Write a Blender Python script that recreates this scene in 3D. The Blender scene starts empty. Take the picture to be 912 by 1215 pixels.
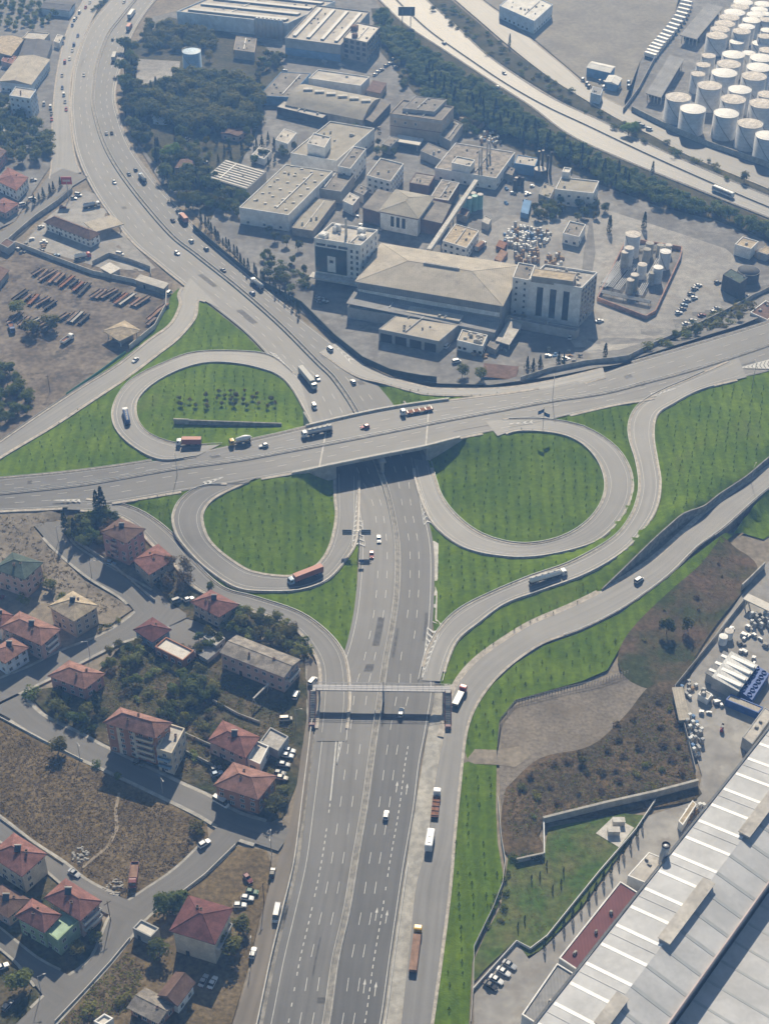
import bpy, bmesh, math, random
import numpy as np
from mathutils import Vector, Matrix, geometry
R = math.radians
rnd = random.Random(7)
HAZE = 0.0003
S = bpy.context.scene
COL = S.collection

# ---------------------------------------------------------------- camera, sky, sun, exposure
PITCH, HCAM, FPX, CX, CY = R(37.8), 372.0, 1734.0, 456.0, 607.5
cam_d = bpy.data.cameras.new('camera')
cam = bpy.data.objects.new('camera', cam_d); COL.objects.link(cam)
cam.location = (0, 0, HCAM)
cam.rotation_euler = (math.pi/2 - PITCH, 0, 0)
cam_d.sensor_fit = 'VERTICAL'; cam_d.sensor_height = 36.0
cam_d.lens = 36.0*FPX/1215.0
cam_d.clip_start = 1.0; cam_d.clip_end = 9000
S.camera = cam
SUN_EL, SUN_AZ = R(38), R(2)          # sun stands ahead of the camera, its azimuth measured from +Y towards +X
w = bpy.data.worlds.new('World'); S.world = w; w.use_nodes = True
nt = w.node_tree; bg = nt.nodes['Background']
sky = nt.nodes.new('ShaderNodeTexSky'); sky.sky_type = 'NISHITA'; sky.sun_disc = False
sky.sun_elevation = SUN_EL; sky.sun_rotation = SUN_AZ
nt.links.new(sky.outputs[0], bg.inputs[0]); bg.inputs[1].default_value = 0.052
sun_d = bpy.data.lights.new('sun', 'SUN'); sun_d.energy = 5.0; sun_d.angle = R(0.53); sun_d.color = (1, .955, .885)
sun = bpy.data.objects.new('sun', sun_d); COL.objects.link(sun); sun.location = (0, 600, 700)
sd = Vector((math.sin(SUN_AZ)*math.cos(SUN_EL), math.cos(SUN_AZ)*math.cos(SUN_EL), math.sin(SUN_EL)))
sun.rotation_euler = sd.to_track_quat('Z', 'Y').to_euler()
S.view_settings.view_transform = 'Standard'; S.view_settings.look = 'None'
S.view_settings.gamma = 1; S.view_settings.exposure = 0.24
S.render.engine = 'CYCLES'
S.cycles.use_denoising = True
S.cycles.max_bounces = 5; S.cycles.diffuse_bounces = 2; S.cycles.glossy_bounces = 2; S.cycles.transmission_bounces = 2; S.cycles.volume_bounces = 1; S.cycles.transparent_max_bounces = 6
S.cycles.use_adaptive_sampling = True; S.cycles.adaptive_threshold = 0.02

# ---------------------------------------------------------------- map reading: photograph pixel -> place on the ground plan
SP, CP = math.sin(PITCH), math.cos(PITCH)
def P(x, y, z=0.0):
    dx = (x-CX)/FPX; dy = (CY-y)/FPX
    d = Vector((dx, CP + dy*SP, -SP + dy*CP))
    t = (z-HCAM)/d.z
    return Vector((d.x*t, d.y*t, z))
def Q(p):                                  # place -> pixel, for planning only
    v = Vector(p) - Vector((0, 0, HCAM))
    dep = v.y*CP - v.z*SP
    return (CX + FPX*v.x/dep, CY - FPX*(v.y*SP + v.z*CP)/dep)
VW = dict(A=(0,0), B=(200,0), C=(400,0), D=(612,0), E=(0,250), F=(200,250), G=(400,200), H=(612,200), I=(0,520), J=(200,500), K=(400,450), L=(612,450),
          M=(0,720), N=(0,915), O=(200,750), Q=(200,915), R=(400,700), S=(400,915), T=(612,620), U=(612,915))
def V(view, *xy):                          # enlarged survey sheet -> photograph pixel
    ox, oy = VW[view]
    o = [(ox + xy[i]/3.04, oy + xy[i+1]/3.04) for i in range(0, len(xy), 2)]
    return o if len(o) > 1 else o[0]

# ---------------------------------------------------------------- materials
MATS = {}
def M(name, col, rough=.85, var=.18, scale=.25, spec=.3, metal=0.0, col2=None, mix=(.4, .62), fine=0.0, fscale=6.0, bump=0.0, bscale=3.0, bands=None, uv=False, coat=0.0):
    """Principled with two scales of noise; bands=(axis, period, strength) lays ribs or seams across."""
    if name in MATS: return MATS[name]
    m = bpy.data.materials.new(name); m.use_nodes = True; MATS[name] = m
    t = m.node_tree; N = t.nodes; L = t.links; b = N['Principled BSDF']
    b.inputs['Roughness'].default_value = rough; b.inputs['Specular IOR Level'].default_value = spec; b.inputs['Metallic'].default_value = metal
    if coat: b.inputs['Coat Weight'].default_value = coat
    tc = N.new('ShaderNodeTexCoord'); co = tc.outputs['UV' if uv else 'Object']
    n1 = N.new('ShaderNodeTexNoise'); n1.inputs['Scale'].default_value = scale; n1.inputs['Detail'].default_value = 5; n1.inputs['Roughness'].default_value = .6
    L.new(co, n1.inputs['Vector'])
    rp = N.new('ShaderNodeValToRGB'); rp.color_ramp.elements[0].position = mix[0]; rp.color_ramp.elements[1].position = mix[1]
    c2 = col2 or tuple(min(1, c*(1+var)) for c in col); c1 = col if col2 else tuple(c*(1-var) for c in col)
    rp.color_ramp.elements[0].color = (*c1, 1); rp.color_ramp.elements[1].color = (*c2, 1)
    L.new(n1.outputs['Fac'], rp.inputs[0]); out = rp.outputs[0]
    def mul(out, fac_out, lo, hi):
        mr = N.new('ShaderNodeMapRange'); mr.inputs[1].default_value = .3; mr.inputs[2].default_value = .7; mr.inputs[3].default_value = lo; mr.inputs[4].default_value = hi
        L.new(fac_out, mr.inputs[0])
        mx = N.new('ShaderNodeMix'); mx.data_type = 'RGBA'; mx.blend_type = 'MULTIPLY'; mx.inputs[0].default_value = 1
        L.new(out, mx.inputs[6]); L.new(mr.outputs[0], mx.inputs[7]); return mx.outputs[2]
    if fine:
        n2 = N.new('ShaderNodeTexNoise'); n2.inputs['Scale'].default_value = fscale; n2.inputs['Detail'].default_value = 3
        L.new(co, n2.inputs['Vector']); out = mul(out, n2.outputs['Fac'], 1-fine, 1+fine)
    if bands:
        wv = N.new('ShaderNodeTexWave'); wv.bands_direction = bands[0]; wv.inputs['Scale'].default_value = math.pi/10/bands[1]*2 if False else 0.314/bands[1]
        wv.inputs['Distortion'].default_value = bands[3] if len(bands) > 3 else 0; wv.inputs['Detail'].default_value = 2; wv.inputs['Detail Scale'].default_value = .3
        L.new(co, wv.inputs['Vector']); out = mul(out, wv.outputs['Fac'], 1-bands[2], 1+bands[2])
    L.new(out, b.inputs['Base Color'])
    if bump:
        n3 = N.new('ShaderNodeTexNoise'); n3.inputs['Scale'].default_value = bscale; n3.inputs['Detail'].default_value = 4; L.new(co, n3.inputs['Vector'])
        bp = N.new('ShaderNodeBump'); bp.inputs['Strength'].default_value = bump; bp.inputs['Distance'].default_value = .3
        L.new(n3.outputs['Fac'], bp.inputs['Height']); L.new(bp.outputs[0], b.inputs['Normal'])
    return m

def asphalt(name, dark, light, rough=.62, spec=.5):
    """road surface: u = metres across, v = metres along; wheel paths run along it, patches and stains are noise"""
    m = bpy.data.materials.new(name); m.use_nodes = True; MATS[name] = m
    t = m.node_tree; N = t.nodes; L = t.links; b = N['Principled BSDF']
    b.inputs['Roughness'].default_value = rough; b.inputs['Specular IOR Level'].default_value = spec
    tc = N.new('ShaderNodeTexCoord')
    mp = N.new('ShaderNodeMapping'); mp.inputs['Scale'].default_value = (.55, .012, 1); L.new(tc.outputs['UV'], mp.inputs[0])
    n1 = N.new('ShaderNodeTexNoise'); n1.inputs['Scale'].default_value = 1; n1.inputs['Detail'].default_value = 4; L.new(mp.outputs[0], n1.inputs['Vector'])
    n2 = N.new('ShaderNodeTexNoise'); n2.inputs['Scale'].default_value = .06; n2.inputs['Detail'].default_value = 6; n2.inputs['Roughness'].default_value = .65; L.new(tc.outputs['Object'], n2.inputs['Vector'])
    n3 = N.new('ShaderNodeTexNoise'); n3.inputs['Scale'].default_value = 2.2; n3.inputs['Detail'].default_value = 3; L.new(tc.outputs['Object'], n3.inputs['Vector'])
    a1 = N.new('ShaderNodeMath'); a1.operation = 'MULTIPLY_ADD'; L.new(n1.outputs['Fac'], a1.inputs[0]); a1.inputs[1].default_value = .6
    a2 = N.new('ShaderNodeMath'); a2.operation = 'MULTIPLY_ADD'; L.new(n2.outputs['Fac'], a2.inputs[0]); a2.inputs[1].default_value = .45
    a3 = N.new('ShaderNodeMath'); a3.operation = 'MULTIPLY'; L.new(n3.outputs['Fac'], a3.inputs[0]); a3.inputs[1].default_value = .14
    L.new(a3.outputs[0], a2.inputs[2]); L.new(a2.outputs[0], a1.inputs[2])
    rp = N.new('ShaderNodeValToRGB'); rp.color_ramp.elements[0].position = .42; rp.color_ramp.elements[1].position = .8
    rp.color_ramp.elements[0].color = (*dark, 1); rp.color_ramp.elements[1].color = (*light, 1)
    L.new(a1.outputs[0], rp.inputs[0]); L.new(rp.outputs[0], b.inputs['Base Color'])
    return m

m_asph_new = asphalt('asphalt_dark', (.044,.046,.048), (.090,.091,.093), .62, .36)
m_asph = asphalt('asphalt_grey', (.058,.059,.060), (.126,.126,.126), .6, .38)
m_lane = asphalt('lane_dirt', (.15,.135,.115), (.235,.21,.18), .85, .2)
m_asph_pale = asphalt('asphalt_pale', (.086,.087,.088), (.17,.170,.168), .58, .40)
m_asph_ne = asphalt('asphalt_glossy_grey', (.095,.098,.10), (.16,.162,.164), .55, .42)
m_street = asphalt('street_asphalt', (.12,.117,.112), (.18,.174,.165), .75, .35)
m_paint = M('road_paint', (.50,.50,.48), .7, .12, .8)
m_conc = M('concrete', (.36,.345,.31), .88, .18, .35, fine=.1, fscale=3)
m_conc_lt = M('concrete_light', (.50,.48,.44), .85, .14, .5, fine=.08)
m_conc_dk = M('concrete_stained_shaded', (.25,.24,.22), .9, .25, .5, fine=.1)  # stained concrete; also serves as painted shade on the culvert wall
m_kerb = M('kerb_concrete', (.40,.365,.315), .9, .2, .5, fine=.12, fscale=2)
m_steel = M('galvanised_steel', (.42,.43,.44), .5, .1, 1, spec=.5, metal=.3)
m_steel_dk = M('dark_steel', (.09,.095,.10), .5, .2, 1, spec=.5, metal=.2)
m_grass = M('mown_grass', (.072,.122,.006), .95, .3, .05, spec=.05, col2=(.115,.172,.012), mix=(.36, .66), fine=.2, fscale=.5, bump=.6, bscale=1.6, bands=('X', 5.0, .09, 3.0))
def tint(m, c, scale, lo, hi, amt):
    t = m.node_tree; b = t.nodes['Principled BSDF']; src = b.inputs['Base Color'].links[0].from_socket; n = t.nodes.new('ShaderNodeTexNoise'); n.inputs['Scale'].default_value = scale; n.inputs['Detail'].default_value = 6; n.inputs['Roughness'].default_value = .7
    tc = t.nodes.new('ShaderNodeTexCoord'); t.links.new(tc.outputs['Object'], n.inputs['Vector']); mr = t.nodes.new('ShaderNodeMapRange'); mr.inputs[1].default_value = lo; mr.inputs[2].default_value = hi; mr.inputs[4].default_value = amt; t.links.new(n.outputs['Fac'], mr.inputs[0])
    mx = t.nodes.new('ShaderNodeMix'); mx.data_type = 'RGBA'; t.links.new(mr.outputs[0], mx.inputs[0]); t.links.new(src, mx.inputs[6]); mx.inputs[7].default_value = (*c, 1); t.links.new(mx.outputs[2], b.inputs['Base Color'])
tint(m_grass, (.15,.15,.045), .035, .58, .75, .45); tint(m_grass, (.048,.085,.010), .021, .54, .72, .5)
m_grass_dry = M('dry_weed_grass', (.105,.080,.043), .97, .3, .09, spec=.1, col2=(.175,.135,.078), mix=(.35, .68), fine=.38, fscale=.7, bump=.8, bscale=.8)
m_scrub = M('brown_scrub_ground', (.058,.05,.026), .97, .3, .06, spec=.1, col2=(.135,.095,.055), mix=(.35, .68), fine=.45, fscale=.6, bump=1, bscale=.8)
m_slope = M('slope_growth', (.048,.058,.022), .97, .3, .05, spec=.1, col2=(.115,.080,.052), mix=(.40, .60), fine=.3, fscale=.5, bump=.8, bscale=.8)
m_lawn_mix = M('patchy_lawn', (.062,.108,.020), .97, .3, .09, spec=.1, col2=(.125,.128,.048), mix=(.38, .66), fine=.32, fscale=.5, bump=.5, bscale=1.2)
m_dirt = M('bare_dirt', (.185,.16,.125), .96, .3, .06, spec=.15, col2=(.27,.235,.185), mix=(.36, .66), fine=.22, fscale=.5, bump=.4, bscale=1)
m_dirt_dk = M('oily_dirt', (.125,.104,.083), .95, .3, .05, spec=.15, col2=(.205,.175,.14), mix=(.38, .62), fine=.25, fscale=.4, bump=.4, bscale=1)
m_gravel = M('gravel', (.165,.145,.12), .95, .3, .07, spec=.1, col2=(.235,.205,.165), mix=(.36, .66), fine=.25, fscale=.8, bump=.5, bscale=1.4)
m_yard = M('yard_concrete', (.142,.14,.136), .9, .3, .035, spec=.2, col2=(.238,.233,.224), mix=(.36, .66), fine=.2, fscale=.25)
m_yard_lt = M('pale_yard', (.24,.232,.22), .9, .3, .03, spec=.2, col2=(.345,.333,.31), mix=(.36, .66), fine=.16, fscale=.25)
m_garden = M('garden_undergrowth', (.040,.046,.018), .97, .3, .11, spec=.1, col2=(.115,.092,.055), mix=(.38, .64), fine=.45, fscale=.6, bump=1, bscale=.8)
m_path = M('trodden_path', (.27,.225,.165), .95, .2, .4, fine=.15, fscale=2)
m_wood_floor = M('woodland_floor', (.045,.048,.025), .97, .3, .07, spec=.1, col2=(.095,.085,.05), mix=(.36, .66), fine=.35, fscale=.5)

tint(m_yard, (.13,.12,.11), .09, .52, .6, .6); tint(m_yard, (.31,.30,.28), .05, .6, .64, .5); tint(m_yard_lt, (.22,.20,.175), .11, .53, .6, .55); tint(m_dirt_dk, (.055,.05,.045), .08, .54, .62, .7); tint(m_gravel, (.15,.12,.085), .05, .52, .66, .7)
# ---------------------------------------------------------------- object bookkeeping
def link(o, parent=None):
    COL.objects.link(o)
    if parent is not None: o.parent = parent
    return o
def tag(o, label=None, cat=None, group=None, kind=None):
    if label: o['label'] = label
    if cat: o['category'] = cat
    if group: o['group'] = group
    if kind: o['kind'] = kind
    return o
def empty(name, loc=(0,0,0), rz=0.0):
    o = bpy.data.objects.new(name, None); o.location = loc; o.rotation_euler = (0, 0, rz); o.empty_display_size = .5
    return link(o)
def copy_tree(o, parent=None):
    c = o.copy(); COL.objects.link(c)
    if parent is not None: c.parent = parent
    for ch in list(o.children): copy_tree(ch, c)
    return c

class MB:
    """collects faces, then links them as ONE mesh object"""
    def __init__(s): s.v = []; s.f = []; s.m = []
    def add(s, vs, fs, mi=0):
        o = len(s.v); s.v += [tuple(v) for v in vs]; s.f += [tuple(i+o for i in f) for f in fs]; s.m += [mi]*len(fs)
    def box(s, x0, x1, y0, y1, z0, z1, mi=0, M4=None, taper=0.0):
        vs = [Vector(v) for v in ((x0,y0,z0),(x1,y0,z0),(x1,y1,z0),(x0,y1,z0))]
        tx = taper*(x1-x0)/2; ty = taper*(y1-y0)/2
        vs += [Vector(v) for v in ((x0+tx,y0+ty,z1),(x1-tx,y0+ty,z1),(x1-tx,y1-ty,z1),(x0+tx,y1-ty,z1))]
        if M4 is not None: vs = [M4 @ v for v in vs]
        s.add(vs, [(3,2,1,0),(4,5,6,7),(0,1,5,4),(1,2,6,5),(2,3,7,6),(3,0,4,7)], mi)
    def prism(s, poly, z0, z1, mi=0, mi_top=None):
        n = len(poly); b = [(p[0],p[1],z0) for p in poly]; t = [(p[0],p[1],z1) for p in poly]
        s.add(b+t, [tuple(range(n-1,-1,-1))] + [(i,(i+1)%n,n+(i+1)%n,n+i) for i in range(n)], mi)
        s.add(t, [tuple(range(n))], mi if mi_top is None else mi_top)
    def tube(s, a, b, ra, rb=None, n=8, mi=0, caps=True):
        a = Vector(a); b = Vector(b); rb = ra if rb is None else rb
        d = (b-a).normalized(); u = d.orthogonal().normalized(); w = d.cross(u)
        vs = [p + (u*math.cos(k*2*math.pi/n) + w*math.sin(k*2*math.pi/n))*r for p, r in ((a,ra),(b,rb)) for k in range(n)]
        fs = [(k,(k+1)%n,n+(k+1)%n,n+k) for k in range(n)]
        if caps: fs += [tuple(range(n-1,-1,-1)), tuple(range(n,2*n))]
        s.add(vs, fs, mi)
    def lathe(s, prof, n=16, mi=0, c=(0,0,0), axis='z'):
        vs = []
        for r, z in prof:
            for k in range(n):
                a = k*2*math.pi/n
                v = (r*math.cos(a), r*math.sin(a), z) if axis == 'z' else (z, r*math.cos(a), r*math.sin(a))
                vs.append((v[0]+c[0], v[1]+c[1], v[2]+c[2]))
        fs = [(i*n+k, i*n+(k+1)%n, (i+1)*n+(k+1)%n, (i+1)*n+k) for i in range(len(prof)-1) for k in range(n)]
        fs += [tuple(range(n-1,-1,-1)), tuple((len(prof)-1)*n+k for k in range(n))]
        s.add(vs, fs, mi)
    def mesh(s, name, mats, smooth=False):
        me = bpy.data.meshes.new(name); me.from_pydata(s.v, [], s.f)
        for m in (mats if isinstance(mats, (list, tuple)) else [mats]): me.materials.append(m)
        me.polygons.foreach_set('material_index', s.m)
        if smooth: me.polygons.foreach_set('use_smooth', [True]*len(s.f))
        me.update(); return me
    def build(s, name, mats, parent=None, smooth=False, loc=None, rz=0.0):
        o = bpy.data.objects.new(name, s.mesh(name, mats, smooth))
        if loc is not None: o.location = loc; o.rotation_euler = (0,0,rz)
        return link(o, parent)

# ---------------------------------------------------------------- ribbons (roads)
def catmull(pts, step):
    pts = [np.array(p, float) for p in pts]
    pts = [2*pts[0]-pts[1]] + pts + [2*pts[-1]-pts[-2]]
    out = []
    for i in range(1, len(pts)-2):
        p0,p1,p2,p3 = pts[i-1:i+3]; n = max(2, int(np.linalg.norm((p2-p1)[:3])/step))
        for k in range(n):
            t = k/n
            out.append(.5*((2*p1)+(-p0+p2)*t+(2*p0-5*p1+4*p2-p3)*t*t+(-p0+3*p1-3*p2+p3)*t**3))
    out.append(pts[-2]); return np.array(out)
class Ribbon:
    """road given by rows (left edge pixel, right edge pixel, height)"""
    def __init__(s, rows, step=3.0):
        six = [list(P(*r[0], r[2])) + list(P(*r[1], r[2])) for r in rows]
        c = catmull(six, step); s.L = c[:, :3]; s.R = c[:, 3:]
        mid = (s.L+s.R)/2; s.s = np.concatenate([[0], np.cumsum(np.linalg.norm(np.diff(mid, axis=0), axis=1))])
        s.len = s.s[-1]; s.w = np.linalg.norm(s.L-s.R, axis=1)
    def at(s, u, d):
        i = float(np.interp(d, s.s, np.arange(len(s.s)))); k = min(int(i), len(s.s)-2); f = i-k
        l = s.L[k]*(1-f)+s.L[k+1]*f; r = s.R[k]*(1-f)+s.R[k+1]*f
        return Vector(l*(1-u)+r*u)
    def width(s, d): return float(np.interp(d, s.s, s.w))
    def dir(s, d, u=.5):
        v = s.at(u, min(d+2, s.len)) - s.at(u, max(d-2, 0)); return v.normalized()
    def near(s, p):                                             # along-distance and across-share of a ground point
        mid = (s.L+s.R)/2; k = int(np.argmin((mid[:,0]-p[0])**2+(mid[:,1]-p[1])**2))
        a = s.R[k]-s.L[k]; q = np.array(p)[:2]-s.L[k][:2]
        return s.s[k], float(q@a[:2]/(a[:2]@a[:2]))
    def build(s, name, mat, dz=.1, label=None, u0=0., u1=1., cross=2):
        n = len(s.L); vs = []; uv = []
        for k in range(n):
            for c in range(cross+1):
                u = u0+(u1-u0)*c/cross; p = s.L[k]*(1-u)+s.R[k]*u
                vs.append((p[0], p[1], p[2]+dz)); uv.append((u*s.w[k], s.s[k]))
        fs = []
        for k in range(n-1):
            for c in range(cross):
                a = k*(cross+1)+c; fs.append((a, a+1, a+cross+2, a+cross+1))
        me = bpy.data.meshes.new(name); me.from_pydata(vs, [], fs); me.materials.append(mat)
        l = me.uv_layers.new(name='uv')
        for lp in me.loops: l.data[lp.index].uv = uv[lp.vertex_index]
        # keep faces upward
        me.update()
        if sum(f.normal.z for f in me.polygons) < 0: me.flip_normals()
        o = link(bpy.data.objects.new(name, me)); o['kind'] = 'structure'
        if label: o['label'] = label
        return o
    def edge(s, side, off, d0=0, d1=None, step=3.0):            # polyline beside the road; off > 0 lies outside
        d1 = s.len if d1 is None else min(d1, s.len); n = max(2, int((d1-d0)/step)); out = []
        for k in range(n+1):
            d = d0+(d1-d0)*k/n; w_ = max(.5, s.width(d)); u = -off/w_ if side < 0 else 1+off/w_
            out.append(s.at(u, d))
        return out
def sweep(mb, line, prof, mi=0):
    """profile (sideways, up) pulled along a polyline"""
    n = len(line); m = len(prof); vs = []
    for i, p in enumerate(line):
        t = (line[min(i+1, n-1)]-line[max(i-1, 0)]); t.z = 0
        t = t.normalized() if t.length > 1e-6 else Vector((1,0,0)); nn = Vector((-t.y, t.x, 0))
        for a, b in prof: vs.append(p + nn*a + Vector((0,0,b)))
    fs = [(i*m+k, i*m+(k+1)%m, (i+1)*m+(k+1)%m, (i+1)*m+k) for i in range(n-1) for k in range(m)]
    fs += [tuple(range(m-1,-1,-1)), tuple((n-1)*m+k for k in range(m))]
    mb.add(vs, fs, mi)
def rect(w_, z0, z1): return [(-w_/2,z0),(w_/2,z0),(w_/2,z1),(-w_/2,z1)]
# ================================================================ ROADS
HW = [  # main motorway: left edge, median, right edge (photograph pixels), all on the lower level
 ((300,1262),(376,1262),(440,1262)),((312,1215),(387,1215),(453,1215)),((327,1142),(397.5,1142),(463.5,1142)),((341,1083),(411,1083),(472,1083)),((355,1023),(421,1023),(481,1023)),
 ((363,960),(432,960),(492,960)),((370,904),(440,904),(499,904)),((376,855),(447,855),(509,855)),((385,815),(453,815),(516,815)),
 ((405,782),(458,782),(510,782)),((417,740),(466,740),(513,740)),((423,697),(471,697),(515,697)),((426,647),(471,647),(514,647)),
 ((423,600),(463,600),(505,600)),((402,566),(453,566),(506,566)),((390,538),(442,538),(496,533)),((368,503),(424,492),(470,485)),
 ((352,463),(397,451),(436,444)),((331,437),(377,431),(409,419)),((292,395),(331,385),(350,374)),((238,352),(282,342),(303,337)),
 ((188,312),(233,303),(258,298)),((153,281),(200,276),(230,270)),((113,226),(151,217),(180,212)),((92,178),(125,174),(152,171)),((86,132),(112,132),(138,132)),
 ((87,106),(111,108),(135.5,109)),((91,76),(115,79),(142,82)),((103,40),(128,43),(154,46)),((118,17),(145,20),(167,22)),((135,-3),(161,0),(182,2)),((152,-24),(178,-20),(200,-16)),((175,-50),(200,-46),(222,-42))]
hwL = Ribbon([(a, b, 0) for a, b, c in HW]); hwR = Ribbon([(b, c, 0) for a, b, c in HW])
XR = [  # cross road on the embankment and over the bridge: north edge, median, south edge, height
 ((-40,572),(-40,590),(-40,610),2.6),((0,569),(0,586),(0,606),3),((98,559.5),(100,575),(105,600),4.4),((197,545),(205,557),(215,583),6),((266,530),(285,546),(300,569),7),((331,516),(345,535),(352,560),7.4),
 ((364,508),(378,529),(390,552),7.5),((424,494),(440,517),(455,539),7.5),((470,485),(490,507),(505,529),7.5),((518,478),(535,498),(545,519),7.5),((584,470),(600,486),(620,505),7.3),
 ((640,462),(655,476),(668,494),7),((700,448),(715,467),(728,480),6.8),((744,433),(762,455),(775,472),6.6),((809,414),(825,438),(835,456),6.3),((892,389),(905,412),(912,440),6),((960,366),(970,388),(980,412),5.8)]
xrN = Ribbon([(a, b, z) for a, b, c, z in XR]); xrS = Ribbon([(b, c, z) for a, b, c, z in XR])
nw_loop = Ribbon([((355,450),(375,512),0),((323,424),(341,454),0.1),((285.5,418),(305,436),.4),((233,419),(255,429.5),1.1),((197,431),(218,436.5),1.9),((158,451),(183,454),2.8),((138,477),(162,475),3.7),((136.5,503),(162,498),4.5),((154.6,526),(178,517),5.3),((191,545),(215,528.5),6),((235,541),(262,528),6.6)])
sw_loop = Ribbon([((290,574),(308,566),7),((243,577),(272,581),6.4),((217,592),(249,594),5.7),((207,613),(238,612),5),((211,634),(243,635),4.2),((223,651),(254,650),3.5),((246,674),(272,665),2.7),((282,697),(297,679.5),1.9),((318,701),(331,685),1.2),((357,699),(353,683.5),.6),((388,687),(378,671),.2),((411,661),(393,648),0),((422,640),(399.7,615),0),((424,600),(399,593),0),((424,560),(398,556),0)])
ne_loop = Ribbon([((590,518),(575,500),7.3),((612,511),(620,498),7.1),((643,511),(650,499),6.9),((674.5,517),(690,507),6.3),((697.5,530.6),(724,527),5.6),((714,552),(742,550),4.9),((720,578),(748.5,575),4.2),((710.7,604.6),(743,601),3.4),((687.7,627.6),(724,628),2.7),((655,642),(692,648),2),((614,647),(625,660.5),1.2),((574,637.5),(564.5,654),.5),((544.7,618),(531.6,637.5),.1),((525,594.7),(510,614.5),0),((515,572),(497,580),0),((508,548),(490,545),0)])
s_ramp = Ribbon([((875,425),(885,448),6.2),((820,450),(830,462),6.4),((785,465),(795,480),6.4),((760,481),(780,489),6.3),((748.5,499),(774,501),5.9),((748,520),(773,521),5.4),((756,547),(777,546),5.2),((760,572),(781,572),5.2),((758,591),(778,598),5.2),((749,615),(766.6,621),5.1),((727,641),(740,652),4.7),((678,669),(694,680),3.8),((630,686),(640,700),2.6),((581,706.6),(597,716),1.4),((546,725),(564.5,739.5),.5),((524,746),(541,759),.1),((508,775),(529,784),0),((500,808),(522,809),0)])
e_front = Ribbon([((960,523),(960,548),4.9),((912,556),(912,578),4.5),((845,603),(858,625),3.8),((814,631),(826,648),3.4),((772,668),(790,683),2.9),((722,699),(740,719),2.4),((678,721),(690,745),1.9),((632,741),(645,761),1.4),((597,762.5),(612,782),.9),((566,785.5),(586,805),.5),((545,810),(566,832),.2),((534,835),(555,856),.1),((527,870),(549,884),0),((515,935),(543,937),0),((508,996),(537,996),0),((494,1050),(533,1046),0),((487,1110),(525,1112),0),((476,1215),(511,1212),0),((470,1262),(503,1262),0)])
sw_front = Ribbon([((85,592),(80,605),4.1),((128,597),(120,607),4.4),((158,604),(142,612),4),((184,618.7),(163,625),3.4),((210.5,641.7),(183,647),2.8),((230,668),(206,667),2.3),((263,697.6),(232,697),1.7),((298.7,709),(280,718),1.2),((348,725),(325,733),.6),((377.6,743),(353,747),.2),((400,766),(370,768),0),((410,790),(381,792),0),((413,830),(381,830),0),((408,880),(376,880),0)])
nw_front = Ribbon([((226,330),(262,367),0),((214,349),(235,356),0),((215,363),(231,376),.1),((203,386),(211,401),.3),((177.6,405),(188,419),.5),((141,434),(150,448),.8),((98.7,460.5),(112,473),1.1),((49,493),(60,507),1.5),((0,526),(0,543),2),((-45,556),(-45,575),2.3)])
exit_ramp = Ribbon([((397,408),(380,418),0),((430,434),(420,445),.2),((463,449),(452,454),1),((500,459),(492,465),2.2),((518,462),(512,468.5),2.8),((584,462),(584,469.5),4.6),((630,457),(632,466),5.8),((670,449),(672,460),6.6),((715,438),(718,448),6.8)])
NEH = [((428,-20),(452,-20),(485,-22)),((451,0),(470,0),(505,0)),((482,29.6),(508,36),(538,29.6)),((531.6,62.5),(560,73),(575,64)),((581,95),(602,101),(620,96)),((630,126),(648,127),(660,120)),((678,161),(697,150),(710,143)),((743.6,191),(762,181),(775,175)),((826,224),(842,217),(855,210)),((912,258),(925,252),(935,243)),((985,286),(1000,280),(1010,270))]
neL = Ribbon([(a, b, 0) for a, b, c in NEH]); neR = Ribbon([(b, c, 0) for a, b, c in NEH])
ne_side = Ribbon([((520,-20),(548,-20),0),((541,0),(571,0),0),((570,25),(600,22),0),((605,55),(640,56),0),((650,90),(672,82),0),((694,118),(702,108),0),((735,142),(748,132),0),((778,163),(788,152),0),((820,186),(832,171),0),((912,224),(925,205),0),((980,255),(990,236),0)])
nw_serv = Ribbon([((108,-25),(140,-25),0),((100,0),(121,0),0),((82,33),(103,35),0),((70,80),(86,82),0),((64,131.6),(82,132),0),((62.5,190),(88,185),0),((60,212),(95,205),0)])
nw_lane = Ribbon([((75,200),(105,210),0),((56,212),(80,226),0),((38,238),(54,250),0),((18,264),(24,279),0),((-10,282),(-8,300),0),((-60,305),(-60,325),0)])
st_a = Ribbon([(V('I',120,310),V('I',225,298),2.2),(V('I',200,400),V('I',262,380),1.6),(V('I',320,500),V('I',400,468),1.0),(V('I',440,575),V('I',510,530),.4),(V('I',500,640),V('I',610,590),0)])
st_b = Ribbon([(V('I',545,560),V('I',690,640),0),(V('I',478,640),V('I',560,700),0),(V('I',370,710),V('I',440,735),0),(V('I',230,765),V('I',320,792),0),(V('I',100,830),V('I',180,865),0),(V('M',0,262),V('M',20,335),0),(V('M',-120,320),V('M',-110,400),0)])
st_c = Ribbon([(V('M',10,300),V('M',-30,370),0),(V('M',75,318),V('M',30,400),0),(V('M',150,392),V('M',110,450),0),(V('M',290,462),V('M',260,530),0),(V('M',400,520),V('M',380,585),0),(V('M',640,635),V('M',600,690),0),(V('M',760,690),V('M',730,755),0),(V('M',860,748),V('M',850,830),0),((312,975),(300,1000),0),((348,985),(330,1010),0)])
st_d = Ribbon([((262,975),(290,990),0),((250,990.7),(279.6,1002),0),((210.5,1030),(243,1037),0),((170,1058),(210.5,1062),0),((136,1082),(175,1087),0),((125,1102),(154.6,1112),0),((108.5,1139),(131.6,1142),0),((80,1160),(98.7,1178),0),((45,1190),(69,1211),0),((10,1225),(35,1245),0)])
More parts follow.
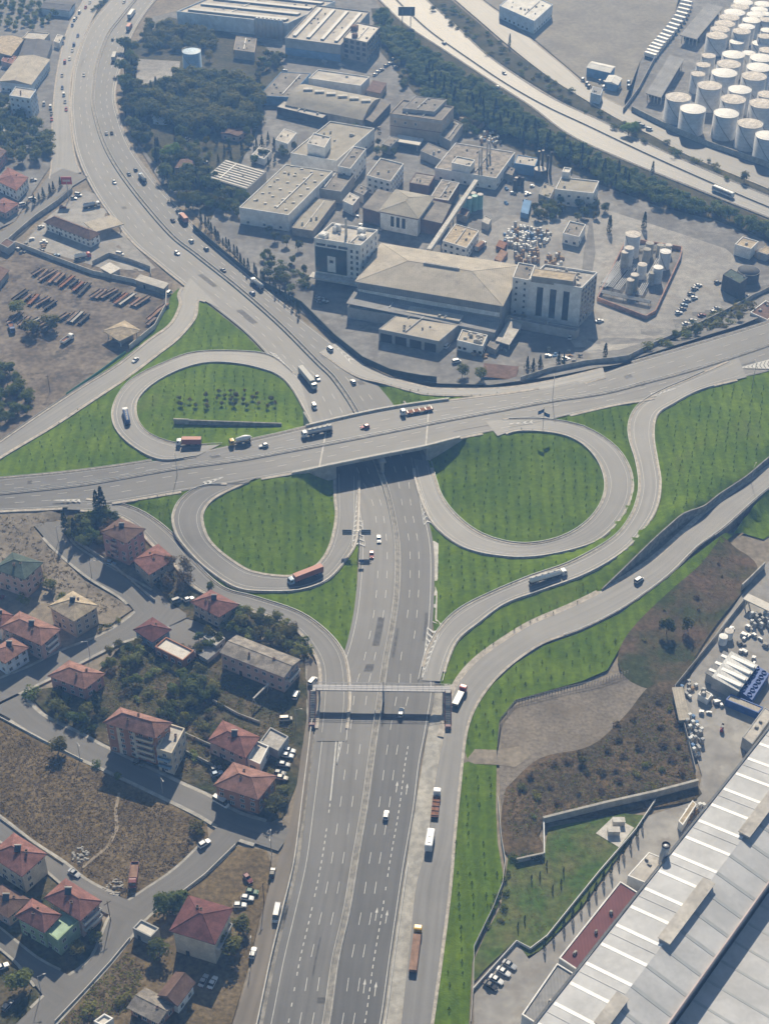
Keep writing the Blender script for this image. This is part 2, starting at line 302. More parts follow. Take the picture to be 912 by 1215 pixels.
st_e = Ribbon([((-40,1072),(-40,1096),0),((0,1102),(0,1124),0),((43,1137),(25,1146),0),((79,1156),(49,1178),0),((95,1166),(66,1196),0)])
st_f = Ribbon([((-40,942),(-40,968),0),((0,969),(0,997),0),((39.5,1000),(32,1014),0),((76,1024),(64,1039),0),((105,1047),(92,1063),0),((142,1064),(122,1082),0),((168,1075),(150,1095),0)])
st_g = Ribbon([((366,780),(381,795),0),((364,815),(378,820),0),((366,850),(374,850),0),((358,890),(369,890),0),((352,935),(364,935),0),((342,985),(357,980),0),((322,1045),(342,1045),0),((309,1095),(331,1100),0),((296,1155),(318,1160),0),((277,1215),(304,1220),0),((266,1250),(294,1255),0)])
ALLR = [hwL,hwR,xrN,xrS,nw_loop,sw_loop,ne_loop,s_ramp,e_front,sw_front,nw_front,exit_ramp,neL,neR,ne_side,nw_serv,nw_lane,st_a,st_b,st_c,st_d,st_e,st_f,st_g]

# ---------------------------------------------------------------- terrain heights: level with the roads, relaxed in between
GX0, GY0, GC = -345.0, 195.0, 3.0
GNX, GNY = 230, 352
hz = np.zeros((GNY, GNX)); fx = np.zeros((GNY, GNX), bool)
def cell(x, y): return int(round((x-GX0)/GC)), int(round((y-GY0)/GC))
def fix(x, y, z):
    i, j = cell(x, y)
    if 0 <= i < GNX and 0 <= j < GNY: hz[j, i] = z; fx[j, i] = True
def inpoly(x, y, poly):
    c = False; n = len(poly); j = n-1
    for i in range(n):
        xi, yi = poly[i][0], poly[i][1]; xj, yj = poly[j][0], poly[j][1]
        if (yi > y) != (yj > y) and x < (xj-xi)*(y-yi)/(yj-yi)+xi: c = not c
        j = i
    return c
def fix_poly(px, z):
    pl = [P(*p, z) for p in px]
    xs = [p.x for p in pl]; ys = [p.y for p in pl]
    x = math.floor(min(xs)/GC)*GC
    while x < max(xs):
        y = math.floor(min(ys)/GC)*GC
        while y < max(ys):
            if inpoly(x, y, pl): fix(x, y, z)
            y += GC
        x += GC
# level areas: works yards, tank farm, housing, hall and its yard, scrap yard
fix_poly([(200,-40),(420,-40),(470,40),(700,180),(900,270),(905,350),(800,395),(640,425),(500,440),(420,405),(330,330),(240,255),(170,160)], 0)
fix_poly([(620,40),(760,150),(912,190),(990,150),(960,-40),(640,-40)], 0)
fix_poly([(0,250),(140,290),(190,350),(185,390),(60,470),(0,485)], .6)
fix_poly([(0,690),(110,700),(160,740),(250,770),(340,800),(340,960),(300,1230),(-60,1230),(-60,720)], 0)
fix_poly([(180,660),(250,720),(330,760),(330,800),(150,740)], .3)
fix_poly([(600,860),(700,830),(800,820),(830,780),(912,690),(990,690),(990,1240),(560,1240),(585,1000)], 0)
fix_poly([(865,640),(912,600),(990,600),(990,720),(880,700)], 0)
fix_poly([(-60,635),(0,640),(60,660),(30,690),(-60,700)], .8)
for mg in (2.6, 0.3):
    for r in ALLR:
        for k in range(0, len(r.L)):
            e = mg/max(1, r.w[k])
            for u in np.linspace(-e, 1+e, max(3, int((r.w[k]+2*mg)/1.5))):
                if mg > 1 and 0 < u < 1: continue
                p = r.L[k]*(1-u)+r.R[k]*u
                if r in (xrN, xrS):
                    qx = Q(p)[0]
                    if 362 < qx < 548: continue
                fix(p[0], p[1], p[2])
for r in (hwL, hwR):                                            # the cutting under the bridge wins
    for k in range(len(r.L)):
        for u in np.linspace(-.03, 1.03, 12):
            p = r.L[k]*(1-u)+r.R[k]*u; fix(p[0], p[1], 0)
# top of the retaining wall above the frontage road on the right: grass stands higher than the road
WT = [(960,505,7.5),(912,543,7.1),(886,565,6.9),(853,587,6.3),(835,601,7.0),(811.6,609.5,8.2),(793,624.6,8.2),(770,645.5,7.6),(742,673,5.4),(714,700,2.8)]
_w = [P(*a) for a in WT]
for a, b in zip(_w, _w[1:]):
    for k in range(12):
        p = a.lerp(b, k/12)
        for dx, dy in ((-1,2.5),(-2,5)): fix(p.x+dx, p.y+dy, p.z)
hz[0,:] = hz[-1,:] = 0; hz[:,0] = hz[:,-1] = 0
def relax(h, f, n):
    for _ in range(n):
        a = h.copy()
        a[1:-1,1:-1] = .25*(h[:-2,1:-1]+h[2:,1:-1]+h[1:-1,:-2]+h[1:-1,2:])
        a[0,:] = a[1,:]; a[-1,:] = a[-2,:]; a[:,0] = a[:,1]; a[:,-1] = a[:,-2]
        h = np.where(f, h, a)
    return h
hz = relax(hz, fx, 1100)
sm = hz.copy()
sm[1:-1,1:-1] = (hz[:-2,1:-1]+hz[2:,1:-1]+hz[1:-1,:-2]+hz[1:-1,2:]+4*hz[1:-1,1:-1])/8
hz = np.where(fx, hz, sm)
def H(x, y):
    a = (x-GX0)/GC; b = (y-GY0)/GC
    if a < 0 or b < 0 or a >= GNX-1 or b >= GNY-1:
        a = min(max(a, 0), GNX-1.001); b = min(max(b, 0), GNY-1.001)
    i = int(a); j = int(b); f = a-i; g = b-j
    return float((hz[j,i]*(1-f)+hz[j,i+1]*f)*(1-g)+(hz[j+1,i]*(1-f)+hz[j+1,i+1]*f)*g)
def PT(x, y, dz=0.0):                                           # pixel -> place on the terrain
    z = 0.0
    for _ in range(8):
        p = P(x, y, z+dz); z = .5*z+.5*H(p.x, p.y) if _ < 7 else H(p.x, p.y)
    p = P(x, y, z+dz); return Vector((p.x, p.y, z))

# where a road runs: its level on a 1.5 m raster, so that ground covers stay below the paving
CV = {}
for r in ALLR:
    for k in range(len(r.L)-1):
        for t in (0, .5):
            a, c = r.L[k]*(1-t)+r.L[k+1]*t, r.R[k]*(1-t)+r.R[k+1]*t
            if r in (xrN, xrS) and 362 < Q((a+c)/2)[0] < 548: continue
            n = max(3, int(np.linalg.norm(a-c)/1.2))
            for u in np.linspace(0, 1, n):
                p = a*(1-u)+c*u; q = (int(p[0]//1.5), int(p[1]//1.5)); CV[q] = min(CV.get(q, 99), p[2])
def HC(x, y, dz):
    z = H(x, y)+dz; c = CV.get((int(x//1.5), int(y//1.5)))
    return z if c is None else min(z, c-.35)
hmin = hz.copy()
for dj in range(-2, 3):
    for di in range(-2, 3): hmin = np.minimum(hmin, np.roll(np.roll(hz, dj, 0), di, 1))
def HM(x, y):
    i, j = cell(x, y); return float(hmin[min(max(j, 0), GNY-1), min(max(i, 0), GNX-1)])
# the ground: one sheet out to the horizon
xs = [-2400,-1500,-900,-600,-450] + [GX0+GC*2*i for i in range(GNX//2)] + [420,600,900,1500,2400]
ys = [-900,-300,0,120] + [GY0+GC*2*i for i in range(GNY//2)] + [1400,1700,2200,3000,4200]
vs = [(x, y, HM(x, y)-.5) for y in ys for x in xs]; nx = len(xs)
me = bpy.data.meshes.new('ground'); me.from_pydata(vs, [], [(j*nx+i, j*nx+i+1, (j+1)*nx+i+1, (j+1)*nx+i) for j in range(len(ys)-1) for i in range(nx-1)])
me.materials.append(m_dirt); g = link(bpy.data.objects.new('ground', me)); g['kind'] = 'structure'

def sheet(name, px, mat, dz=0.0, cellm=6.0, kind='structure', label=None, cat=None, smoothpoly=False):
    """ground cover draped on the terrain inside an outline of photograph pixels"""
    pts = [PT(*p) for p in px]
    if smoothpoly: pts = [Vector(p) for p in catmull([tuple(p) for p in pts]+[tuple(pts[0])], 3)][:-1]
    b = []
    for a, c in zip(pts, pts[1:]+pts[:1]):
        n = max(1, int((c-a).length/cellm))
        b += [a.lerp(c, k/n) for k in range(n)]
    v2 = [Vector((p.x, p.y)) for p in b]; ed = [(i, (i+1) % len(b)) for i in range(len(b))]
    x0, x1 = min(p.x for p in b), max(p.x for p in b); y0, y1 = min(p.y for p in b), max(p.y for p in b)
    bp = [(p.x, p.y) for p in b]
    x = x0+cellm*.5
    while x < x1:
        y = y0+cellm*.5
        while y < y1:
            if inpoly(x, y, bp): v2.append(Vector((x, y)))
            y += cellm
        x += cellm
    r = geometry.delaunay_2d_cdt(v2, ed, [], 1, 1e-4)
    me = bpy.data.meshes.new(name); me.from_pydata([(p.x, p.y, HC(p.x, p.y, dz)) for p in r[0]], [], [tuple(f) for f in r[2]])
    me.materials.append(mat); me.update()
    if len(me.polygons) and sum(f.normal.z for f in me.polygons) < 0: me.flip_normals()
    me.polygons.foreach_set('use_smooth', [True]*len(me.polygons))
    o = link(bpy.data.objects.new(name, me)); o['kind'] = kind
    if label: o['label'] = label
    if cat: o['category'] = cat
    return o
# ---------------------------------------------------------------- ground covers
sheet('grass', [(-40,562),(0,528),(30,505),(79,469),(115,444),(155,416),(184,390),(198,365),(203,350),(212,342),(222,350),(240,356),(292,397),(330,438),(352,464),(370,504),(424,494),(470,486),(440,452),(452,452),(500,462),(584,467),(666,460),(745,436),(810,418),(892,393),(960,370),(985,485),(960,503),(912,541),(886,563),(853,585),(835,599),(811.6,607.5),(793,622.6),(770,643.5),(742,671),(714,699),(700,715),(690,735),(632,752),(597,775),(566,800),(548,825),(522,812),(516,780),(514,740),(500,700),(500,640),(500,600),(506,560),(505,530),(440,545),(398,556),(402,600),(425,645),(423,700),(415,770),(411,808),(400,780),(377,750),(340,730),(290,714),(240,690),(205,655),(160,615),(120,603),(0,603),(-40,606)], m_grass, 0.0, 2.6, 'stuff', 'mown bright green grass filling the loops and verges of the interchange', 'grass')
sheet('grass', [(912,578),(990,552),(990,580),(905,640),(880,632),(860,632),(855,635),(822,660),(785,690),(735,728),(690,750),(645,766),(612,787),(586,810),(566,836),(553,860),(549,890),(543,940),(538,996),(534,1046),(526,1112),(512,1212),(505,1262),(546,1262),(556,1215),(560,1140),(570,1110),(590,1075),(597,1040),(590,1000),(588,960),(589,890),(592,855),(612,830),(690,808),(720,795),(740,760),(780,718),(830,678)], m_grass, 0.0, 2.6, 'stuff', 'strip of green grass beside the frontage road on the right', 'grass')
sheet('brown_slope', [(855,636),(872,650),(898,672),(882,700),(850,740),(830,770),(812,800),(790,818),(760,815),(738,800),(733,775),(750,745),(790,705),(830,670)], m_slope, .08, 5.0, smoothpoly=True)
sheet('gravel_lot', [(596,870),(600,850),(615,835),(700,812),(740,800),(760,812),(775,830),(740,880),(660,905),(615,930),(597,960),(592,910)], m_gravel, .06, 5.0, smoothpoly=True)
sheet('scrub_ground', [(600,935),(640,900),(700,885),(740,850),(770,815),(800,815),(815,870),(826,930),(826,948),(735,965),(643,980),(645,1012),(602,1015),(594,975)], m_scrub, .1, 5.0, smoothpoly=True)
sheet('lawn', [(603,1015),(645,1015),(650,982),(740,965),(765,968),(730,1020),(690,1075),(640,1128),(625,1135),(612,1115),(575,1150),(562,1165),(562,1140),(575,1110),(594,1075)], m_lawn_mix, .06, label='patchy lawn beside the hall', kind='stuff', cat='lawn')
sheet('yard', [(562,1240),(562,1170),(612,1117),(627,1138),(645,1125),(690,1080),(735,1020),(768,968),(826,950),(832,920),(805,830),(830,780),(880,705),(905,672),(990,600),(990,1240)], m_yard_lt, .04)
sheet('dirt_track', V('R',448,572,578,578,680,560,700,600,640,640,578,632,448,625), m_dirt, .12)
sheet('works_yard', [(182,20),(420,-40),(470,40),(700,185),(905,285),(940,360),(880,385),(800,410),(735,432),(660,446),(580,457),(500,454),(440,432),(400,402),(350,365),(300,325),(240,262),(190,215),(150,150),(150,80)], m_yard, .03, 9)
sheet('pale_yard', [(702,262),(722,250),(800,275),(860,295),(890,320),(880,352),(800,395),(735,415),(690,420),(670,395),(694,370),(706,300)], m_yard_lt, .09)
sheet('pale_yard', [(560,280),(600,255),(660,258),(698,268),(692,300),(690,320),(640,325),(600,315),(560,305)], m_yard_lt, .09)
sheet('woodland_ground', [(150,60),(200,20),(240,30),(310,50),(350,95),(310,130),(300,170),(270,215),(250,262),(215,225),(180,190),(150,150),(146,110)], m_wood_floor, .1, 9)
sheet('woodland_ground', [(470,10),(530,62),(630,128),(745,194),(826,227),(912,262),(960,285),(960,310),(905,285),(850,262),(780,245),(700,215),(640,190),(580,165),(530,140),(490,110),(450,60),(440,10)], m_wood_floor, .1, 9)
sheet('verge_ground', [(485,-20),(508,0),(540,30),(577,64),(625,95),(665,119),(712,142),(775,173),(855,208),(940,242),(930,232),(860,198),(780,165),(735,143),(694,120),(650,92),(600,56),(565,25),(535,0),(520,-20)], m_wood_floor, .1, 9)
sheet('pale_yard', [(164,70),(214,73),(212,88),(178,98),(161,105)], m_yard_lt, .16)
sheet('footpath', V('M',436,620,444,620,424,735,430,800,398,865,300,945,296,938,388,858,416,796,412,735), m_path, .1)
m_lorry = M('lorry_park_gravel', (.215,.20,.172), .95, .2, .04, spec=.1, col2=(.285,.265,.225), mix=(.36,.66), fine=.12, fscale=.3)
sheet('lorry_park', [(548,-30),(574,0),(605,22),(645,56),(678,84),(710,110),(740,134),(745,128),(760,70),(800,15),(820,-30)], m_lorry, .03, 9)
sheet('tank_farm_ground', [(735,134),(760,70),(800,15),(815,-40),(990,-40),(990,240),(925,205),(832,171),(788,151)], m_yard, .03, 9)
sheet('scrap_yard_ground', [(-40,300),(40,285),(80,272),(110,225),(150,280),(190,318),(205,335),(200,362),(185,388),(156,414),(116,442),(80,467),(30,503),(0,526),(-40,558)], m_dirt_dk, .04, 6)
sheet('forecourt', [(60,255),(100,225),(118,232),(152,284),(185,318),(170,322),(120,318),(60,300),(25,292)], m_yard_lt, .1)
sheet('town_ground', [(-60,30),(60,-40),(130,-40),(100,0),(82,34),(68,84),(62,134),(62,195),(50,212),(18,262),(-60,302)], m_yard, .03, 9)
sheet('weed_verge', [(121,0),(135,-3),(118,17),(103,40),(91,76),(87,106),(86,132),(92,178),(113,226),(100,205),(90,180),(84,132),(88,85),(104,36)], m_wood_floor, .07)
sheet('waste_ground', [(-60,606),(0,607),(60,606),(80,612),(40,625),(65,655),(100,688),(145,714),(158,722),(130,742),(105,738),(70,735),(60,700),(0,680),(-60,670)], m_dirt, .05)
sheet('dry_field', [(0,852),(42,875),(99,905),(148,928),(204,955),(246,978),(247,992),(210,1028),(168,1058),(150,1066),(105,1044),(76,1020),(39,997),(-40,945),(-40,850)], m_grass_dry, .05)
sheet('garden_ground', [(105,810),(150,760),(175,745),(200,760),(262,760),(352,762),(366,790),(364,850),(352,930),(335,970),(320,975),(280,955),(214,925),(131,885),(95,868),(55,845),(30,820)], m_garden, .05)
sheet('garden_ground', [(80,612),(130,606),(160,625),(182,648),(206,668),(232,698),(280,720),(325,735),(352,750),(368,785),(350,760),(300,750),(250,745),(215,730),(190,700),(150,665),(110,640)], m_garden, .06)
sheet('waste_ground', [(245,1040),(282,1003),(316,1008),(325,1035),(308,1090),(294,1150),(275,1215),(266,1262),(70,1262),(72,1212),(100,1180),(134,1144),(158,1114),(176,1088),(212,1064)], m_grass_dry, .05)
sheet('garden_ground', [(-40,1000),(0,1000),(52,1030),(70,1048),(117,1076),(124,1100),(107,1138),(80,1156),(43,1135),(0,1100),(-40,1068)], m_garden, .05)
sheet('garden_ground', [(-40,1100),(0,1126),(22,1146),(48,1180),(40,1195),(8,1225),(-40,1250)], m_garden, .05)
sheet('street_apron', V('I',610,600,700,640,740,690,720,790,640,760,560,700,560,660), m_street, .05)
sheet('shoulder', [(362,780),(382,800),(380,850),(366,935),(355,1023),(341,1083),(327,1142),(312,1215),(300,1262),(266,1262),(296,1150),(312,1085),(345,985),(358,930),(364,860)], m_conc_dk, .06)
sheet('shoulder', [(516,815),(528,812),(545,812),(534,840),(527,880),(514,940),(508,996),(494,1050),(487,1110),(476,1215),(470,1262),(440,1262),(453,1215),(472,1083),(492,960),(509,855)], m_conc, .06)
sheet('kerb_island', [(505,735),(516,700),(513,640),(520,645),(519,690),(518,735),(525,742)], m_conc_lt, .07)
sheet('kerb_island', [(409,800),(415,770),(420,735),(425,690),(425,650),(429,680),(424,740),(418,800),(412,812)], m_conc, .07)

# ---------------------------------------------------------------- carriageways
RD = dict(dz=.12)
hwL.build('road', m_asph, .12); hwR.build('road', m_asph_new, .12)
xrN.build('road', m_asph, .12); xrS.build('road', m_asph, .12)
nw_loop.build('road', m_asph_pale, .3); sw_loop.build('road', m_asph, .3); ne_loop.build('road', m_asph_pale, .3)
s_ramp.build('road', m_asph_pale, .3); e_front.build('road', m_asph_pale, .22); sw_front.build('road', m_asph, .26)
nw_front.build('road', m_asph_pale, .24); exit_ramp.build('road', m_asph_pale, .26)
neL.build('road', m_asph_ne, .12); neR.build('road', m_asph_ne, .12); ne_side.build('road', m_asph_pale, .12)
nw_serv.build('road', m_asph_pale, .16); nw_lane.build('road', m_street, .2)
for k, r in enumerate((st_a, st_b, st_c, st_d, st_e, st_f, st_g)): r.build('road', m_street if r is not st_g else m_lane, .13+.015*k)

# repairs in the paving: tarred patches, worn lighter panels, deck joints
r_ = random.Random(21); m_tar = M('tar_patch', (.072,.072,.073), .7, .3, .5); m_worn = M('worn_panel', (.125,.123,.12), .75, .12, .5)
for r, n, dz in ((hwL,12,.127),(hwR,9,.127),(xrN,4,.127),(xrS,4,.127)):
    for _ in range(n):
        d = r_.uniform(5, r.len-15); u = r_.uniform(.08,.85); W = r.width(d); w_ = r_.choice((.5,1.2,2.6,3.2))/W; L_ = r_.choice((2,4,9,16)) if w_*W > 1 else r_.uniform(10,40); vs = []; n_ = max(2, int(L_/3))
        for k in range(n_+1): dd = min(r.len, d+L_*k/n_); vs += [r.at(u, dd)+Vector((0,0,dz)), r.at(min(.97, u+w_), dd)+Vector((0,0,dz))]
        mb = MB(); mb.add(vs, [(2*k,2*k+1,2*k+3,2*k+2) for k in range(n_)]); o = mb.build('road_patch', r_.choice((m_tar, m_tar, m_worn))); o['kind'] = 'structure'
# ---------------------------------------------------------------- painted markings, each road its own set
def d_at(r, x, y, z=0): return r.near(P(x, y, z))[0]
class Marks:
    def __init__(s, r, dz=.155): s.r = r; s.mb = MB(); s.dz = dz
    def quad(s, u, d0, d1, w_):
        r = s.r; n = max(1, int((d1-d0)/4)); prev = None
        for k in range(n+1):
            d = d0+(d1-d0)*k/n; W = max(1, r.width(d)); uu = u(d) if callable(u) else u
            a = r.at(uu-w_/2/W, d)+Vector((0,0,s.dz)); b = r.at(uu+w_/2/W, d)+Vector((0,0,s.dz))
            if prev: s.mb.add([prev[0], prev[1], b, a], [(0,1,2,3)])
            prev = (a, b)
    def dash(s, u, d0, d1, ln=4.6, per=11.7, w_=.2, wear=.08):
        d = d0
        while d+ln < d1:
            if rnd.random() > wear: s.quad(u, d, d+ln, w_)
            d += per
    def arrow(s, u, d, W=1.0):
        r = s.r; w_ = r.width(d); f = lambda a, b: r.at(u+a/w_, d+b)+Vector((0,0,s.dz))
        s.mb.add([f(-.12,0),f(.12,0),f(.12,3),f(-.12,3)], [(0,1,2,3)]); s.mb.add([f(-.45,3),f(.45,3),f(0,5)], [(0,1,2)])
    def done(s):
        o = s.mb.build('road_marking', m_paint); o['kind'] = 'structure'; return o
def lin(d0, a, d1, b): return lambda d: a+(b-a)*min(1, max(0, (d-d0)/(d1-d0)))
k = Marks(hwL); D = lambda y, x=400: d_at(hwL, x, y)
dg, dn, db = D(855), D(770, 435), D(600, 440)
k.dash(.40, 0, D(955), 1.3, 2.6, .3); k.quad(lin(D(955), .40, D(860), .36), D(955), D(860), .45)
k.dash(lin(dg, .58, dn, .50), 0, db+90); k.dash(lin(dg, .78, dn, .73), 0, db+90); k.quad(.965, 0, hwL.len, .2); k.quad(lin(dg, .13, dn, .1), 0, db-10, .2)
k.dash(.36, db+100, hwL.len); k.dash(.66, db+105, hwL.len); k.quad(.06, db+120, hwL.len, .2); k.done()
k = Marks(hwR); D = lambda y, x=450: d_at(hwR, x, y)
dg, dn, db = D(855), D(770, 480), D(600, 480)
k.dash(lin(dg, .285, dn, .34), 0, db+90); k.dash(lin(dg, .485, dn, .58), 0, db+90); k.dash(.69, 0, D(880), 1.3, 2.6, .3); k.quad(lin(D(880), .96, dn, .9), 0, db, .22); k.quad(.03, 0, hwR.len, .2)
for y in (935, 1095, 1180): k.arrow(.585, D(y)); k.arrow(.79, D(y)-1)
k.dash(.35, db+100, hwR.len); k.dash(.64, db+104, hwR.len); k.quad(.93, db+100, hwR.len, .2); k.done()
for r, a, b in ((xrN, .42, .72), (xrS, .3, .6)):
    k = Marks(r); k.dash(a, 5, r.len, 4, 11); k.dash(b, 9, r.len, 4, 11, wear=.3); k.quad(.06, 5, r.len-5, .18); k.quad(.93, 5, r.len-5, .18); k.done()
for r in (nw_loop, sw_loop, ne_loop, s_ramp, sw_front, exit_ramp):
    k = Marks(r, .335); k.quad(.16, 4, r.len-4, .14); k.quad(.85, 4, r.len-4, .14); k.done()
for r in (neL, neR):
    k = Marks(r); k.dash(.36, 0, r.len, 4, 12); k.dash(.67, 3, r.len, 4, 12); k.quad(.07, 0, r.len, .2); k.quad(.94, 0, r.len, .2); k.done()
def chevron(tip, a, b, z, n, dz=.2, w_=.9, rev=False, z2=None):
    z2 = z if z2 is None else z2
    T, A, B = P(*tip, z), P(*a, z2), P(*b, z2); mb = MB(); up = Vector((0,0,dz)); L_ = ((A+B)/2-T).length
    for i in range(1, n+1):
        t = i/n; h = w_/L_; ap = .55/n*(1 if rev else -1)
        l0, l1 = T.lerp(A, t), T.lerp(A, min(1.03, t+h)); r0, r1 = T.lerp(B, t), T.lerp(B, min(1.03, t+h))
        c = T.lerp((A+B)/2, t+ap); c1 = T.lerp((A+B)/2, t+ap+h)
        mb.add([p+up for p in (l0, c, c1, l1)], [(0,1,2,3)]); mb.add([p+up for p in (c, r0, r1, c1)], [(0,1,2,3)])
    for p in (A, B):
        s_ = (T-p).cross(Vector((0,0,1))).normalized()*.12
        mb.add([T+s_+up*1.02, T-s_+up*1.02, p-s_+up*1.02, p+s_+up*1.02], [(0,1,2,3)])
    o = mb.build('road_marking', m_paint); o['kind'] = 'structure'
chevron(V('J',680,262), V('J',662,448), V('J',708,448), .12, 11, dz=.24)
chevron(V('O',606,480), V('O',630,255), V('O',656,255), 0, 11, rev=False)
chevron(V('R',305,322), V('R',324,140), V('R',368,152), .12, 9, w_=1.1, dz=.24)
chevron(V('K',288,370), V('K',312,524), V('K',340,516), .12, 9, dz=.24)
chevron(V('F',472,612), V('F',366,512), V('F',388,520), .12, 12, w_=1.4, dz=.24)
chevron(V('F',588,478), V('F',712,610), V('F',742,598), .12, 10, w_=1.2, dz=.24)
chevron(V('L',578,34), V('L',486,52), V('L',490,66), 6.4, 6, w_=1.4, dz=.37)
chevron(V('H',800,722), V('H',915,690), V('H',915,724), 6.1, 8, w_=1.6, dz=.38)
chevron(V('K',606,165), V('K',702,150), V('K',704,162), 7.1, 4, w_=1.4, dz=.37)
chevron(V('I',812,140), V('I',734,160), V('I',744,172), 6.4, 4, w_=1.4, dz=.38)
chevron(V('I',190,226), V('I',286,222), V('I',290,232), 4.6, 5, w_=1.4, dz=.38)

# ---------------------------------------------------------------- kerbs and pale edge strips
def kerb(r, side, off, w_, h=.22, d0=0, d1=None, mat=None):
    mb = MB(); sweep(mb, r.edge(side, off, d0, d1), rect(w_, -.3, h)); o = mb.build('kerb', mat or m_kerb); o['kind'] = 'structure'
for r, a, b in ((nw_loop,.5,1.0),(sw_loop,.6,.9),(ne_loop,.6,.9),(s_ramp,.6,.7),(nw_front,.8,.6),(sw_front,.6,.6)):
    for side in (-1, 1): kerb(r, side, a, 2*a, .42, 6, r.len-6)
kerb(e_front, -1, 1.2, 2.4, .22, 0, e_front.len*.66); kerb(e_front, 1, .5, 1.0, .22, 0, e_front.len)
X = lambda r, x: min(range(len(r.L)), key=lambda k: abs(Q((r.L if r is xrN else r.R)[k])[0]-x))
for r, sd_, segs in ((xrN, -1, ((-30,182),(272,636),(752,950))), (xrS, 1, ((-30,72),(136,212),(312,572),(672,776)))):
    for a, c in segs: kerb(r, sd_, .7, 1.4, .22, r.s[X(r, a)], r.s[X(r, c)])
kerb(exit_ramp, -1, .7, 1.2); kerb(exit_ramp, 1, .4, .8)
kerb(neL, -1, .6, 1.2); kerb(neR, 1, .6, 1.2); kerb(ne_side, -1, .4, .8); kerb(ne_side, 1, .4, .8)
kerb(hwL, -1, .6, 1.2, .2, d_at(hwL, 238, 352), hwL.len); kerb(hwR, 1, .6, 1.2, .2, d_at(hwR, 350, 374), hwR.len)
kerb(nw_serv, -1, .5, .9); kerb(nw_serv, 1, .5, .9)
for r, a in ((st_a,1.1),(st_b,1.2),(st_c,1.3),(st_d,.9),(st_e,.8),(st_f,.9)):
    for side in (-1, 1): kerb(r, side, a/2, a, .16, 9, r.len-9, m_conc)

# ---------------------------------------------------------------- medians and guard rails
mb = MB(); sweep(mb, hwR.edge(-1, 0), rect(2.4, -.3, .22)); o = mb.build('median_strip', m_conc_dk); o['kind'] = 'structure'
mb = MB(); sweep(mb, xrS.edge(-1, 0), rect(1.6, -.3, .2)); o = mb.build('median_strip', m_conc_dk); o['kind'] = 'structure'
mb = MB(); sweep(mb, neR.edge(-1, 0), rect(2.0, -.3, .22)); o = mb.build('median_strip', m_conc_dk); o['kind'] = 'structure'
JERSEY = [(-.3,0),(.3,0),(.12,.35),(.09,.85),(-.09,.85),(-.12,.35)]
def barrier(line, label, name='concrete_barrier', mat=None, prof=JERSEY, group=None):
    mb = MB(); sweep(mb, line, prof); o = mb.build(name, mat or m_conc_lt); tag(o, label, 'barrier', group); return o
barrier(hwR.edge(-1, 1.0), 'pale concrete barrier on the left side of the motorway median', group='median barriers')
barrier(hwR.edge(-1, -1.0), 'pale concrete barrier on the right side of the motorway median', group='median barriers')
def guardrail(line, label, posts=True, group='guard rails'):
    mb = MB(); sweep(mb, line, [(-.04,.45),(.04,.45),(.09,.55),(.03,.6),(.09,.68),(.04,.78),(-.04,.78)])
    acc = 0; prev = line[0]
    for p in line:
        acc += (p-prev).length; prev = p
        if acc >= 4: acc = 0; mb.box(p.x-.05, p.x+.05, p.y-.05, p.y+.05, p.z-.2, p.z+.6)
    o = mb.build('guardrail', m_steel); tag(o, label, 'guard rail', group); return o
guardrail(xrS.edge(-1, .55), 'steel guard rail on the far side of the cross road median')
guardrail(xrS.edge(-1, -.55), 'steel guard rail on the near side of the cross road median')
guardrail(xrN.edge(-1, 1.0, 0, xrN.s[X(xrN, 182)]), 'steel guard rail on the far edge of the cross road at the left edge'); guardrail(xrN.edge(-1, 1.0, xrN.s[X(xrN, 272)], xrN.s[X(xrN, 362)]), 'steel guard rail on the far edge of the cross road just left of the bridge')
guardrail(xrN.edge(-1, 1.0, xrN.s[X(xrN, 752)]), 'steel guard rail on the far edge of the cross road beside the factory wall')
guardrail(nw_loop.edge(-1, .8, 8), 'steel guard rail round the outside of the upper left loop')
guardrail(nw_loop.edge(1, .8, 8), 'steel guard rail round the inside of the upper left loop')
guardrail(sw_loop.edge(-1, .8, 8), 'steel guard rail round the outside of the lower left loop')
guardrail(ne_loop.edge(1, .8, 8), 'steel guard rail round the outside of the right loop')
guardrail(ne_loop.edge(-1, 1.3, 8), 'steel guard rail round the inside of the right loop')
guardrail(s_ramp.edge(-1, 1.2, 20), 'steel guard rail on the left edge of the winding right ramp')
guardrail(s_ramp.edge(1, .8, 20), 'steel guard rail on the right edge of the winding right ramp')
guardrail(e_front.edge(1, .4, 0, e_front.len*.45), 'steel guard rail on the valley side of the right frontage road')
guardrail(sw_front.edge(-1, .8, 20), 'steel guard rail between the lower left slip road and the loop')
guardrail(nw_front.edge(-1, 1.4, 70), 'green topped guard rail along the slip road beside the scrap yard')
guardrail(hwR.edge(1, .9, 0, d_at(hwR, 480, 1023)), 'steel guard rail on the right shoulder of the motorway')
guardrail(hwR.edge(1, .8, d_at(hwR, 360, 377)), 'steel guard rail on the factory side of the motorway curve')
guardrail(hwL.edge(-1, .8, d_at(hwL, 150, 277)), 'steel guard rail on the town side of the motorway curve')
guardrail(neL.edge(-1, .5), 'steel guard rail on the wooded side of the upper right motorway')
guardrail(neR.edge(1, .5), 'steel guard rail on the far edge of the upper right motorway')
barrier(neR.edge(-1, 0), 'grey concrete barrier in the median of the upper right motorway', mat=m_conc)
mb = MB(); sweep(mb, hwL.edge(-1, 1.6, 0, d_at(hwL, 376, 856)), rect(.35, -.2, 1.3)); tag(mb.build('low_wall', m_conc_lt), 'long low pale wall between the motorway and the gravel lane', 'wall')
mb = MB(); sweep(mb, ne_side.edge(1, .8, d_at(ne_side, 735, 138)), rect(.6, -.2, 3.2)); tag(mb.build('perimeter_wall', m_conc), 'long grey wall round the front of the tank farm', 'wall')

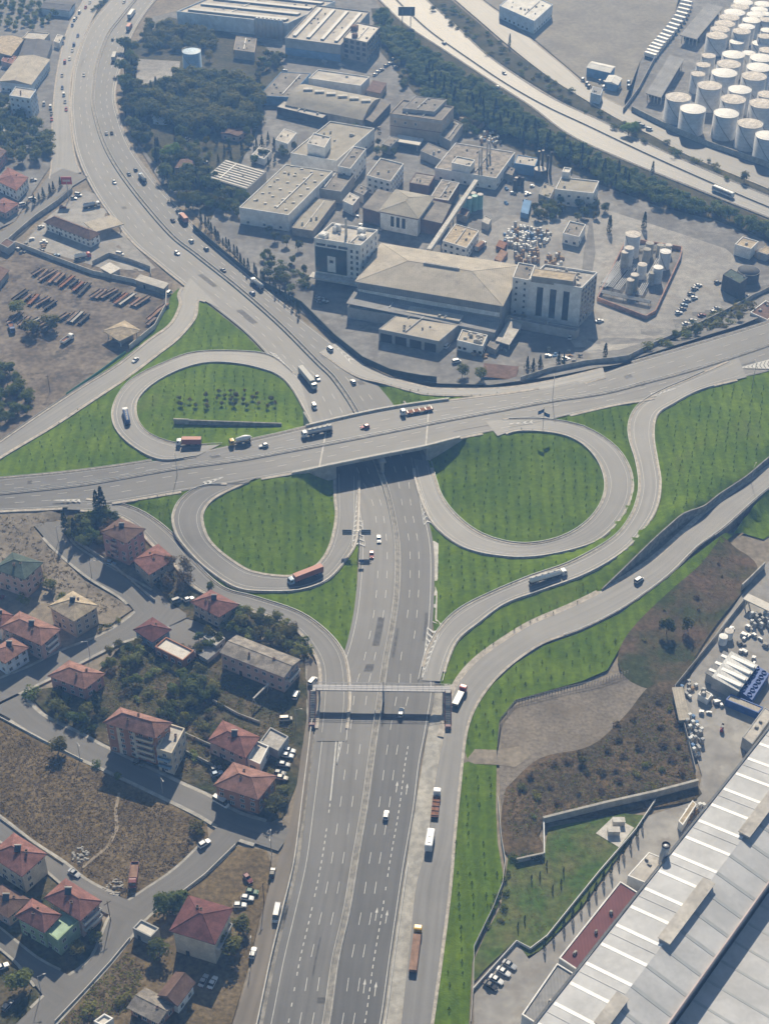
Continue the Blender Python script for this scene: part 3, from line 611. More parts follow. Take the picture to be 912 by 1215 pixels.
for x in (388, 506):
    i, j = X(xrN, x), X(xrS, x-4); a, c = Vector(xrN.L[i]), Vector(xrS.R[j]); t = (c-a).cross(Vector((0,0,1))).normalized()*.35; up = Vector((0,0,.16)); mb = MB(); mb.add([a+t+up, a-t+up, c-t+up, c+t+up], [(0,1,2,3)]); o = mb.build('deck_joint', m_conc_lt); o['kind'] = 'structure'
# ---------------------------------------------------------------- the bridge
br = empty('overpass_bridge', P(440, 520, 0)); br['label'] = 'concrete road bridge carrying the cross road over the motorway'; br['category'] = 'bridge'
b0 = br.location.copy()
def rel(line): return [p-b0 for p in line]
dA, dB = d_at(xrN, 362, 509, 7.5), d_at(xrN, 535, 477, 7.5); eA, eB = d_at(xrS, 350, 560, 7.4), d_at(xrS, 548, 519, 7.5)
N1 = rel(xrN.edge(-1, 1.0, dA, dB)); S1 = rel(xrS.edge(1, 1.0, eA, eB)); n = min(len(N1), len(S1))
rs = lambda l: [l[int(round(i*(len(l)-1)/(n-1)))] for i in range(n)]
N1, S1 = rs(N1), rs(S1); mb = MB(); vs = []
for a, c in zip(N1, S1): vs += [a+Vector((0,0,.02)), c+Vector((0,0,.02)), c-Vector((0,0,.9)), c.lerp(a,.06)-Vector((0,0,1.5)), a.lerp(c,.06)-Vector((0,0,1.5)), a-Vector((0,0,.9))]
fs = [(i*6+k, i*6+(k+1)%6, (i+1)*6+(k+1)%6, (i+1)*6+k) for i in range(n-1) for k in range(6)] + [(5,4,3,2,1,0), tuple((n-1)*6+k for k in range(6))]
mb.add(vs, fs); mb.build('deck', m_conc, br)
for l in (N1, S1):
    mb = MB(); sweep(mb, l, rect(.42, -.55, .95)); pa = mb.build('parapet', m_conc_lt, br)
    mb = MB(); sweep(mb, [p+Vector((0,0,.02)) for p in l], rect(.1, 1.2, 1.32))
    for p in l[::2]: mb.box(p.x-.05, p.x+.05, p.y-.05, p.y+.05, p.z+.9, p.z+1.25)
    mb.build('handrail', m_steel, pa)
for (x, y) in ((453.5,560),(446,543),(438,526),(431,509)):
    p = P(x, y, 0)-b0; mb = MB(); mb.lathe([(.85,-.2),(.75,.6),(.7,5.4),(1.25,6.1)], 14, c=(p.x, p.y, 0)); mb.build('pier', m_conc, br, True)
p, q = P(454.5,562,0)-b0, P(430,507,0)-b0; t = (q-p).normalized(); s_ = Vector((-t.y, t.x, 0))*1.3
mb = MB(); mb.prism([p+s_, p-s_, q-s_, q+s_], 5.35, 6.15); mb.build('pier_cap', m_conc, br)
for a, c in (((396,557),(362,503)), ((509,547),(478,490))):
    p, q = P(*a, 0)-b0, P(*c, 0)-b0; s_ = Vector(((q-p).y, -(q-p).x, 0)).normalized()*.8*(1 if a[0] > 450 else -1)
    mb = MB(); mb.prism([p, q, q+s_, p+s_], -.5, 6.6); mb.build('abutment', m_conc, br)
l = rel(xrS.edge(1, .55, d_at(xrS, 345, 561, 7.4), d_at(xrS, 399.5, 550, 7.5))); mb = MB(); sweep(mb, l, rect(.5, -8.2, -.25)); mb.build('wing_wall', m_conc, br)
l = rel(xrS.edge(1, .55, d_at(xrS, 506, 529, 7.5), d_at(xrS, 552, 518, 7.5))); mb = MB(); sweep(mb, l, rect(.5, -8.2, -.25)); mb.build('wing_wall', m_conc, br)

# ---------------------------------------------------------------- retaining walls of the frontage road on the right
def wall_px(name, px, z0, z1, th, mat, label, cat='wall', below=.6, parent=None):
    """upright wall; px at its foot on the terrain unless z0 is given"""
    pts = [P(*p, z0) if z0 is not None else PT(*p) for p in px]; mb = MB()
    den = []
    for a, c in zip(pts, pts[1:]):
        n = max(1, int((c-a).length/6)); den += [a.lerp(c, k/n) for k in range(n)]
    den.append(pts[-1])
    if z0 is None:
        for p in den: p.z = H(p.x, p.y)
    sweep(mb, den, rect(th, -below, z1)); o = mb.build(name, mat, parent)
    if label: tag(o, label, cat)
    return o
pts = [Vector(p) for p in catmull([tuple(P(*a)) for a in WT], 3)]; vs = []
for i, p in enumerate(pts):
    t = (pts[min(i+1,len(pts)-1)]-pts[max(i-1,0)]).normalized(); nn = Vector((-t.y, t.x, 0))
    if nn.y < 0: nn = -nn
    s_, u = e_front.near(p); foot = e_front.at(0, s_).z-.8
    vs += [(p.x, p.y, foot), (p.x, p.y, p.z+.35), (p.x+nn.x*.5, p.y+nn.y*.5, p.z+.35), (p.x+nn.x*.5, p.y+nn.y*.5, foot)]
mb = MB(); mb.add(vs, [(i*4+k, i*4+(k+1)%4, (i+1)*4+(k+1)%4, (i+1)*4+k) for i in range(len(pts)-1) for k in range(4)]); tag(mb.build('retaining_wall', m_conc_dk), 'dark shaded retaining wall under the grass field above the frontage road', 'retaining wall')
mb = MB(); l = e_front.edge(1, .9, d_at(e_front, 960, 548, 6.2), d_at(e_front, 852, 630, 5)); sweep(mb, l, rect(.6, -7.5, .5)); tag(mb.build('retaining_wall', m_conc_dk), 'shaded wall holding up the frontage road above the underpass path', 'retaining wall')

# ---------------------------------------------------------------- footbridge
fbz = 6.5; A0, B0 = P(376, 815.5, fbz), P(529, 817.5, fbz)
fb = empty('footbridge', (A0.x, A0.y, 0)); fb['label'] = 'long pale steel footbridge with railings across the motorway'; fb['category'] = 'footbridge'
o0 = Vector((A0.x, A0.y, 0)); a, c = A0-o0, B0-o0; t = (c-a).normalized(); s_ = Vector((-t.y, t.x, 0)); Lf = (c-a).length
m_fb = M('footbridge_paint', (.33,.33,.345), .55, .08, 1)
m_fbr = M('stair_red', (.23,.13,.13), .6, .15, 1)
Mf = Matrix(((t.x, s_.x, 0, a.x), (t.y, s_.y, 0, a.y), (t.z, 0, 1, a.z), (0,0,0,1)))
mb = MB(); mb.box(-1.5, Lf+1.5, -1.35, 1.35, -.45, 0, 0, Mf); mb.build('deck', m_fb, fb)
for sd_ in (-1, 1):
    mb = MB(); mb.box(-1.5, Lf+1.5, sd_*1.3-.06, sd_*1.3+.06, 1.12, 1.24, 0, Mf); mb.box(-1.5, Lf+1.5, sd_*1.3-.04, sd_*1.3+.04, .5, .58, 0, Mf)
    k = 0
    while k < Lf: mb.box(k-.05, k+.05, sd_*1.3-.05, sd_*1.3+.05, 0, 1.2, 0, Mf); k += 2.2
    mb.build('railing', m_fb, fb)
for x in (.8, Lf*.515, Lf-.8):
    mb = MB(); mb.box(x-.35, x+.35, -.9, .9, -6.7, -.4, 0, Mf); mb.box(x-.5, x+.5, -1.3, 1.3, -.9, -.4, 0, Mf); mb.build('pier', m_fb, fb)
mb = MB(); x = Lf*.515; mb.tube(Mf @ Vector((x,.0,0)), Mf @ Vector((x,0,3.4)), .18, .12); mb.build('mast', m_fb, fb)
for x0, x1, nm in ((-2.3, -.2, 'l'), (Lf-.4, Lf+1.7, 'r')):       # stairs come down towards the near side, with a landing
    mb = MB(); n = 20
    for k in range(n):
        y = -1.4-k*.52; z = -k*.325; mb.box(x0, x1, y-.56, y, z-.4, z, 0, Mf)
    st = mb.build('stair', m_conc, fb)
    for xx in (x0, x1):
        mb = MB(); p0 = Mf @ Vector((xx, -1.4, 1.1)); p1 = Mf @ Vector((xx, -1.4-20*.52, -5.4)); mb.tube(p0, p1, .07, n=6); q0 = p0-Vector((0,0,.9)); q1 = p1-Vector((0,0,.9)); mb.tube(q0, q1, .22, n=6)
        for k in range(0, 11): mb.tube(p0.lerp(p1, k/10), q0.lerp(q1, k/10), .04, n=4)
        mb.build('stair_rail', m_fbr, st)
    mb = MB(); mb.box(x0-.1, x1+.1, -13.6, -11.4, -6.6, -5.9, 0, Mf); mb.box(x0, x1, -13.5, -13.3, -5.9, -4.8, 0, Mf); mb.build('landing', m_fbr, fb)
    mb = MB(); mb.box(x0+.6, x1-.6, -7.2, -6.8, -6.7, -3.6, 0, Mf); mb.build('stair_support', m_fb, fb)
# ================================================================ BUILDINGS
m_glass = M('window_glass', (.035,.045,.055), .12, .3, .4, spec=.6)
m_frame = M('window_frame_white', (.62,.62,.60), .6, .06)
m_dark = M('dark_opening', (.02,.02,.022), .9, .2)
m_chim = M('chimney_plaster', (.28,.20,.16), .9, .25, 1.2)
def wallm(name, c, var=.12): return M('wall_'+name, c, .88, var, .25, spec=.2, fine=.07, fscale=1.5)
WALL = dict(white=wallm('white',(.78,.77,.74)), cream=wallm('cream',(.60,.54,.43)), pink=wallm('pink',(.47,.26,.24)), rose=wallm('rose',(.50,.36,.32)), brick=wallm('brick',(.36,.18,.115)),
  beige=wallm('beige',(.43,.36,.28)), blue=wallm('blue',(.20,.33,.48)), green=wallm('green',(.27,.37,.24)), grey=wallm('grey',(.37,.37,.36)), bluewhite=wallm('bluewhite',(.62,.68,.74)), concrete=wallm('concrete',(.33,.31,.28), .2), brown=wallm('brown',(.17,.11,.085)), dark=wallm('dark',(.085,.09,.095)), darkgreen=wallm('darkgreen',(.09,.13,.12)), skyblue=wallm('skyblue',(.16,.28,.46)))
def tiles(name, c, v=.22): return M('roof_'+name, c, .85, v, .35, spec=.2, fine=.18, fscale=2.5, bump=.25, bscale=2.5)
def sheetm(name, c, axis='X', per=1.0, v=.12, rough=.8): return M('roof_'+name, c, rough, v, .12, spec=.2, fine=.05, fscale=1.0, bands=(axis, per, .06))
ROOF = dict(orange=tiles('orange_tile',(.27,.15,.122)), red=tiles('red_tile',(.225,.11,.095)), maroon=tiles('maroon_tile',(.14,.06,.058)), brown=tiles('brown_tile',(.15,.095,.075)), green=tiles('green_shingle',(.075,.105,.09)), sand=tiles('sand_tile',(.42,.35,.25)), greyold=tiles('weathered_grey',(.26,.235,.205), .3),
  flat=M('roof_flat_grey',(.21,.195,.175),.9,.2,.12,fine=.12,fscale=.8), flatlt=M('roof_flat_pale',(.45,.425,.385),.9,.16,.12,fine=.1,fscale=.8), white=M('roof_white',(.58,.55,.50),.8,.1,.15,fine=.06), tan=sheetm('tan_sheet',(.385,.35,.29)), metal=sheetm('grey_sheet',(.24,.24,.24)), whitemetal=sheetm('white_sheet',(.60,.60,.58)), greenflat=M('roof_green_flat',(.34,.46,.33),.8,.14,.3,fine=.08), maroonflat=sheetm('maroon_sheet',(.15,.062,.062)), olive=sheetm('olive_sheet',(.30,.28,.235)), concrete=M('roof_concrete',(.38,.36,.33),.9,.22,.15,fine=.14,fscale=.9), dark=M('roof_dark',(.10,.10,.105),.85,.2,.2))
_wc = {}
def window_mesh(w_, h_, style='frame'):
    k = (round(w_,1), round(h_,1), style)
    if k not in _wc:
        mb = MB(); f = .12
        if style == 'frame':
            for a in ((-w_/2-f, w_/2+f, -f, 0), (-w_/2-f, w_/2+f, h_, h_+f), (-w_/2-f, -w_/2, 0, h_), (w_/2, w_/2+f, 0, h_), (-.04, .04, 0, h_)): mb.box(a[0], a[1], -.10, .02, a[2], a[3], 1)
        mb.box(-w_/2, w_/2, -.05, .03, 0, h_, 0); _wc[k] = mb.mesh('window', [m_glass, m_frame])
    return _wc[k]
class Bld:
    """building from three neighbouring roof-edge corners in the photograph and its height; the fourth corner closes the parallelogram"""
    def __init__(s, name, label, px, h, cat='building', group=None, base=None):
        p = [P(*q, h) for q in px]; z = 0.0
        for _ in range(4):
            c = (p[0]+p[2])/2; z = H(c.x, c.y) if base is None else base; p = [P(*q, z+h) for q in px]
        a, b, c = p; s.h = h; s.z = z
        u = c-b; v = a-b
        if u.cross(v).z < 0: a, c = c, a; u, v = c-b, a-b          # counter-clockwise seen from above: b, c, d, a
        s.b = Vector((b.x, b.y, z)); s.u = u; s.v = v; s.root = empty(name, s.b); tag(s.root, label, cat, group)
        s.U = u.length; s.W = v.length
    def p(s, a, b, z=0): return Vector(s.u*a + s.v*b) + Vector((0,0,z))
    def poly(s, e=0.0):
        ea, eb = e/s.U, e/s.W
        return [s.p(-ea,-eb), s.p(1+ea,-eb), s.p(1+ea,1+eb), s.p(-ea,1+eb)]
    def walls(s, mat, z0=-1.0, z1=None):
        mb = MB(); mb.prism(s.poly(), z0, (s.h if z1 is None else z1)); return mb.build('wall', mat, s.root)
    def flat(s, mat, rim=None, rh=.7, th=.35):
        e = th/s.U, th/s.W; mb = MB(); mb.prism(s.poly(-th), s.h-.1, s.h+.04); r = mb.build('roof', mat, s.root)
        mb = MB()
        o = s.poly(.05); i = s.poly(-th)
        for k in range(4): mb.prism([o[k], o[(k+1)%4], i[(k+1)%4], i[k]], s.h-.15, s.h+rh)
        mb.build('parapet', rim or mat, s.root); return r
    def hip(s, mat, rh, over=.6, gable=False, z=None):
        z = s.h if z is None else z; o = [q+Vector((0,0,z)) for q in s.poly(over)]; lo = [q+Vector((0,0,z-.28)) for q in s.poly(over)]
        if s.U >= s.W: k = 0 if gable else min(.49, s.W/2/s.U); r0, r1 = s.p(k,.5,z+rh), s.p(1-k,.5,z+rh); f = [(0,1,5,4),(2,3,4,5),(1,2,5),(3,0,4)]
        else: k = 0 if gable else min(.49, s.U/2/s.W); r0, r1 = s.p(.5,k,z+rh), s.p(.5,1-k,z+rh); f = [(1,2,5,4),(3,0,4,5),(0,1,4),(2,3,5)]
        if gable:
            ov = over/max(s.U, s.W); d = (r1-r0)*ov; r0 = r0-d; r1 = r1+d
        mb = MB(); mb.add(o+[r0, r1]+lo, f+[(6,7,1,0),(7,8,2,1),(8,9,3,2),(9,6,0,3),(9,8,7,6)])
        r = mb.build('roof', mat, s.root); s.ridge = (r0, r1)
        mb = MB()                                                  # ridge and hip tiles
        m_r = mat
        for a, b in ((r0, r1),)+((() if gable else tuple((o[q], r0 if (o[q]-r0).length < (o[q]-r1).length else r1) for q in range(4)))): mb.tube(a, b, .13, n=5)
        mb.build('ridge_cap', m_r, r); return r
    def shed(s, mat, dz, edge=0, over=.4, th=.25):                 # mono-pitch: edge 0 lifts the far side along v, 1 along u
        o = s.poly(over); up = [0,0,dz,dz] if edge == 0 else [0,dz,dz,0]
        mb = MB(); mb.add([q+Vector((0,0,s.h+k)) for q, k in zip(o, up)]+[q+Vector((0,0,s.h+k-th)) for q, k in zip(o, up)], [(0,1,2,3),(7,6,5,4)]+[(4+k,4+(k+1)%4,(k+1)%4,k) for k in range(4)])
        return mb.build('roof', mat, s.root)
    def barrel(s, mat, rise, along_u=True, n=10):
        vs = []
        for e in (0, 1):
            for k in range(n+1):
                a = k/n; z = s.h + rise*math.sin(math.pi*a); vs.append(s.p(e, a, z) if along_u else s.p(a, e, z))
        mb = MB(); m = n+1; mb.add(vs, [(k, m+k, m+k+1, k+1) for k in range(n)]+[tuple(range(n, -1, -1)), tuple(range(m, 2*m))]); return mb.build('roof', mat, s.root)
    def chimney(s, a, b, z0, z1, w_=.7, mat=None):
        p = s.p(a, b); mb = MB(); mb.box(p.x-w_/2, p.x+w_/2, p.y-w_/2, p.y+w_/2, z0, z1); mb.box(p.x-w_*.65, p.x+w_*.65, p.y-w_*.65, p.y+w_*.65, z1-.2, z1); mb.build('chimney', mat or m_chim, s.root)
    def sides(s):
        q = s.poly(); out = []
        for k in range(4):
            a, b = q[k], q[(k+1)%4]; d = (b-a).normalized(); n = Vector((d.y, -d.x, 0)); out.append((a, b, d, n))
        return out
    def windows(s, floors, sp=3.2, w_=1.3, hh=1.4, sill=1.0, facing=-.25, z0=0.0, top=None, style='frame', skip=.08, sides=None):
        top = s.h if top is None else top; fh = (top-z0)/floors
        for si, (a, b, d, n) in enumerate(s.sides()):
            if n.y > -facing and sides is None: continue
            if sides is not None and si not in sides: continue
            L_ = (b-a).length; c = max(1, int(L_/sp)); ang = math.atan2(d.y, d.x)
            for f in range(floors):
                for k in range(c):
                    if rnd.random() < skip: continue
                    p = a.lerp(b, (k+.5)/c) + n*.03; o = bpy.data.objects.new('window', window_mesh(w_, hh, style)); o.location = (p.x, p.y, z0+f*fh+min(sill, fh*.35)); o.rotation_euler = (0,0,ang); link(o, s.root)
    def band(s, side, a0, a1, z0, z1, mat, name='window', out=.06, th=.1):
        a, b, d, n = s.sides()[side]; p, q = a.lerp(b, a0), a.lerp(b, a1); mb = MB()
        mb.prism([p+n*out, p-n*th, q-n*th, q+n*out], z0, z1); return mb.build(name, mat, s.root)
    def front(s):                                                   # index of the side that faces the camera most
        return min(range(4), key=lambda k: s.sides()[k][3].y)
    def balcony(s, side, a0, a1, floors, mat, z0=0.0, depth=1.2):
        a, b, d, n = s.sides()[side]; fh = (s.h-z0)/floors
        for f in range(1, floors):
            p, q = a.lerp(b, a0), a.lerp(b, a1); z = z0+f*fh; mb = MB()
            mb.prism([p, q, q+n*depth, p+n*depth], z-.15, z); t = .12
            mb.prism([p+n*(depth-t), q+n*(depth-t), q+n*depth, p+n*depth], z, z+.95)
            e = d*t; mb.prism([p, p+e, p+e+n*(depth-t), p+n*(depth-t)], z, z+.95); mb.prism([q-e, q, q+n*(depth-t), q-e+n*(depth-t)], z, z+.95)
            mb.build('balcony', mat, s.root)
    def bits(s, n, z, mat, lo=(.6,.6,.5), hi=(2,2,1.5), name='roof_unit', rng=(.1,.9)):
        for _ in range(n):
            p = s.p(rnd.uniform(*rng), rnd.uniform(*rng)); a, b, c = (rnd.uniform(lo[k], hi[k]) for k in range(3)); ang = math.atan2(s.u.y, s.u.x)
            Mx = Matrix.Translation((p.x, p.y, z)) @ Matrix.Rotation(ang, 4, 'Z'); mb = MB(); mb.box(-a/2, a/2, -b/2, b/2, -.05, c, 0, Mx); mb.box(-a*.35, a*.35, -b*.35, b*.35, c, c+.25, 0, Mx); mb.build(name, mat, s.root)
    def door(s, side, a, w_=1.2, h_=2.2, mat=None):
        q0, q1, d, n = s.sides()[side]; L_ = (q1-q0).length; s.band(side, a-w_/2/L_, a+w_/2/L_, 0, h_, mat or m_dark, 'door')

# ---------------------------------------------------------------- houses of the quarter at lower left
def house(view, pts, h, wall, roof, label, floors=2, rh=2.3, kind='hip', chim=2, balc=None, wname='house', sp=3.2, over=.7, cat='house'):
    b = Bld(wname, label, V(view, *pts), h, cat); b.walls(WALL[wall])
    if kind == 'hip': b.hip(ROOF[roof], rh, over)
    elif kind == 'gable': b.hip(ROOF[roof], rh, over, True)
    elif kind == 'flat': b.flat(ROOF[roof], WALL[wall], .6)
    elif kind == 'shed': b.shed(ROOF[roof], rh)
    if floors: b.windows(floors, sp)
    for k in range(chim):
        a, c = rnd.uniform(.25,.75), rnd.uniform(.25,.75); b.chimney(a, c, h, h+rh*(.55+.5*rnd.random())+.5 if kind != 'flat' else h+1.4)
    if balc is not None:
        f = b.front(); b.balcony((f+balc[0]) % 4, balc[1], balc[2], max(2, floors), m_frame if len(balc) < 4 else WALL[balc[3]])
    if floors > 1 and kind == 'hip' and rnd.random() < .6:
        r0, r1 = b.ridge; p = r0.lerp(r1, rnd.uniform(.2,.8)); mb = MB(); mb.add([(p.x-1,p.y-1.0,p.z-.1),(p.x+1,p.y-1.0,p.z-.1),(p.x+1,p.y+.6,p.z+1.0),(p.x-1,p.y+.6,p.z+1.0),(p.x-1,p.y-1.0,p.z-.25),(p.x+1,p.y-1.0,p.z-.25),(p.x+1,p.y+.6,p.z+.85),(p.x-1,p.y+.6,p.z+.85)], [(0,1,2,3),(7,6,5,4),(0,4,5,1),(1,5,6,2),(2,6,7,3),(3,7,4,0)]); q = mb.build('solar_heater', m_glass, b.root); mb = MB(); mb.tube((p.x-1.1,p.y+.8,p.z+1.1),(p.x+1.1,p.y+.8,p.z+1.1), .28, n=8); mb.tube((p.x,p.y+.7,p.z-.5),(p.x,p.y+.7,p.z+1.0), .08, n=5); mb.build('water_tank', m_conc_lt, q)
    b.door(b.front(), .3); return b
house('I', (370,338,455,374,517,328), 11, 'pink', 'brown', 'pink four storey apartment block with dark brown roof beside tall cypresses', 4, 2.0, balc=(0,.35,.6,'rose'), wname='apartment_house')
house('I', (485,437,540,487,625,435), 6.5, 'beige', 'red', 'red hip roofed house right below the pink apartment block', 2)
house('I', (-14,470,88,505,148,450), 9, 'rose', 'green', 'house with dark green shingle roof and pinkish walls', 3, 2.6, wname='house')
house('I', (183,605,268,655,348,605), 8.5, 'beige', 'sand', 'house with pale sand coloured hip roof and beige walls', 3, 2.6)
house('I', (10,680,150,742,212,690), 8, 'rose', 'orange', 'long orange roofed house with white ground floor windows at the left edge street', 3, 2.4, balc=(1,.2,.8))
house('I', (-30,770,20,806,97,755), 6.5, 'bluewhite', 'orange', 'small orange roofed house with bluish wall at the left picture edge', 2, 2)
house('I', (-40,660,0,682,42,640), 6, 'white', 'red', 'red roofed house cut by the left edge behind the long orange roof', 2, 2)
house('M', (183,247,305,292,372,242), 6, 'pink', 'orange', 'pink house with orange hip roof at the bend between two streets', 2, 2.4)
house('I', (490,690,550,730,610,690), 4.2, 'blue', 'maroon', 'small blue house with dark red pyramid roof', 1, 2.2, chim=1)
house('I', (560,755,660,805,700,770), 3.6, 'brick', 'white', 'low annex with white flat roof behind the small blue house', 1, 0, 'flat', 0)
house('I', (735,720,780,752,812,725), 3.2, 'grey', 'flatlt', 'small pale flat roofed garage in the paved courtyard', 1, 0, 'flat', 0, wname='garage')
house('I', (697,768,748,796,792,760), 2.4, 'grey', 'metal', 'low grey lean-to roof beside the courtyard garage', 0, .5, 'shed', 0, wname='shed', cat='shed')
house('I', (695,590,790,640,855,600), 6.5, 'beige', 'red', 'red roofed house against the slip road at the courtyard corner', 2, 2.4)
house('O', (190,72,415,160,470,100), 8, 'rose', 'greyold', 'long pinkish building with weathered grey roof near the footbridge', 2, 1.3, 'gable', 3, (1,.2,.9), 'apartment_house', over=.5)
b = house('M', (383,415,560,468,612,420), 14, 'brick', 'orange', 'tall brick red apartment block with orange roof and stacked balconies', 5, 2.6, chim=3, balc=(3,.1,.9,'cream'), wname='apartment_house')
b.balcony(b.front(), .62, .95, 5, WALL['cream'])
for a in (.2, .5): b.band(b.front(), a, a+.08, .3, 13.6, WALL['cream'], 'wall_stripe')
house('M', (565,515,620,532,667,442), 10, 'cream', 'flatlt', 'flat roofed block with balconies attached beside the tall brick apartment block', 3, 0, 'flat', 1, (0,.1,.9,'blue'), 'apartment_house')
house('O', (150,390,275,447,322,380), 6.5, 'rose', 'red', 'red roofed house behind the orange brick house', 2, 2.5)
house('O', (172,550,320,598,382,522), 8, 'brick', 'orange', 'orange brick house with red hip roof beside the white minibus', 3, 2.6, balc=(3,.1,.5))
house('O', (285,460,330,480,362,415), 4.2, 'white', 'white', 'white flat roofed annex between the two red roofed houses', 1, 0, 'flat', 0)
house('O', (330,398,395,432,432,380), 3.6, 'grey', 'concrete', 'grey concrete roofed shed next to the parked car row', 0, 0, 'flat', 0, wname='shed', cat='shed')
house('N', (-30,300,80,372,160,300), 9, 'cream', 'red', 'red hip roofed house on the left edge beside the dry field street', 3, 2.8)
house('N', (170,455,290,532,357,470), 9, 'rose', 'red', 'red roofed house with white balconies above the green flat roof', 3, 2.6, balc=(1,.05,.95))
house('N', (65,520,160,574,212,520), 8.6, 'green', 'red', 'pale green walled house with small red pyramid roof', 3, 2.6)
house('N', (157,573,210,614,285,540), 7, 'green', 'greenflat', 'green house with flat light green roof on the street corner', 2, 0, 'flat', 0)
house('N', (-60,470,30,522,100,465), 5, 'rose', 'brown', 'low house with old brown roof at the lower left edge', 2, 1.8)
house('N', (625,570,770,614,828,500), 11, 'cream', 'maroon', 'cream apartment house with large dark maroon roof among trees', 0, 2.8, balc=(1,.1,.9), wname='apartment_house', over=.9)
house('N', (480,570,545,602,575,570), 4, 'grey', 'white', 'small shed with shiny white roof at the junction corner', 0, 0, 'flat', 0, wname='shed', cat='shed')
house('N', (470,850,570,902,625,840), 3.8, 'brick', 'greyold', 'low house with grey patched roof at the bottom edge', 1, 1.2, 'gable', 1)
house('N', (580,805,640,838,695,765), 5, 'white', 'brown', 'white house with dark brown gable roof beside two parked cars', 1, 2.2, 'gable', 0)
house('N', (340,905,372,922,410,895), 3, 'white', 'white', 'tiny white hut on the bottom picture edge', 0, 0, 'flat', 0, wname='hut', cat='hut')
house('A', (-10,650,60,685,100,640), 7, 'white', 'red', 'white house with patchy red roof at the upper left edge', 2, 1.6)
house('A', (-30,745,20,766,65,735), 4, 'rose', 'red', 'low rust red roofed house beside the upper left lane', 1, 1.2)
house('A', (-40,555,-5,575,22,545), 7, 'pink', 'brown', 'pinkish house corner cut off by the upper left edge', 2, 1.4)
house('A', (165,800,325,862,358,842), 5.2, 'white', 'brown', 'long white house with brown hip roof on the filling station forecourt', 2, 2.6, over=.8)
house('A', (35,347,110,358,132,326), 14, 'bluewhite', 'flatlt', 'white blue block of four storeys with flat roof by the parked car road', 4, 0, 'flat', 2, wname='office_block')
b = house('A', (0,292,112,304,178,215), 7, 'bluewhite', 'tan', 'warehouse with pale tan gable roof by the upper left service road', 1, 2.0, 'gable', 0, wname='warehouse', cat='warehouse')
house('A', (70,205,165,212,187,150), 6, 'grey', 'dark', 'shed with dark patched roof behind the tan roofed warehouse', 0, 1.2, 'gable', 0, wname='warehouse', cat='warehouse')
house('A', (82,140,160,146,180,122), 5, 'cream', 'flatlt', 'small pale flat building behind the dark patched shed', 1, 0, 'flat', 0, wname='workshop')
house('A', (-40,190,40,200,85,140), 5, 'beige', 'sand', 'sandy roofed workshop at the upper left edge', 0, 1.2, 'gable', 0, wname='workshop')
house('A', (150,28,250,38,270,10), 5, 'bluewhite', 'dark', 'dark roofed shed by the road at the top left', 0, 1, 'gable', 0, wname='warehouse', cat='warehouse')
house('E', (365,208,400,226,432,208), 3.2, 'grey', 'white', 'white roofed hut inside the walled corner of the scrap yard', 0, .4, 'shed', 0, wname='hut', cat='hut')
house('E', (490,250,590,280,607,262), 3.6, 'concrete', 'flatlt', 'long pale roofed shed on the scrap yard wall', 0, .3, 'shed', 0, wname='shed', cat='shed')
house('E', (-60,240,-5,258,30,215), 4, 'grey', 'brown', 'brown shed at the left edge of the scrap yard', 0, .6, 'gable', 0, wname='shed', cat='shed')
# square pavilion and filling station canopy: roofs on posts
def canopy(view, pts, h, roof, label, rh=0, name='canopy', th=.5, posts=((.1,.1),(.9,.1),(.9,.9),(.1,.9)), pm=None, cat='canopy', rim=None):
    b = Bld(name, label, V(view, *pts), h, cat)
    if rh: b.hip(ROOF[roof], rh, .5)
    else:
        mb = MB(); mb.prism(b.poly(), h-th, h, 0); mb.build('roof', ROOF[roof], b.root)
    for a, c in posts:
        p = b.p(a, c); mb = MB(); mb.box(p.x-.22, p.x+.22, p.y-.22, p.y+.22, -.6, h-th+.02 if not rh else h-.25); mb.build('post', pm or m_conc_lt, b.root)
    return b
b = canopy('E', (376,433,432,468,505,432), 4.6, 'sand', 'square pavilion with pale pyramid roof inside the scrap yard wall', 2.2, 'pavilion', cat='pavilion')
mb = MB(); mb.prism([b.p(.2,.2), b.p(.8,.2), b.p(.8,.8), b.p(.2,.8)], -.5, 3.6); mb.build('wall', WALL['concrete'], b.root)
canopy('A', (302,802,345,836,447,808), 4.8, 'tan', 'tan filling station canopy beside the white brown roofed house')

for k in ('orange','red','maroon','brown','green','sand'): tint(ROOF[k], tuple(c*.6 for c in ROOF[k].node_tree.nodes['Color Ramp'].color_ramp.elements[0].color[:3]), .55, .5, .72, .7)
for k in ('flat','flatlt','tan','olive','metal','white','concrete','whitemetal','greyold','sand'): tint(ROOF[k], tuple(c*.55 for c in ROOF[k].node_tree.nodes['Color Ramp'].color_ramp.elements[0].color[:3]), .16, .55, .7, .65)
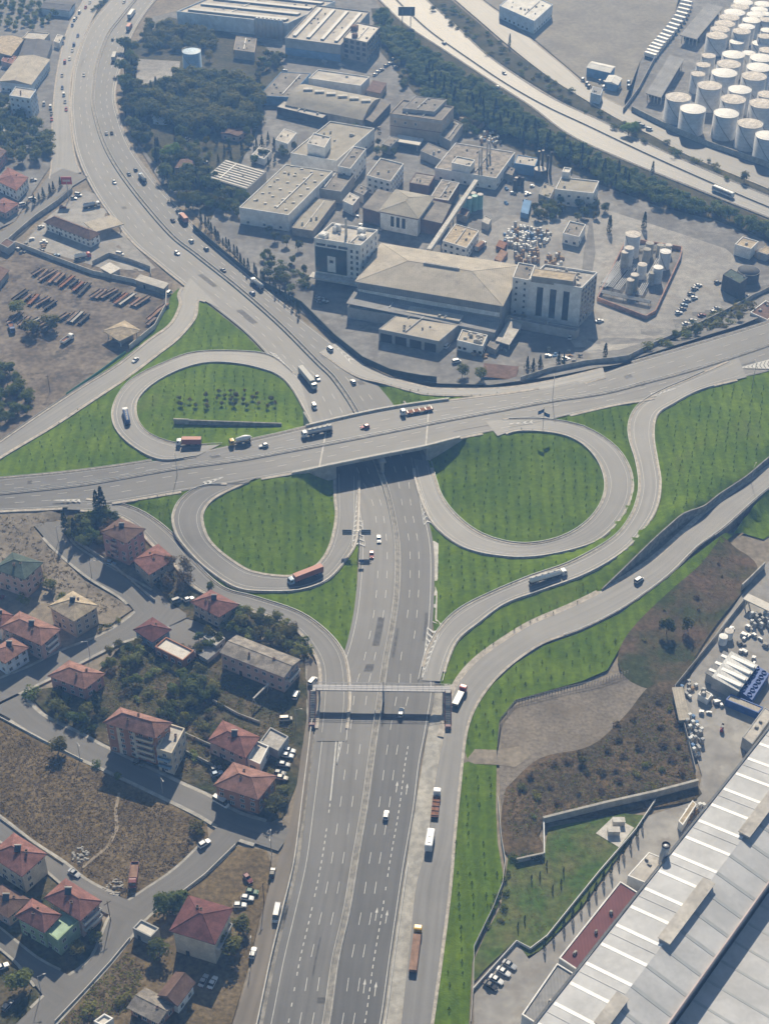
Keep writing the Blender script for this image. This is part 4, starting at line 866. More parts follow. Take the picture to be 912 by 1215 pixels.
# ---------------------------------------------------------------- works, offices and tank farm
m_silver = M('tank_white', (.58,.58,.575), .6, .1, .25, spec=.4, fine=.06, bands=('Z', 2.2, .03))
m_rust = M('rusty_top', (.55,.51,.46), .8, .25, .5, fine=.12)
def works(view, pts, h, wall, roof, label, kind='flat', rh=.7, floors=0, sp=4.5, bits=0, name='factory_hall', cat='factory', style='plain', rim=None, over=.4, base=0.0, w_=1.6, hh=1.3):
    b = Bld(name, label, V(view, *pts), h, cat, base=base); b.walls(WALL[wall])
    if kind == 'flat': b.flat(ROOF[roof], WALL[rim or wall], rh)
    elif kind == 'hip': b.hip(ROOF[roof], rh, over)
    elif kind == 'gable': b.hip(ROOF[roof], rh, over, True)
    elif kind == 'shed': b.shed(ROOF[roof], rh)
    elif kind == 'barrel': b.barrel(ROOF[roof], rh, b.U > b.W)
    if floors: b.windows(floors, sp, w_, hh, style=style)
    if bits: b.bits(bits, h, m_conc_lt)
    elif kind == 'flat' and b.U*b.W > 60:
        n = min(9, 2+int(b.U*b.W/130)); b.bits(n, h, m_conc, (.5,.5,.3), (1.6,1.4,1.0), rng=(.12,.88))
        if b.U*b.W > 250:
            a = rnd.uniform(.2,.8); q0, q1 = b.p(.1, a, h+.55), b.p(.9, a, h+.55); mb = MB(); mb.tube(q0, q1, .28, n=6); mb.build('roof_duct', m_steel, b.root)
    return b
def strips(b, n, mat, along='u', a0=.04, a1=.96, w_=.03, z=.12, name='rooflight', h=None):
    for k in range(n):
        c = (k+.5)/n; h_ = b.h if h is None else h; mb = MB()
        q = [b.p(a0,c-w_), b.p(a1,c-w_), b.p(a1,c+w_), b.p(a0,c+w_)] if along == 'u' else [b.p(c-w_,a0), b.p(c+w_,a0), b.p(c+w_,a1), b.p(c-w_,a1)]
        mb.prism(q, h_, h_+z); mb.build(name, mat, b.root)
m_rl = M('rooflight_strip', (.22,.24,.26), .5, .1, .4)
b = works('B', (30,45,430,88,600,8), 10, 'bluewhite', 'flatlt', 'long white factory with dark rooflight strips at the top edge', rh=.9, floors=0); strips(b, 4, m_rl, 'u' if b.U > b.W else 'v', .06, .94, .035, 1.3)
for k in range(7):
    mb = MB(); a, c, d, n = b.sides()[b.front()]; p = a.lerp(c, .74+.035*k)+n*3; mb.lathe([(2.1,-.3),(2.1,12),(1.2,13.5),(.3,13.9)], 14, c=(p.x, p.y, 0)); o = mb.build('silo', m_steel, None, True); o.location = b.b; tag(o, 'tall dark grey silo in the row at the front of the long white factory', 'silo', 'silos in front of the top factory')
b = works('B', (420,140,620,166,724,45), 11, 'grey', 'flatlt', 'white roofed factory hall with three roof strips beside the concrete frame building', rh=.8); strips(b, 4, m_rl, 'u' if b.U > b.W else 'v', .08, .92, .03, 1.2)
b.band(b.front(), 0, 1, 0, 5, WALL['skyblue'], 'wall_panel', .5)
b = works('B', (630,138,715,156,762,100), 14, 'concrete', 'white', 'unfinished concrete frame building with open floors', floors=4, sp=4, style='plain', name='frame_building', cat='building', w_=2.8, hh=2.2); b.bits(2, 14, WALL['brown'], (3,3,2.5), (5,5,4))
b = works('B', (325,346,435,352,512,266), 6, 'skyblue', 'flat', 'dark grey flat roofed hall with blue front', rh=.3)
works('B', (505,285,692,312,724,280), 8, 'white', 'flatlt', 'plain white block behind the barrel roofed hall', bits=1)
b = works('B', (420,378,700,434,765,356), 6, 'concrete', 'olive', 'long hall with curved barrel roof and ridge boxes', 'barrel', 4.2)
for k in range(6):
    p = b.p(.08+.15*k, .52) if b.U > b.W else b.p(.52, .08+.15*k); mb = MB(); mb.box(p.x-3, p.x+3, p.y-1.6, p.y+1.6, 9.6, 11.3); mb.build('ridge_box', m_conc_lt, b.root)
works('B', (390,386,556,427,582,405), 5, 'dark', 'flatlt', 'low strip roof shelter in front of the barrel roofed hall', rh=.2, name='shelter', cat='shelter')
works('B', (700,430,735,440,800,370), 5, 'dark', 'flat', 'sloping grey canopy at the end of the barrel roofed hall', 'shed', 1.0, name='shelter', cat='shelter')
works('B', (715,330,762,336,785,300), 5, 'beige', 'brown', 'small brown roofed shed right of the plain white block', 'shed', .8)
b = works('B', (440,555,605,583,742,466), 9, 'white', 'olive', 'flat olive roofed plant with white parapet and roof tower', bits=6, floors=1)
works('B', (500,520,562,536,585,498), 15, 'white', 'flatlt', 'white square tower block rising from the olive roofed plant', floors=1, name='tower', cat='tower')
works('B', (610,602,655,612,712,540), 11, 'white', 'flat', 'white stepped block on the right corner of the olive roofed plant', floors=2)
b = works('B', (255,750,432,778,592,620), 9.5, 'white', 'olive', 'big white hall with many small roof hatches near the motorway curve', rh=.5, floors=1, sp=9)
for i in range(6):
    for j in range(4):
        p = b.p(.1+.16*i+.03*j, .14+.24*j) if b.U > b.W else b.p(.14+.24*j, .1+.16*i+.03*j); mb = MB(); mb.box(p.x-.9, p.x+.9, p.y-.7, p.y+.7, 9.4, 10.1); mb.build('roof_hatch', m_conc_lt, b.root)
b = works('B', (445,822,520,834,602,725), 4.5, 'concrete', 'olive', 'low annex roof along the right side of the big white hall', rh=.3, bits=3)
strips(b, 1, m_conc_lt, 'u' if b.U > b.W else 'v', .05, .95, .03, .3)
works('B', (540,682,622,694,670,630), 7, 'grey', 'flat', 'grey block between the white hall and the olive roofed plant', rh=.6)
b = works('B', (135,640,282,684,352,620), 6, 'grey', 'metal', 'shed with white striped sawtooth roof among dark trees', rh=.3); strips(b, 9, ROOF['white'], 'u' if b.U > b.W else 'v', .02, .98, .025, .5, 'roof_ridge')
works('B', (190,480,250,490,300,462), 4, 'rose', 'brown', 'small brown roofed lodge in the wooded park', 'gable', 1, floors=1, name='lodge', cat='lodge')
works('B', (25,605,75,616,95,585), 4, 'beige', 'brown', 'little gatehouse with brown roof in the wooded park', 'gable', 1, name='gatehouse', cat='gatehouse')
works('A', (552,428,600,434,612,415), 3.5, 'bluewhite', 'whitemetal', 'small white roofed shelter beside the round leafy tree', 'shed', .3, name='shelter', cat='shelter')
works('B', (235,180,310,190,318,140), 6, 'beige', 'flat', 'brownish box hall behind the wooded park', rh=.3)
# glass fronted office
b = works('F', (525,105,692,132,754,76), 23, 'white', 'flatlt', 'tall white office block with dark glass front', rh=1.2, floors=0, name='office_tower', cat='office block')
f = b.front(); b.band(f, .02, .70, 5.5, 19.5, M('curtain_glass', (.03,.06,.075), .08, .3, .15, spec=.7), 'glass_front', .25); b.band(f, .28, .46, 6.3, 15.2, WALL['white'], 'sign_panel', .4); b.band(f, .33, .41, 11.5, 13.0, m_dark, 'sign_emblem', .46)
for a in (.04, .28, .52): b.band(f, a, a+.2, 20.3, 21.6, m_glass, 'window')
b.windows(6, 4.5, 1.2, 1.6, z0=2, top=22, sides=[(f+1) % 4]); 
for z in range(6):
    for a in (.78, .9): b.band(f, a, a+.05, 3+3.2*z, 4.7+3.2*z, m_glass, 'window')
b.bits(5, 23, WALL['white'], (2,2,1.5), (5,4,3)); mb = MB(); p = b.p(.5,.5); mb.tube((p.x,p.y,23),(p.x,p.y,33), .7, .5, 10); mb.build('chimney', m_conc_lt, b.root)
b.band((f+3)%4, .05, .95, 1, 18, WALL['brick'], 'wall_panel', .4)
mb = MB(); q = [b.sides()[f][0].lerp(b.sides()[f][1], a)+b.sides()[f][3]*d for a, d in ((-.05,.3),(1.0,.3),(1.0,6),(-.05,6))]; mb.prism(q, 4.0, 4.6); mb.build('canopy', m_conc_lt, b.root)
b = works('B', (715,636,800,658,847,594), 10, 'white', 'flat', 'white three storey office with roof tower behind the glass fronted block', floors=3, sp=3.4, bits=2, name='office_block', cat='office block')
b = works('C', (155,760,290,787,345,710), 11, 'white', 'olive', 'white building with shallow hipped grey roof and three tall windows', 'hip', 2.6, over=.8, name='club_building', cat='building')
f = b.front()
for a in (.28, .43, .58): b.band(f, a, a+.09, 3, 9, m_glass, 'window')
b.band(f, -.01, 1.01, 10.0, 10.5, WALL['brown'], 'cornice', .2)
works('C', (92,752,158,766,212,700), 8, 'brown', 'flat', 'brown wing on the left of the hipped white building', 'shed', .8, base=0)
works('C', (292,790,375,804,408,738), 8, 'brown', 'flat', 'brown brick wing on the right of the hipped white building', 'shed', .8)
works('C', (260,660,330,672,352,635), 6, 'brown', 'greyold', 'old grey roofed block behind the brown brick wing', rh=.3)
works('C', (335,712,400,724,440,660), 6, 'brown', 'greyold', 'old grey roof with pale edge near the green silos', rh=.3, rim='white')
b = works('C', (190,412,376,438,420,388), 14, 'beige', 'flat', 'large beige windowless hall with stepped roof by the tree belt', rh=.8); b.band(b.front(), 0, 1, 12.4, 14.2, ROOF['flatlt'], 'wall_panel', .3); b.band(b.front(), 0, 1, 6.6, 7.0, WALL['brown'], 'wall_band', .15); b.windows(1, 6, 1.2, 1.6, z0=8, top=12)
b = works('C', (235,392,350,404,395,360), 16, 'grey', 'flat', 'raised grey roof level on the large beige hall', rh=.4)
works('C', (370,490,408,512,452,450), 6, 'grey', 'flat', 'grey annex at the right end of the large beige hall', rh=.5)
works('C', (300,545,405,590,432,560), 5, 'grey', 'flat', 'low grey shed with a row of skylights before the long hall', rh=.3, bits=5)
canopy('C', (204,508,296,524,310,500), 4.5, 'white', 'white flat loading canopy in front of the large beige hall')
b = works('C', (352,608,572,645,640,552), 7, 'white', 'greyold', 'long works hall with white front and four thin chimneys', rh=.5, floors=1, sp=7)
for a in (.22, .34, .62, .78):
    p = b.p(a, .35) if b.U > b.W else b.p(.35, a); mb = MB(); mb.tube((p.x,p.y,6.5),(p.x,p.y,19), .55, .45, 8); mb.build('chimney', m_rust, b.root)
works('C', (412,590,478,604,496,580), 11, 'white', 'flatlt', 'white penthouse block on the works hall with the thin chimneys', floors=1)
works('C', (637,590,712,602,724,572), 6, 'skyblue', 'flatlt', 'blue walled hall with pale roof near the tree belt', rh=.4)
b = works('D', (140,685,278,700,298,656), 9, 'white', 'olive', 'white square works building with olive roof at the edge of the tree belt', rh=.6, floors=2, sp=5, bits=1)
works('D', (165,622,190,626,198,610), 12, 'white', 'white', 'small white tower at the back of the square works building', name='tower', cat='tower')
# big hall with hipped roof, lean-to, loading bays
b = works('G', (72,405,592,492,662,352), 14, 'grey', 'tan', 'very large hall with tan hipped roof in the middle of the works', 'hip', 4.2, over=1.0, name='main_hall', cat='factory')
f = b.front(); b.band(f, .01, .99, 7.2, 9.6, WALL['white'], 'window_band', .2); b.band(f, .01, .99, 9.8, 13.7, ROOF['metal'], 'wall_panel', .5)
mb = MB(); r0, r1 = b.ridge; t_ = (r1-r0)
for k in range(14):
    p = r0+t_*(.22+.04*k); mb2 = MB(); mb2.box(p.x-.8, p.x+.8, p.y-.7, p.y+.7, p.z-.3, p.z+.8); mb2.build('ridge_vent', m_conc_lt, b.root)
b2 = works('G', (36,500,566,590,592,535), 6.0, 'grey', 'metal', 'long grey lean-to along the front of the very large hall', 'shed', 2.4, over=.5)
b2 = works('G', (150,580,366,624,452,552), 6.5, 'grey', 'tan', 'tan roofed loading bay projecting from the very large hall', rh=.25)
f = b2.front()
for k in range(4): b2.band(f, .03+.245*k, .22+.245*k, 0, 4.6, m_dark, 'gate', .06)
works('G', (80,488,440,552,455,530), 7.4, 'grey', 'tan', 'narrow tan roof strip behind the loading bay', rh=.2)
b = works('G', (432,622,524,644,541,604), 5, 'white', 'tan', 'small white building with a roof full of machinery below the loading bay', rh=.6, floors=1, sp=2.6, bits=14)
canopy('G', (570,620,620,636,668,560), 4, 'flatlt', 'pale ramp canopy beside the big hall', posts=((.1,.1),(.9,.1)))
# white office right of the hall
b = works('H', (45,405,236,436,292,380), 21, 'white', 'concrete', 'tall white building with four dark window bands and cluttered roof', rh=1.0, bits=18, name='office_tower', cat='office block')
f = b.front()
for k in range(3): b.band(f, .17+.25*k, .285+.25*k, 2.5, 18.5, m_glass, 'window_band', .12)
b.windows(7, 3.2, 1.5, 1.5, z0=1, sides=[(f+1) % 4], style='plain', skip=0); b.band((f+1) % 4, 0, 1, .5, 20.5, WALL['concrete'], 'stair_wall', .04)
q = Bld('roof_house', None, V('H', 55,388,205,408,216,380), 3.2, None, base=21.0); q.walls(WALL['concrete'], 0); q.flat(ROOF['sand'], WALL['concrete'], .2)
for e in list(q.root.children): e.location = q.root.location-b.root.location+e.location; e.parent = b.root; e.name = 'roof_house' if e.name.startswith('wall') else e.name
bpy.data.objects.remove(q.root)
b = works('G', (632,395,692,406,712,352), 20, 'white', 'flat', 'white stair tower with small square windows between hall and office', rh=.6, floors=6, sp=3.6, w_=1.1, hh=1.2, name='tower', cat='tower')
b = works('H', (-40,540,215,588,228,578), 4.5, 'grey', 'flat', 'long low grey porch along the foot of the tall white building', rh=.2)
works('G', (380,262,466,288,510,226), 7, 'white', 'sand', 'small white building with sandy roof left of the drum yard', rh=.4, floors=2, sp=3.5)
works('H', (168,236,226,250,250,205), 5.5, 'white', 'flat', 'small white hut with grey flat roof beside the drum yard wall', floors=1, sp=4)
works('H', (788,275,846,292,873,265), 6, 'white', 'sand', 'white flat roofed hut at the right end of the works yard', rh=.5, bits=1)
b = works('H', (745,383,806,415,834,394), 9, 'dark', 'darkgreen' if False else 'green', 'dark box building with green roof at the right gate', rh=.2)
works('H', (843,520,905,548,960,505), 5, 'white', 'brown', 'white building with flat brown roof at the right edge by the cross road', rh=.4, floors=1)
works('G', (520,752,640,760,650,715), 4, 'skyblue', 'brown', 'blue shed with rusty roof behind the cross road slip', 'shed', .6)
works('H', (870,300,905,312,935,290), 4, 'grey', 'sand', 'low shed at the far right edge of the works yard', rh=.2)
# tank farm sheds and far sheds
for pts, lab in (((590,126,650,142,747,25), 'long grey roofed loading shed at the tank farm, the farther one'), ((467,336,522,352,606,212), 'long grey roofed loading shed at the tank farm, the nearer one')):
    b = canopy('D', pts, 6.5, 'metal', lab, posts=tuple((a, c) for a in (.06,.94) for c in (.05,.28,.5,.72,.95)), cat='loading shed', name='loading_shed')
    mb = MB(); mb.prism([b.p(.15,.03), b.p(.85,.03), b.p(.85,.97), b.p(.15,.97)], 0, 4.2); mb.build('wall', WALL['dark'], b.root)  # dark block put in as the shade under the shed roof
works('D', (255,243,338,262,356,240), 6, 'skyblue', 'whitemetal', 'blue hall with white roof on the lorry park', 'gable', 1, name='warehouse', cat='warehouse')
works('D', (320,295,366,306,380,282), 5, 'skyblue', 'whitemetal', 'smaller blue hall with white roof beside parked lorries', 'gable', 1, name='warehouse', cat='warehouse')
works('D', (268,335,304,345,312,322), 6, 'bluewhite', 'metal', 'little grey hut beside the upper right side road', rh=.2, name='hut', cat='hut')
works('D', (-60,22,65,78,132,18), 9, 'bluewhite', 'whitemetal', 'white hall cut by the top edge beside the lorry park', rh=.5, floors=1)
b = works('C', (720,30,800,60,912,-30), 3, 'white', 'white', 'long white low wall roof beside the lorry park hall', rh=.1, name='shelter', cat='shelter') if False else None
# tanks
def tank(view, x, y, w_px, h, label, group, mat=m_silver, base=0.0, cone=.06, n=24, rail=True):
    """x, y: middle of its roof in the survey sheet; w_px: width there"""
    c = P(*V(view, x, y), base+h); dep = (c.y*CP + (HCAM-c.z)*SP); r = w_px/3.04*dep/FPX/2
    t = empty('storage_tank', (c.x, c.y, base)); tag(t, label, 'tank', group)
    mb = MB(); mb.lathe([(r*1.02,-.4),(r*1.02,.25),(r,.3),(r,h)], n); o = mb.build('shell', mat, t, True)
    mb = MB(); mb.lathe([(r*1.015,h-.25),(r*1.015,h),(r*.6,h+r*cone*.7),(r*.05,h+r*cone*1.4)], n); mb.build('roof', m_rust if rnd.random() < .5 else mat, t)
    if rail:
        mb = MB(); m = 20
        for k in range(m):
            a0, a1 = 2*math.pi*k/m, 2*math.pi*(k+1)/m; mb.tube((r*math.cos(a0), r*math.sin(a0), h+1), (r*math.cos(a1), r*math.sin(a1), h+1), .05, n=4, caps=False); mb.tube((r*math.cos(a0), r*math.sin(a0), h-.1), (r*math.cos(a0), r*math.sin(a0), h+1), .04, n=4, caps=False)
        mb.build('railing', m_steel, t)
        mb = MB(); m = 14
        for k in range(m):
            a0, a1 = 3.6+1.5*k/m, 3.6+1.5*(k+1)/m; mb.tube(((r+.35)*math.cos(a0), (r+.35)*math.sin(a0), h*(1-k/m)), ((r+.35)*math.cos(a1), (r+.35)*math.sin(a1), h*(1-(k+1)/m)), .22, n=4)
        mb.build('stair', m_conc_dk, t)
    return t
G1 = 'white storage tanks of the tank farm'
for i, (x, y, w_) in enumerate(((584,350,92),(637,392,93),(757,408,90),(843,445,92),(905,488,86),(697,308,88),(782,357,90),(886,373,92),(655,266,52),(806,322,84),(905,340,70),(674,233,52),(750,262,92),(857,274,90),(693,200,52),(766,230,86),(875,242,90),(783,196,82),(884,208,84),(723,128,76),(795,150,54),(878,155,58),(905,180,60),(735,105,70),(752,85,74),(768,62,72),(787,44,76),(806,24,66),(818,8,70),(812,112,66),(830,95,60),(848,72,66),(862,52,64),(876,34,62),(890,14,64),(895,130,52),(905,108,50),(900,70,50),(838,190,48),(905,50,44))):
    h = 15 if w_ > 80 else 12
    place = ['front row beside the grey wall'][0] if i < 5 else ''
    labs = {0:'white tank at the left end of the front row, next to the loading shed', 1:'second white tank of the front row by the grey wall', 2:'third white tank of the front row by the grey wall', 3:'fourth white tank of the front row with a pipe up its side', 4:'white tank of the front row cut by the right edge', 5:'white tank with greyish roof right behind the first two of the front row', 8:'slim white tank nearest to the loading shed', 11:'slim white tank second from the loading shed', 14:'slim white tank third from the loading shed', 20:'short white tank in a gap between tall ones', 19:'tall white tank beside the farther loading shed'}
    tank('D', x, y, w_, h if i not in (20, 21) else 8, labs.get(i, 'white storage tank in the crowded rows behind the front row'), G1)
t = tank('A', 691, 184, 68, 11, 'pale blue water tank with white roof by the wooded park', None, M('tank_blue', (.33,.45,.58), .6, .1, .3))
G2 = 'tanks in the walled pump plant'
for x, y, w_, h, lab in ((421,236,56,13,'large round tank with white roof in the walled pump plant'),(538,298,42,10,'grey white tank at the right end of the pump plant'),(512,355,36,9,'grey tank in the right half of the pump plant'),(408,285,34,12,'slim tank below the large white roofed one'),(392,300,26,11,'slim brownish tank at the left of the pump plant'),(482,268,30,8,'small tank behind the pipes of the pump plant'),(472,290,28,8,'small grey tank in the middle of the pump plant'),(455,345,34,8,'squat tank in the middle of the pump plant'),(428,382,30,9,'white slim tank in the lower part of the pump plant'),(412,400,28,8,'white slim tank lowest in the pump plant'),(490,375,24,7,'small tank beside the crossing pipes of the pump plant'),(520,275,26,7,'small tank at the back wall of the pump plant'),(550,275,24,6,'small tank in the back right corner of the pump plant')):
    tank('H', x, y, w_, h, lab, G2, m_silver if w_ > 30 else m_conc, rail=w_ > 40)
m_gsilo = M('tank_green', (.22,.40,.36), .6, .12, .4)
for i, (x, y) in enumerate(((455,715),(475,712),(495,706),(515,700),(468,700),(490,695))):
    tank('C', x, y, 22, 9, 'pale green silo in the cluster of six beside the conveyor', 'pale green silos', m_gsilo, rail=False)
tank('H', 838, 366, 80, 6, 'dark round open tank at the right gate', None, WALL['dark'], rail=False, cone=-.05)
for x, y in ((655,635),(668,640),(645,640),(640,650)): tank('C', x, y, 13, 6, 'dark upright vessel beside the blue walled hall', 'dark vessels', WALL['dark'], rail=False)
tank('C', 732, 608, 44, 6, 'dark squat tank with pale roof left of the square works building', None, WALL['dark'], rail=False)
for x, y in ((728,545),(742,542),(760,560),(772,548)):
    tank('C', x, y, 9, 14, 'dark slender stack behind the squat dark tank', 'dark stacks', WALL['dark'], rail=False)
for v, pts, h, wl, rf, lab in (('B',(300,560,345,575,372,545),4,'white','flatlt','small white annex at the left corner of the olive roofed plant'),('B',(385,505,430,520,462,480),7,'white','flatlt','cluster like white block left of the olive roofed plant'),('C',(60,690,95,705,115,680),5,'grey','flat','grey annex behind the glass fronted office'),('C',(20,725,55,742,80,712),6,'white','flatlt','white annex directly behind the glass fronted office roof'),('C',(430,770,465,782,478,758),4,'concrete','brown','small concrete shed by the conveyor'),('C',(520,800,545,812,556,790),4,'grey','flatlt','little grey pump house near the green silos'),('C',(590,620,630,634,640,610),4,'concrete','flat','concrete shed at the corner of the thin chimney hall'),('C',(725,700,765,716,785,675),4,'grey','olive','grey shed left of the square works building'),('C',(440,425,520,450,540,430),3,'beige','sand','low sandy shed right of the large beige hall'),('B',(770,520,800,530,830,500),5,'grey','flat','grey shed at the corner by the beige hall'),('G',(540,640,570,655,585,632),3,'concrete','flat','small concrete shed beside the machinery roof'),('H',(860,300,880,312,905,300),3,'beige','sand','sandy lean-to behind the white hut at the right end'),('A',(5,220,45,232,62,205),4,'rose','red','small red roofed workshop at the upper left edge'),('A',(195,150,215,156,228,130),4,'white','flatlt','white kiosk by the parked car road'),('A',(5,470,35,482,50,462),4,'white','flatlt','white shed among trees at the upper left edge'),('A',(0,880,30,895,55,875),4,'grey','brown','grey shed where the upper left lane wall begins')):
    works(v, pts, h, wl, rf, lab, rh=.3, name='shed', cat='shed', base=None)
# pump plant bund and pipe racks
pl = [(398,262),(595,295),(590,330),(500,525),(465,545),(292,478)]
pp = [P(*V('H', *q), 0) for q in pl]; mb = MB(); cl = pp+[pp[0]]
for a, c in zip(cl, cl[1:]):
    t_ = (c-a).normalized(); s_ = Vector((-t_.y, t_.x, 0))*.3; mb.prism([a-s_, c-s_, c+s_, a+s_], -.3, 2.4)
tag(mb.build('bund_wall', M('bund_red', (.34,.22,.18), .9, .25, .4)), 'reddish wall around the pump plant', 'wall')
sheet('plant_floor', V('H', *[c for q in pl for c in q]), m_yard, .14)
for k, (a, c) in enumerate((((310,440),(395,330)),((335,440),(410,345)),((360,450),(430,360)),((300,455),(480,495)),((440,470),(520,330)),((400,300),(560,290)),((318,425),(372,350)))):
    p, q = P(*V('H', *a), 0), P(*V('H', *c), 0); t_ = (q-p).normalized(); s_ = Vector((-t_.y, t_.x, 0)); r = empty('pipe_rack', p); tag(r, ('pipe rack of parallel pale pipes in the pump plant, ' + ('left bank innermost','left bank middle one','left bank right hand one','along the near bund','between the round tanks','along the back tanks','left bank outermost')[k]), 'pipe rack'); L_ = (q-p).length
    for j in range(4): mb = MB(); mb.tube(s_*(j-1.5)*.9+Vector((0,0,2.2)), (q-p)+s_*(j-1.5)*.9+Vector((0,0,2.2)), .26, n=6); mb.build('pipe', m_steel, r)
    n_ = max(2, int(L_/6))
    for j in range(n_+1): d = t_*(L_*j/n_); mb = MB(); mb.tube(d-s_*1.8, d-s_*1.8+Vector((0,0,2)), .12, n=5); mb.tube(d+s_*1.8, d+s_*1.8+Vector((0,0,2)), .12, n=5); mb.tube(d-s_*1.9+Vector((0,0,1.9)), d+s_*1.9+Vector((0,0,1.9)), .12, n=5); mb.build('trestle', m_steel_dk, r)
# conveyor
p, q = P(*V('C', 330,905), 8), P(*V('C', 500,655), 9); r = empty('conveyor_bridge', (p.x, p.y, 0)); tag(r, 'long sloping pale conveyor bridge passing the green silos', 'conveyor'); t_ = (q-p).normalized(); s_ = Vector((-t_.y, t_.x, 0)).normalized()
mb = MB(); sweep(mb, [Vector((0,0,7)), Vector((q.x-p.x, q.y-p.y, 8))], rect(2.4, 0, 2.2)); mb.build('gallery', m_conc_lt, r)
for j in range(5):
    d = Vector((q.x-p.x, q.y-p.y, 0))*(j/4); mb = MB(); mb.tube(d, d+Vector((0,0,7.1)), .3, n=6); mb.build('leg', m_steel_dk, r)

# ---------------------------------------------------------------- the big hall at lower right
hz0 = 10.0
Lf0, Lf1 = P(618,1240,hz0), P(930,845,hz0); Rg0, Rg1 = P(720,1216,hz0+3.2), P(952,860,hz0+3.2)
e0 = P(789.6,1215,hz0-.2); e1 = P(912,1035,hz0-.2)
dirr = (Lf1-Lf0).normalized(); dirr.z = 0; nrm = Vector((dirr.y, -dirr.x, 0))
o = Lf0-dirr*30; o.z = 0; Lh = (Lf1-Lf0).length+90; wr = (P(742,1178,hz0+3)-Lf0).dot(nrm); we = (e0-Lf0).dot(nrm)
bh = empty('factory_hall', o); tag(bh, 'huge pale ribbed metal roofed hall with ridge ventilators at lower right', 'factory')
def hp(a, c, z): return dirr*a + nrm*c + Vector((0,0,z))
m_hroof = M('hall_roof', (.46,.465,.47), .85, .1, .08, spec=.25, fine=.05, fscale=.7); m_strip = M('hall_roof_strip', (.85,.84,.82), .7, .05, .3)
hi_ = hz0+2.6
mb = MB(); mb.add([hp(0,0,-.5),hp(Lh,0,-.5),hp(Lh,we,-.5),hp(0,we,-.5),hp(0,0,hz0),hp(Lh,0,hz0),hp(Lh,we,hz0),hp(0,we,hz0),hp(0,wr,hi_-.1),hp(Lh,wr,hi_-.1)], [(1,0,4,5),(3,2,6,7),(0,3,7,8,4),(2,1,5,9,6)]); mb.build('wall', WALL['grey'], bh)
mb = MB(); mb.add([hp(-.5,-.6,hz0),hp(Lh,-.6,hz0),hp(Lh,wr,hi_),hp(-.5,wr,hi_),hp(Lh,we+.4,hz0),hp(-.5,we+.4,hz0)], [(0,1,2,3),(3,2,4,5)]); rf = mb.build('roof', m_hroof, bh)
mb = MB(); mb.add([hp(-.5,-1.3,hz0+.02),hp(Lh,-1.3,hz0+.02),hp(Lh,-.5,hz0+.5),hp(-.5,-.5,hz0+.5),hp(-.5,-1.3,hz0-.8),hp(Lh,-1.3,hz0-.8)], [(0,1,2,3),(4,5,1,0)]); mb.build('gutter', m_steel_dk, bh)
mb = MB(); mb.box(-.2,.2,0,Lh,hz0-1,hz0+.9,0,Matrix(((nrm.x,dirr.x,0,nrm.x*(we+.6)),(nrm.y,dirr.y,0,nrm.y*(we+.6)),(0,0,1,0),(0,0,0,1)))); mb.build('parapet', M('parapet_pinkish', (.52,.44,.42), .7, .08), bh)
k = 0
while k*8.4 < Lh:
    a = 4+k*8.4; k += 1
    zl = lambda c: hz0+(c+.6)/(wr+.6)*2.6 if c <= wr else hi_-(c-wr)/(we+.4-wr)*2.6
    for c0, c1, mm in ((0,wr-.02,m_strip),(wr+.02,we,M('hall_rooflight', (.34,.36,.37), .7, .05))):
        mb = MB(); q = [hp(a,c0,zl(c0)),hp(a+1.2,c0,zl(c0)),hp(a+1.2,c1,zl(c1)),hp(a,c1,zl(c1))]; up = Vector((0,0,.08)); mb.add([v+up for v in q]+[v-up for v in q], [(0,1,2,3),(4,5,1,0),(5,6,2,1),(6,7,3,2),(7,4,0,3)]); mb.build('rooflight', mm, rf)
    if k % 2: mb = MB(); mb.tube(hp(a+5.4,0,zl(0)+.05), hp(a+5.4,wr-.05,zl(wr-.05)+.05), .09, n=4); mb.build('sheet_seam', m_hroof, rf)
for (x0, y0), (x1, y1) in ((V('U',515,600), V('U',690,395)), (V('U',800,215), V('U',930,25)), (V('U',285,905), V('U',390,815))):
    p, q = P(x0, y0, hi_+1.2)-o, P(x1, y1, hi_+1.2)-o; a0, a1 = p.dot(dirr), q.dot(dirr); c = wr
    v_ = MB(); v_.add([hp(a0,c-1.6,hi_-.6),hp(a1,c-1.6,hi_-.6),hp(a1,c+1.6,hi_-.6),hp(a0,c+1.6,hi_-.6),hp(a0,c-1.6,hi_+1.1),hp(a1,c-1.6,hi_+1.1),hp(a1,c+1.6,hi_+1.1),hp(a0,c+1.6,hi_+1.1)], [(0,1,5,4),(1,2,6,5),(2,3,7,6),(3,0,4,7)]); vent = v_.build('ridge_ventilator', WALL['grey'], bh)
    mb = MB(); mb.prism([hp(a0-.3,c-2,0),hp(a1+.3,c-2,0),hp(a1+.3,c+2,0),hp(a0-.3,c+2,0)], hi_+1.12, hi_+1.4); mb.build('hood', ROOF['flatlt'], vent)
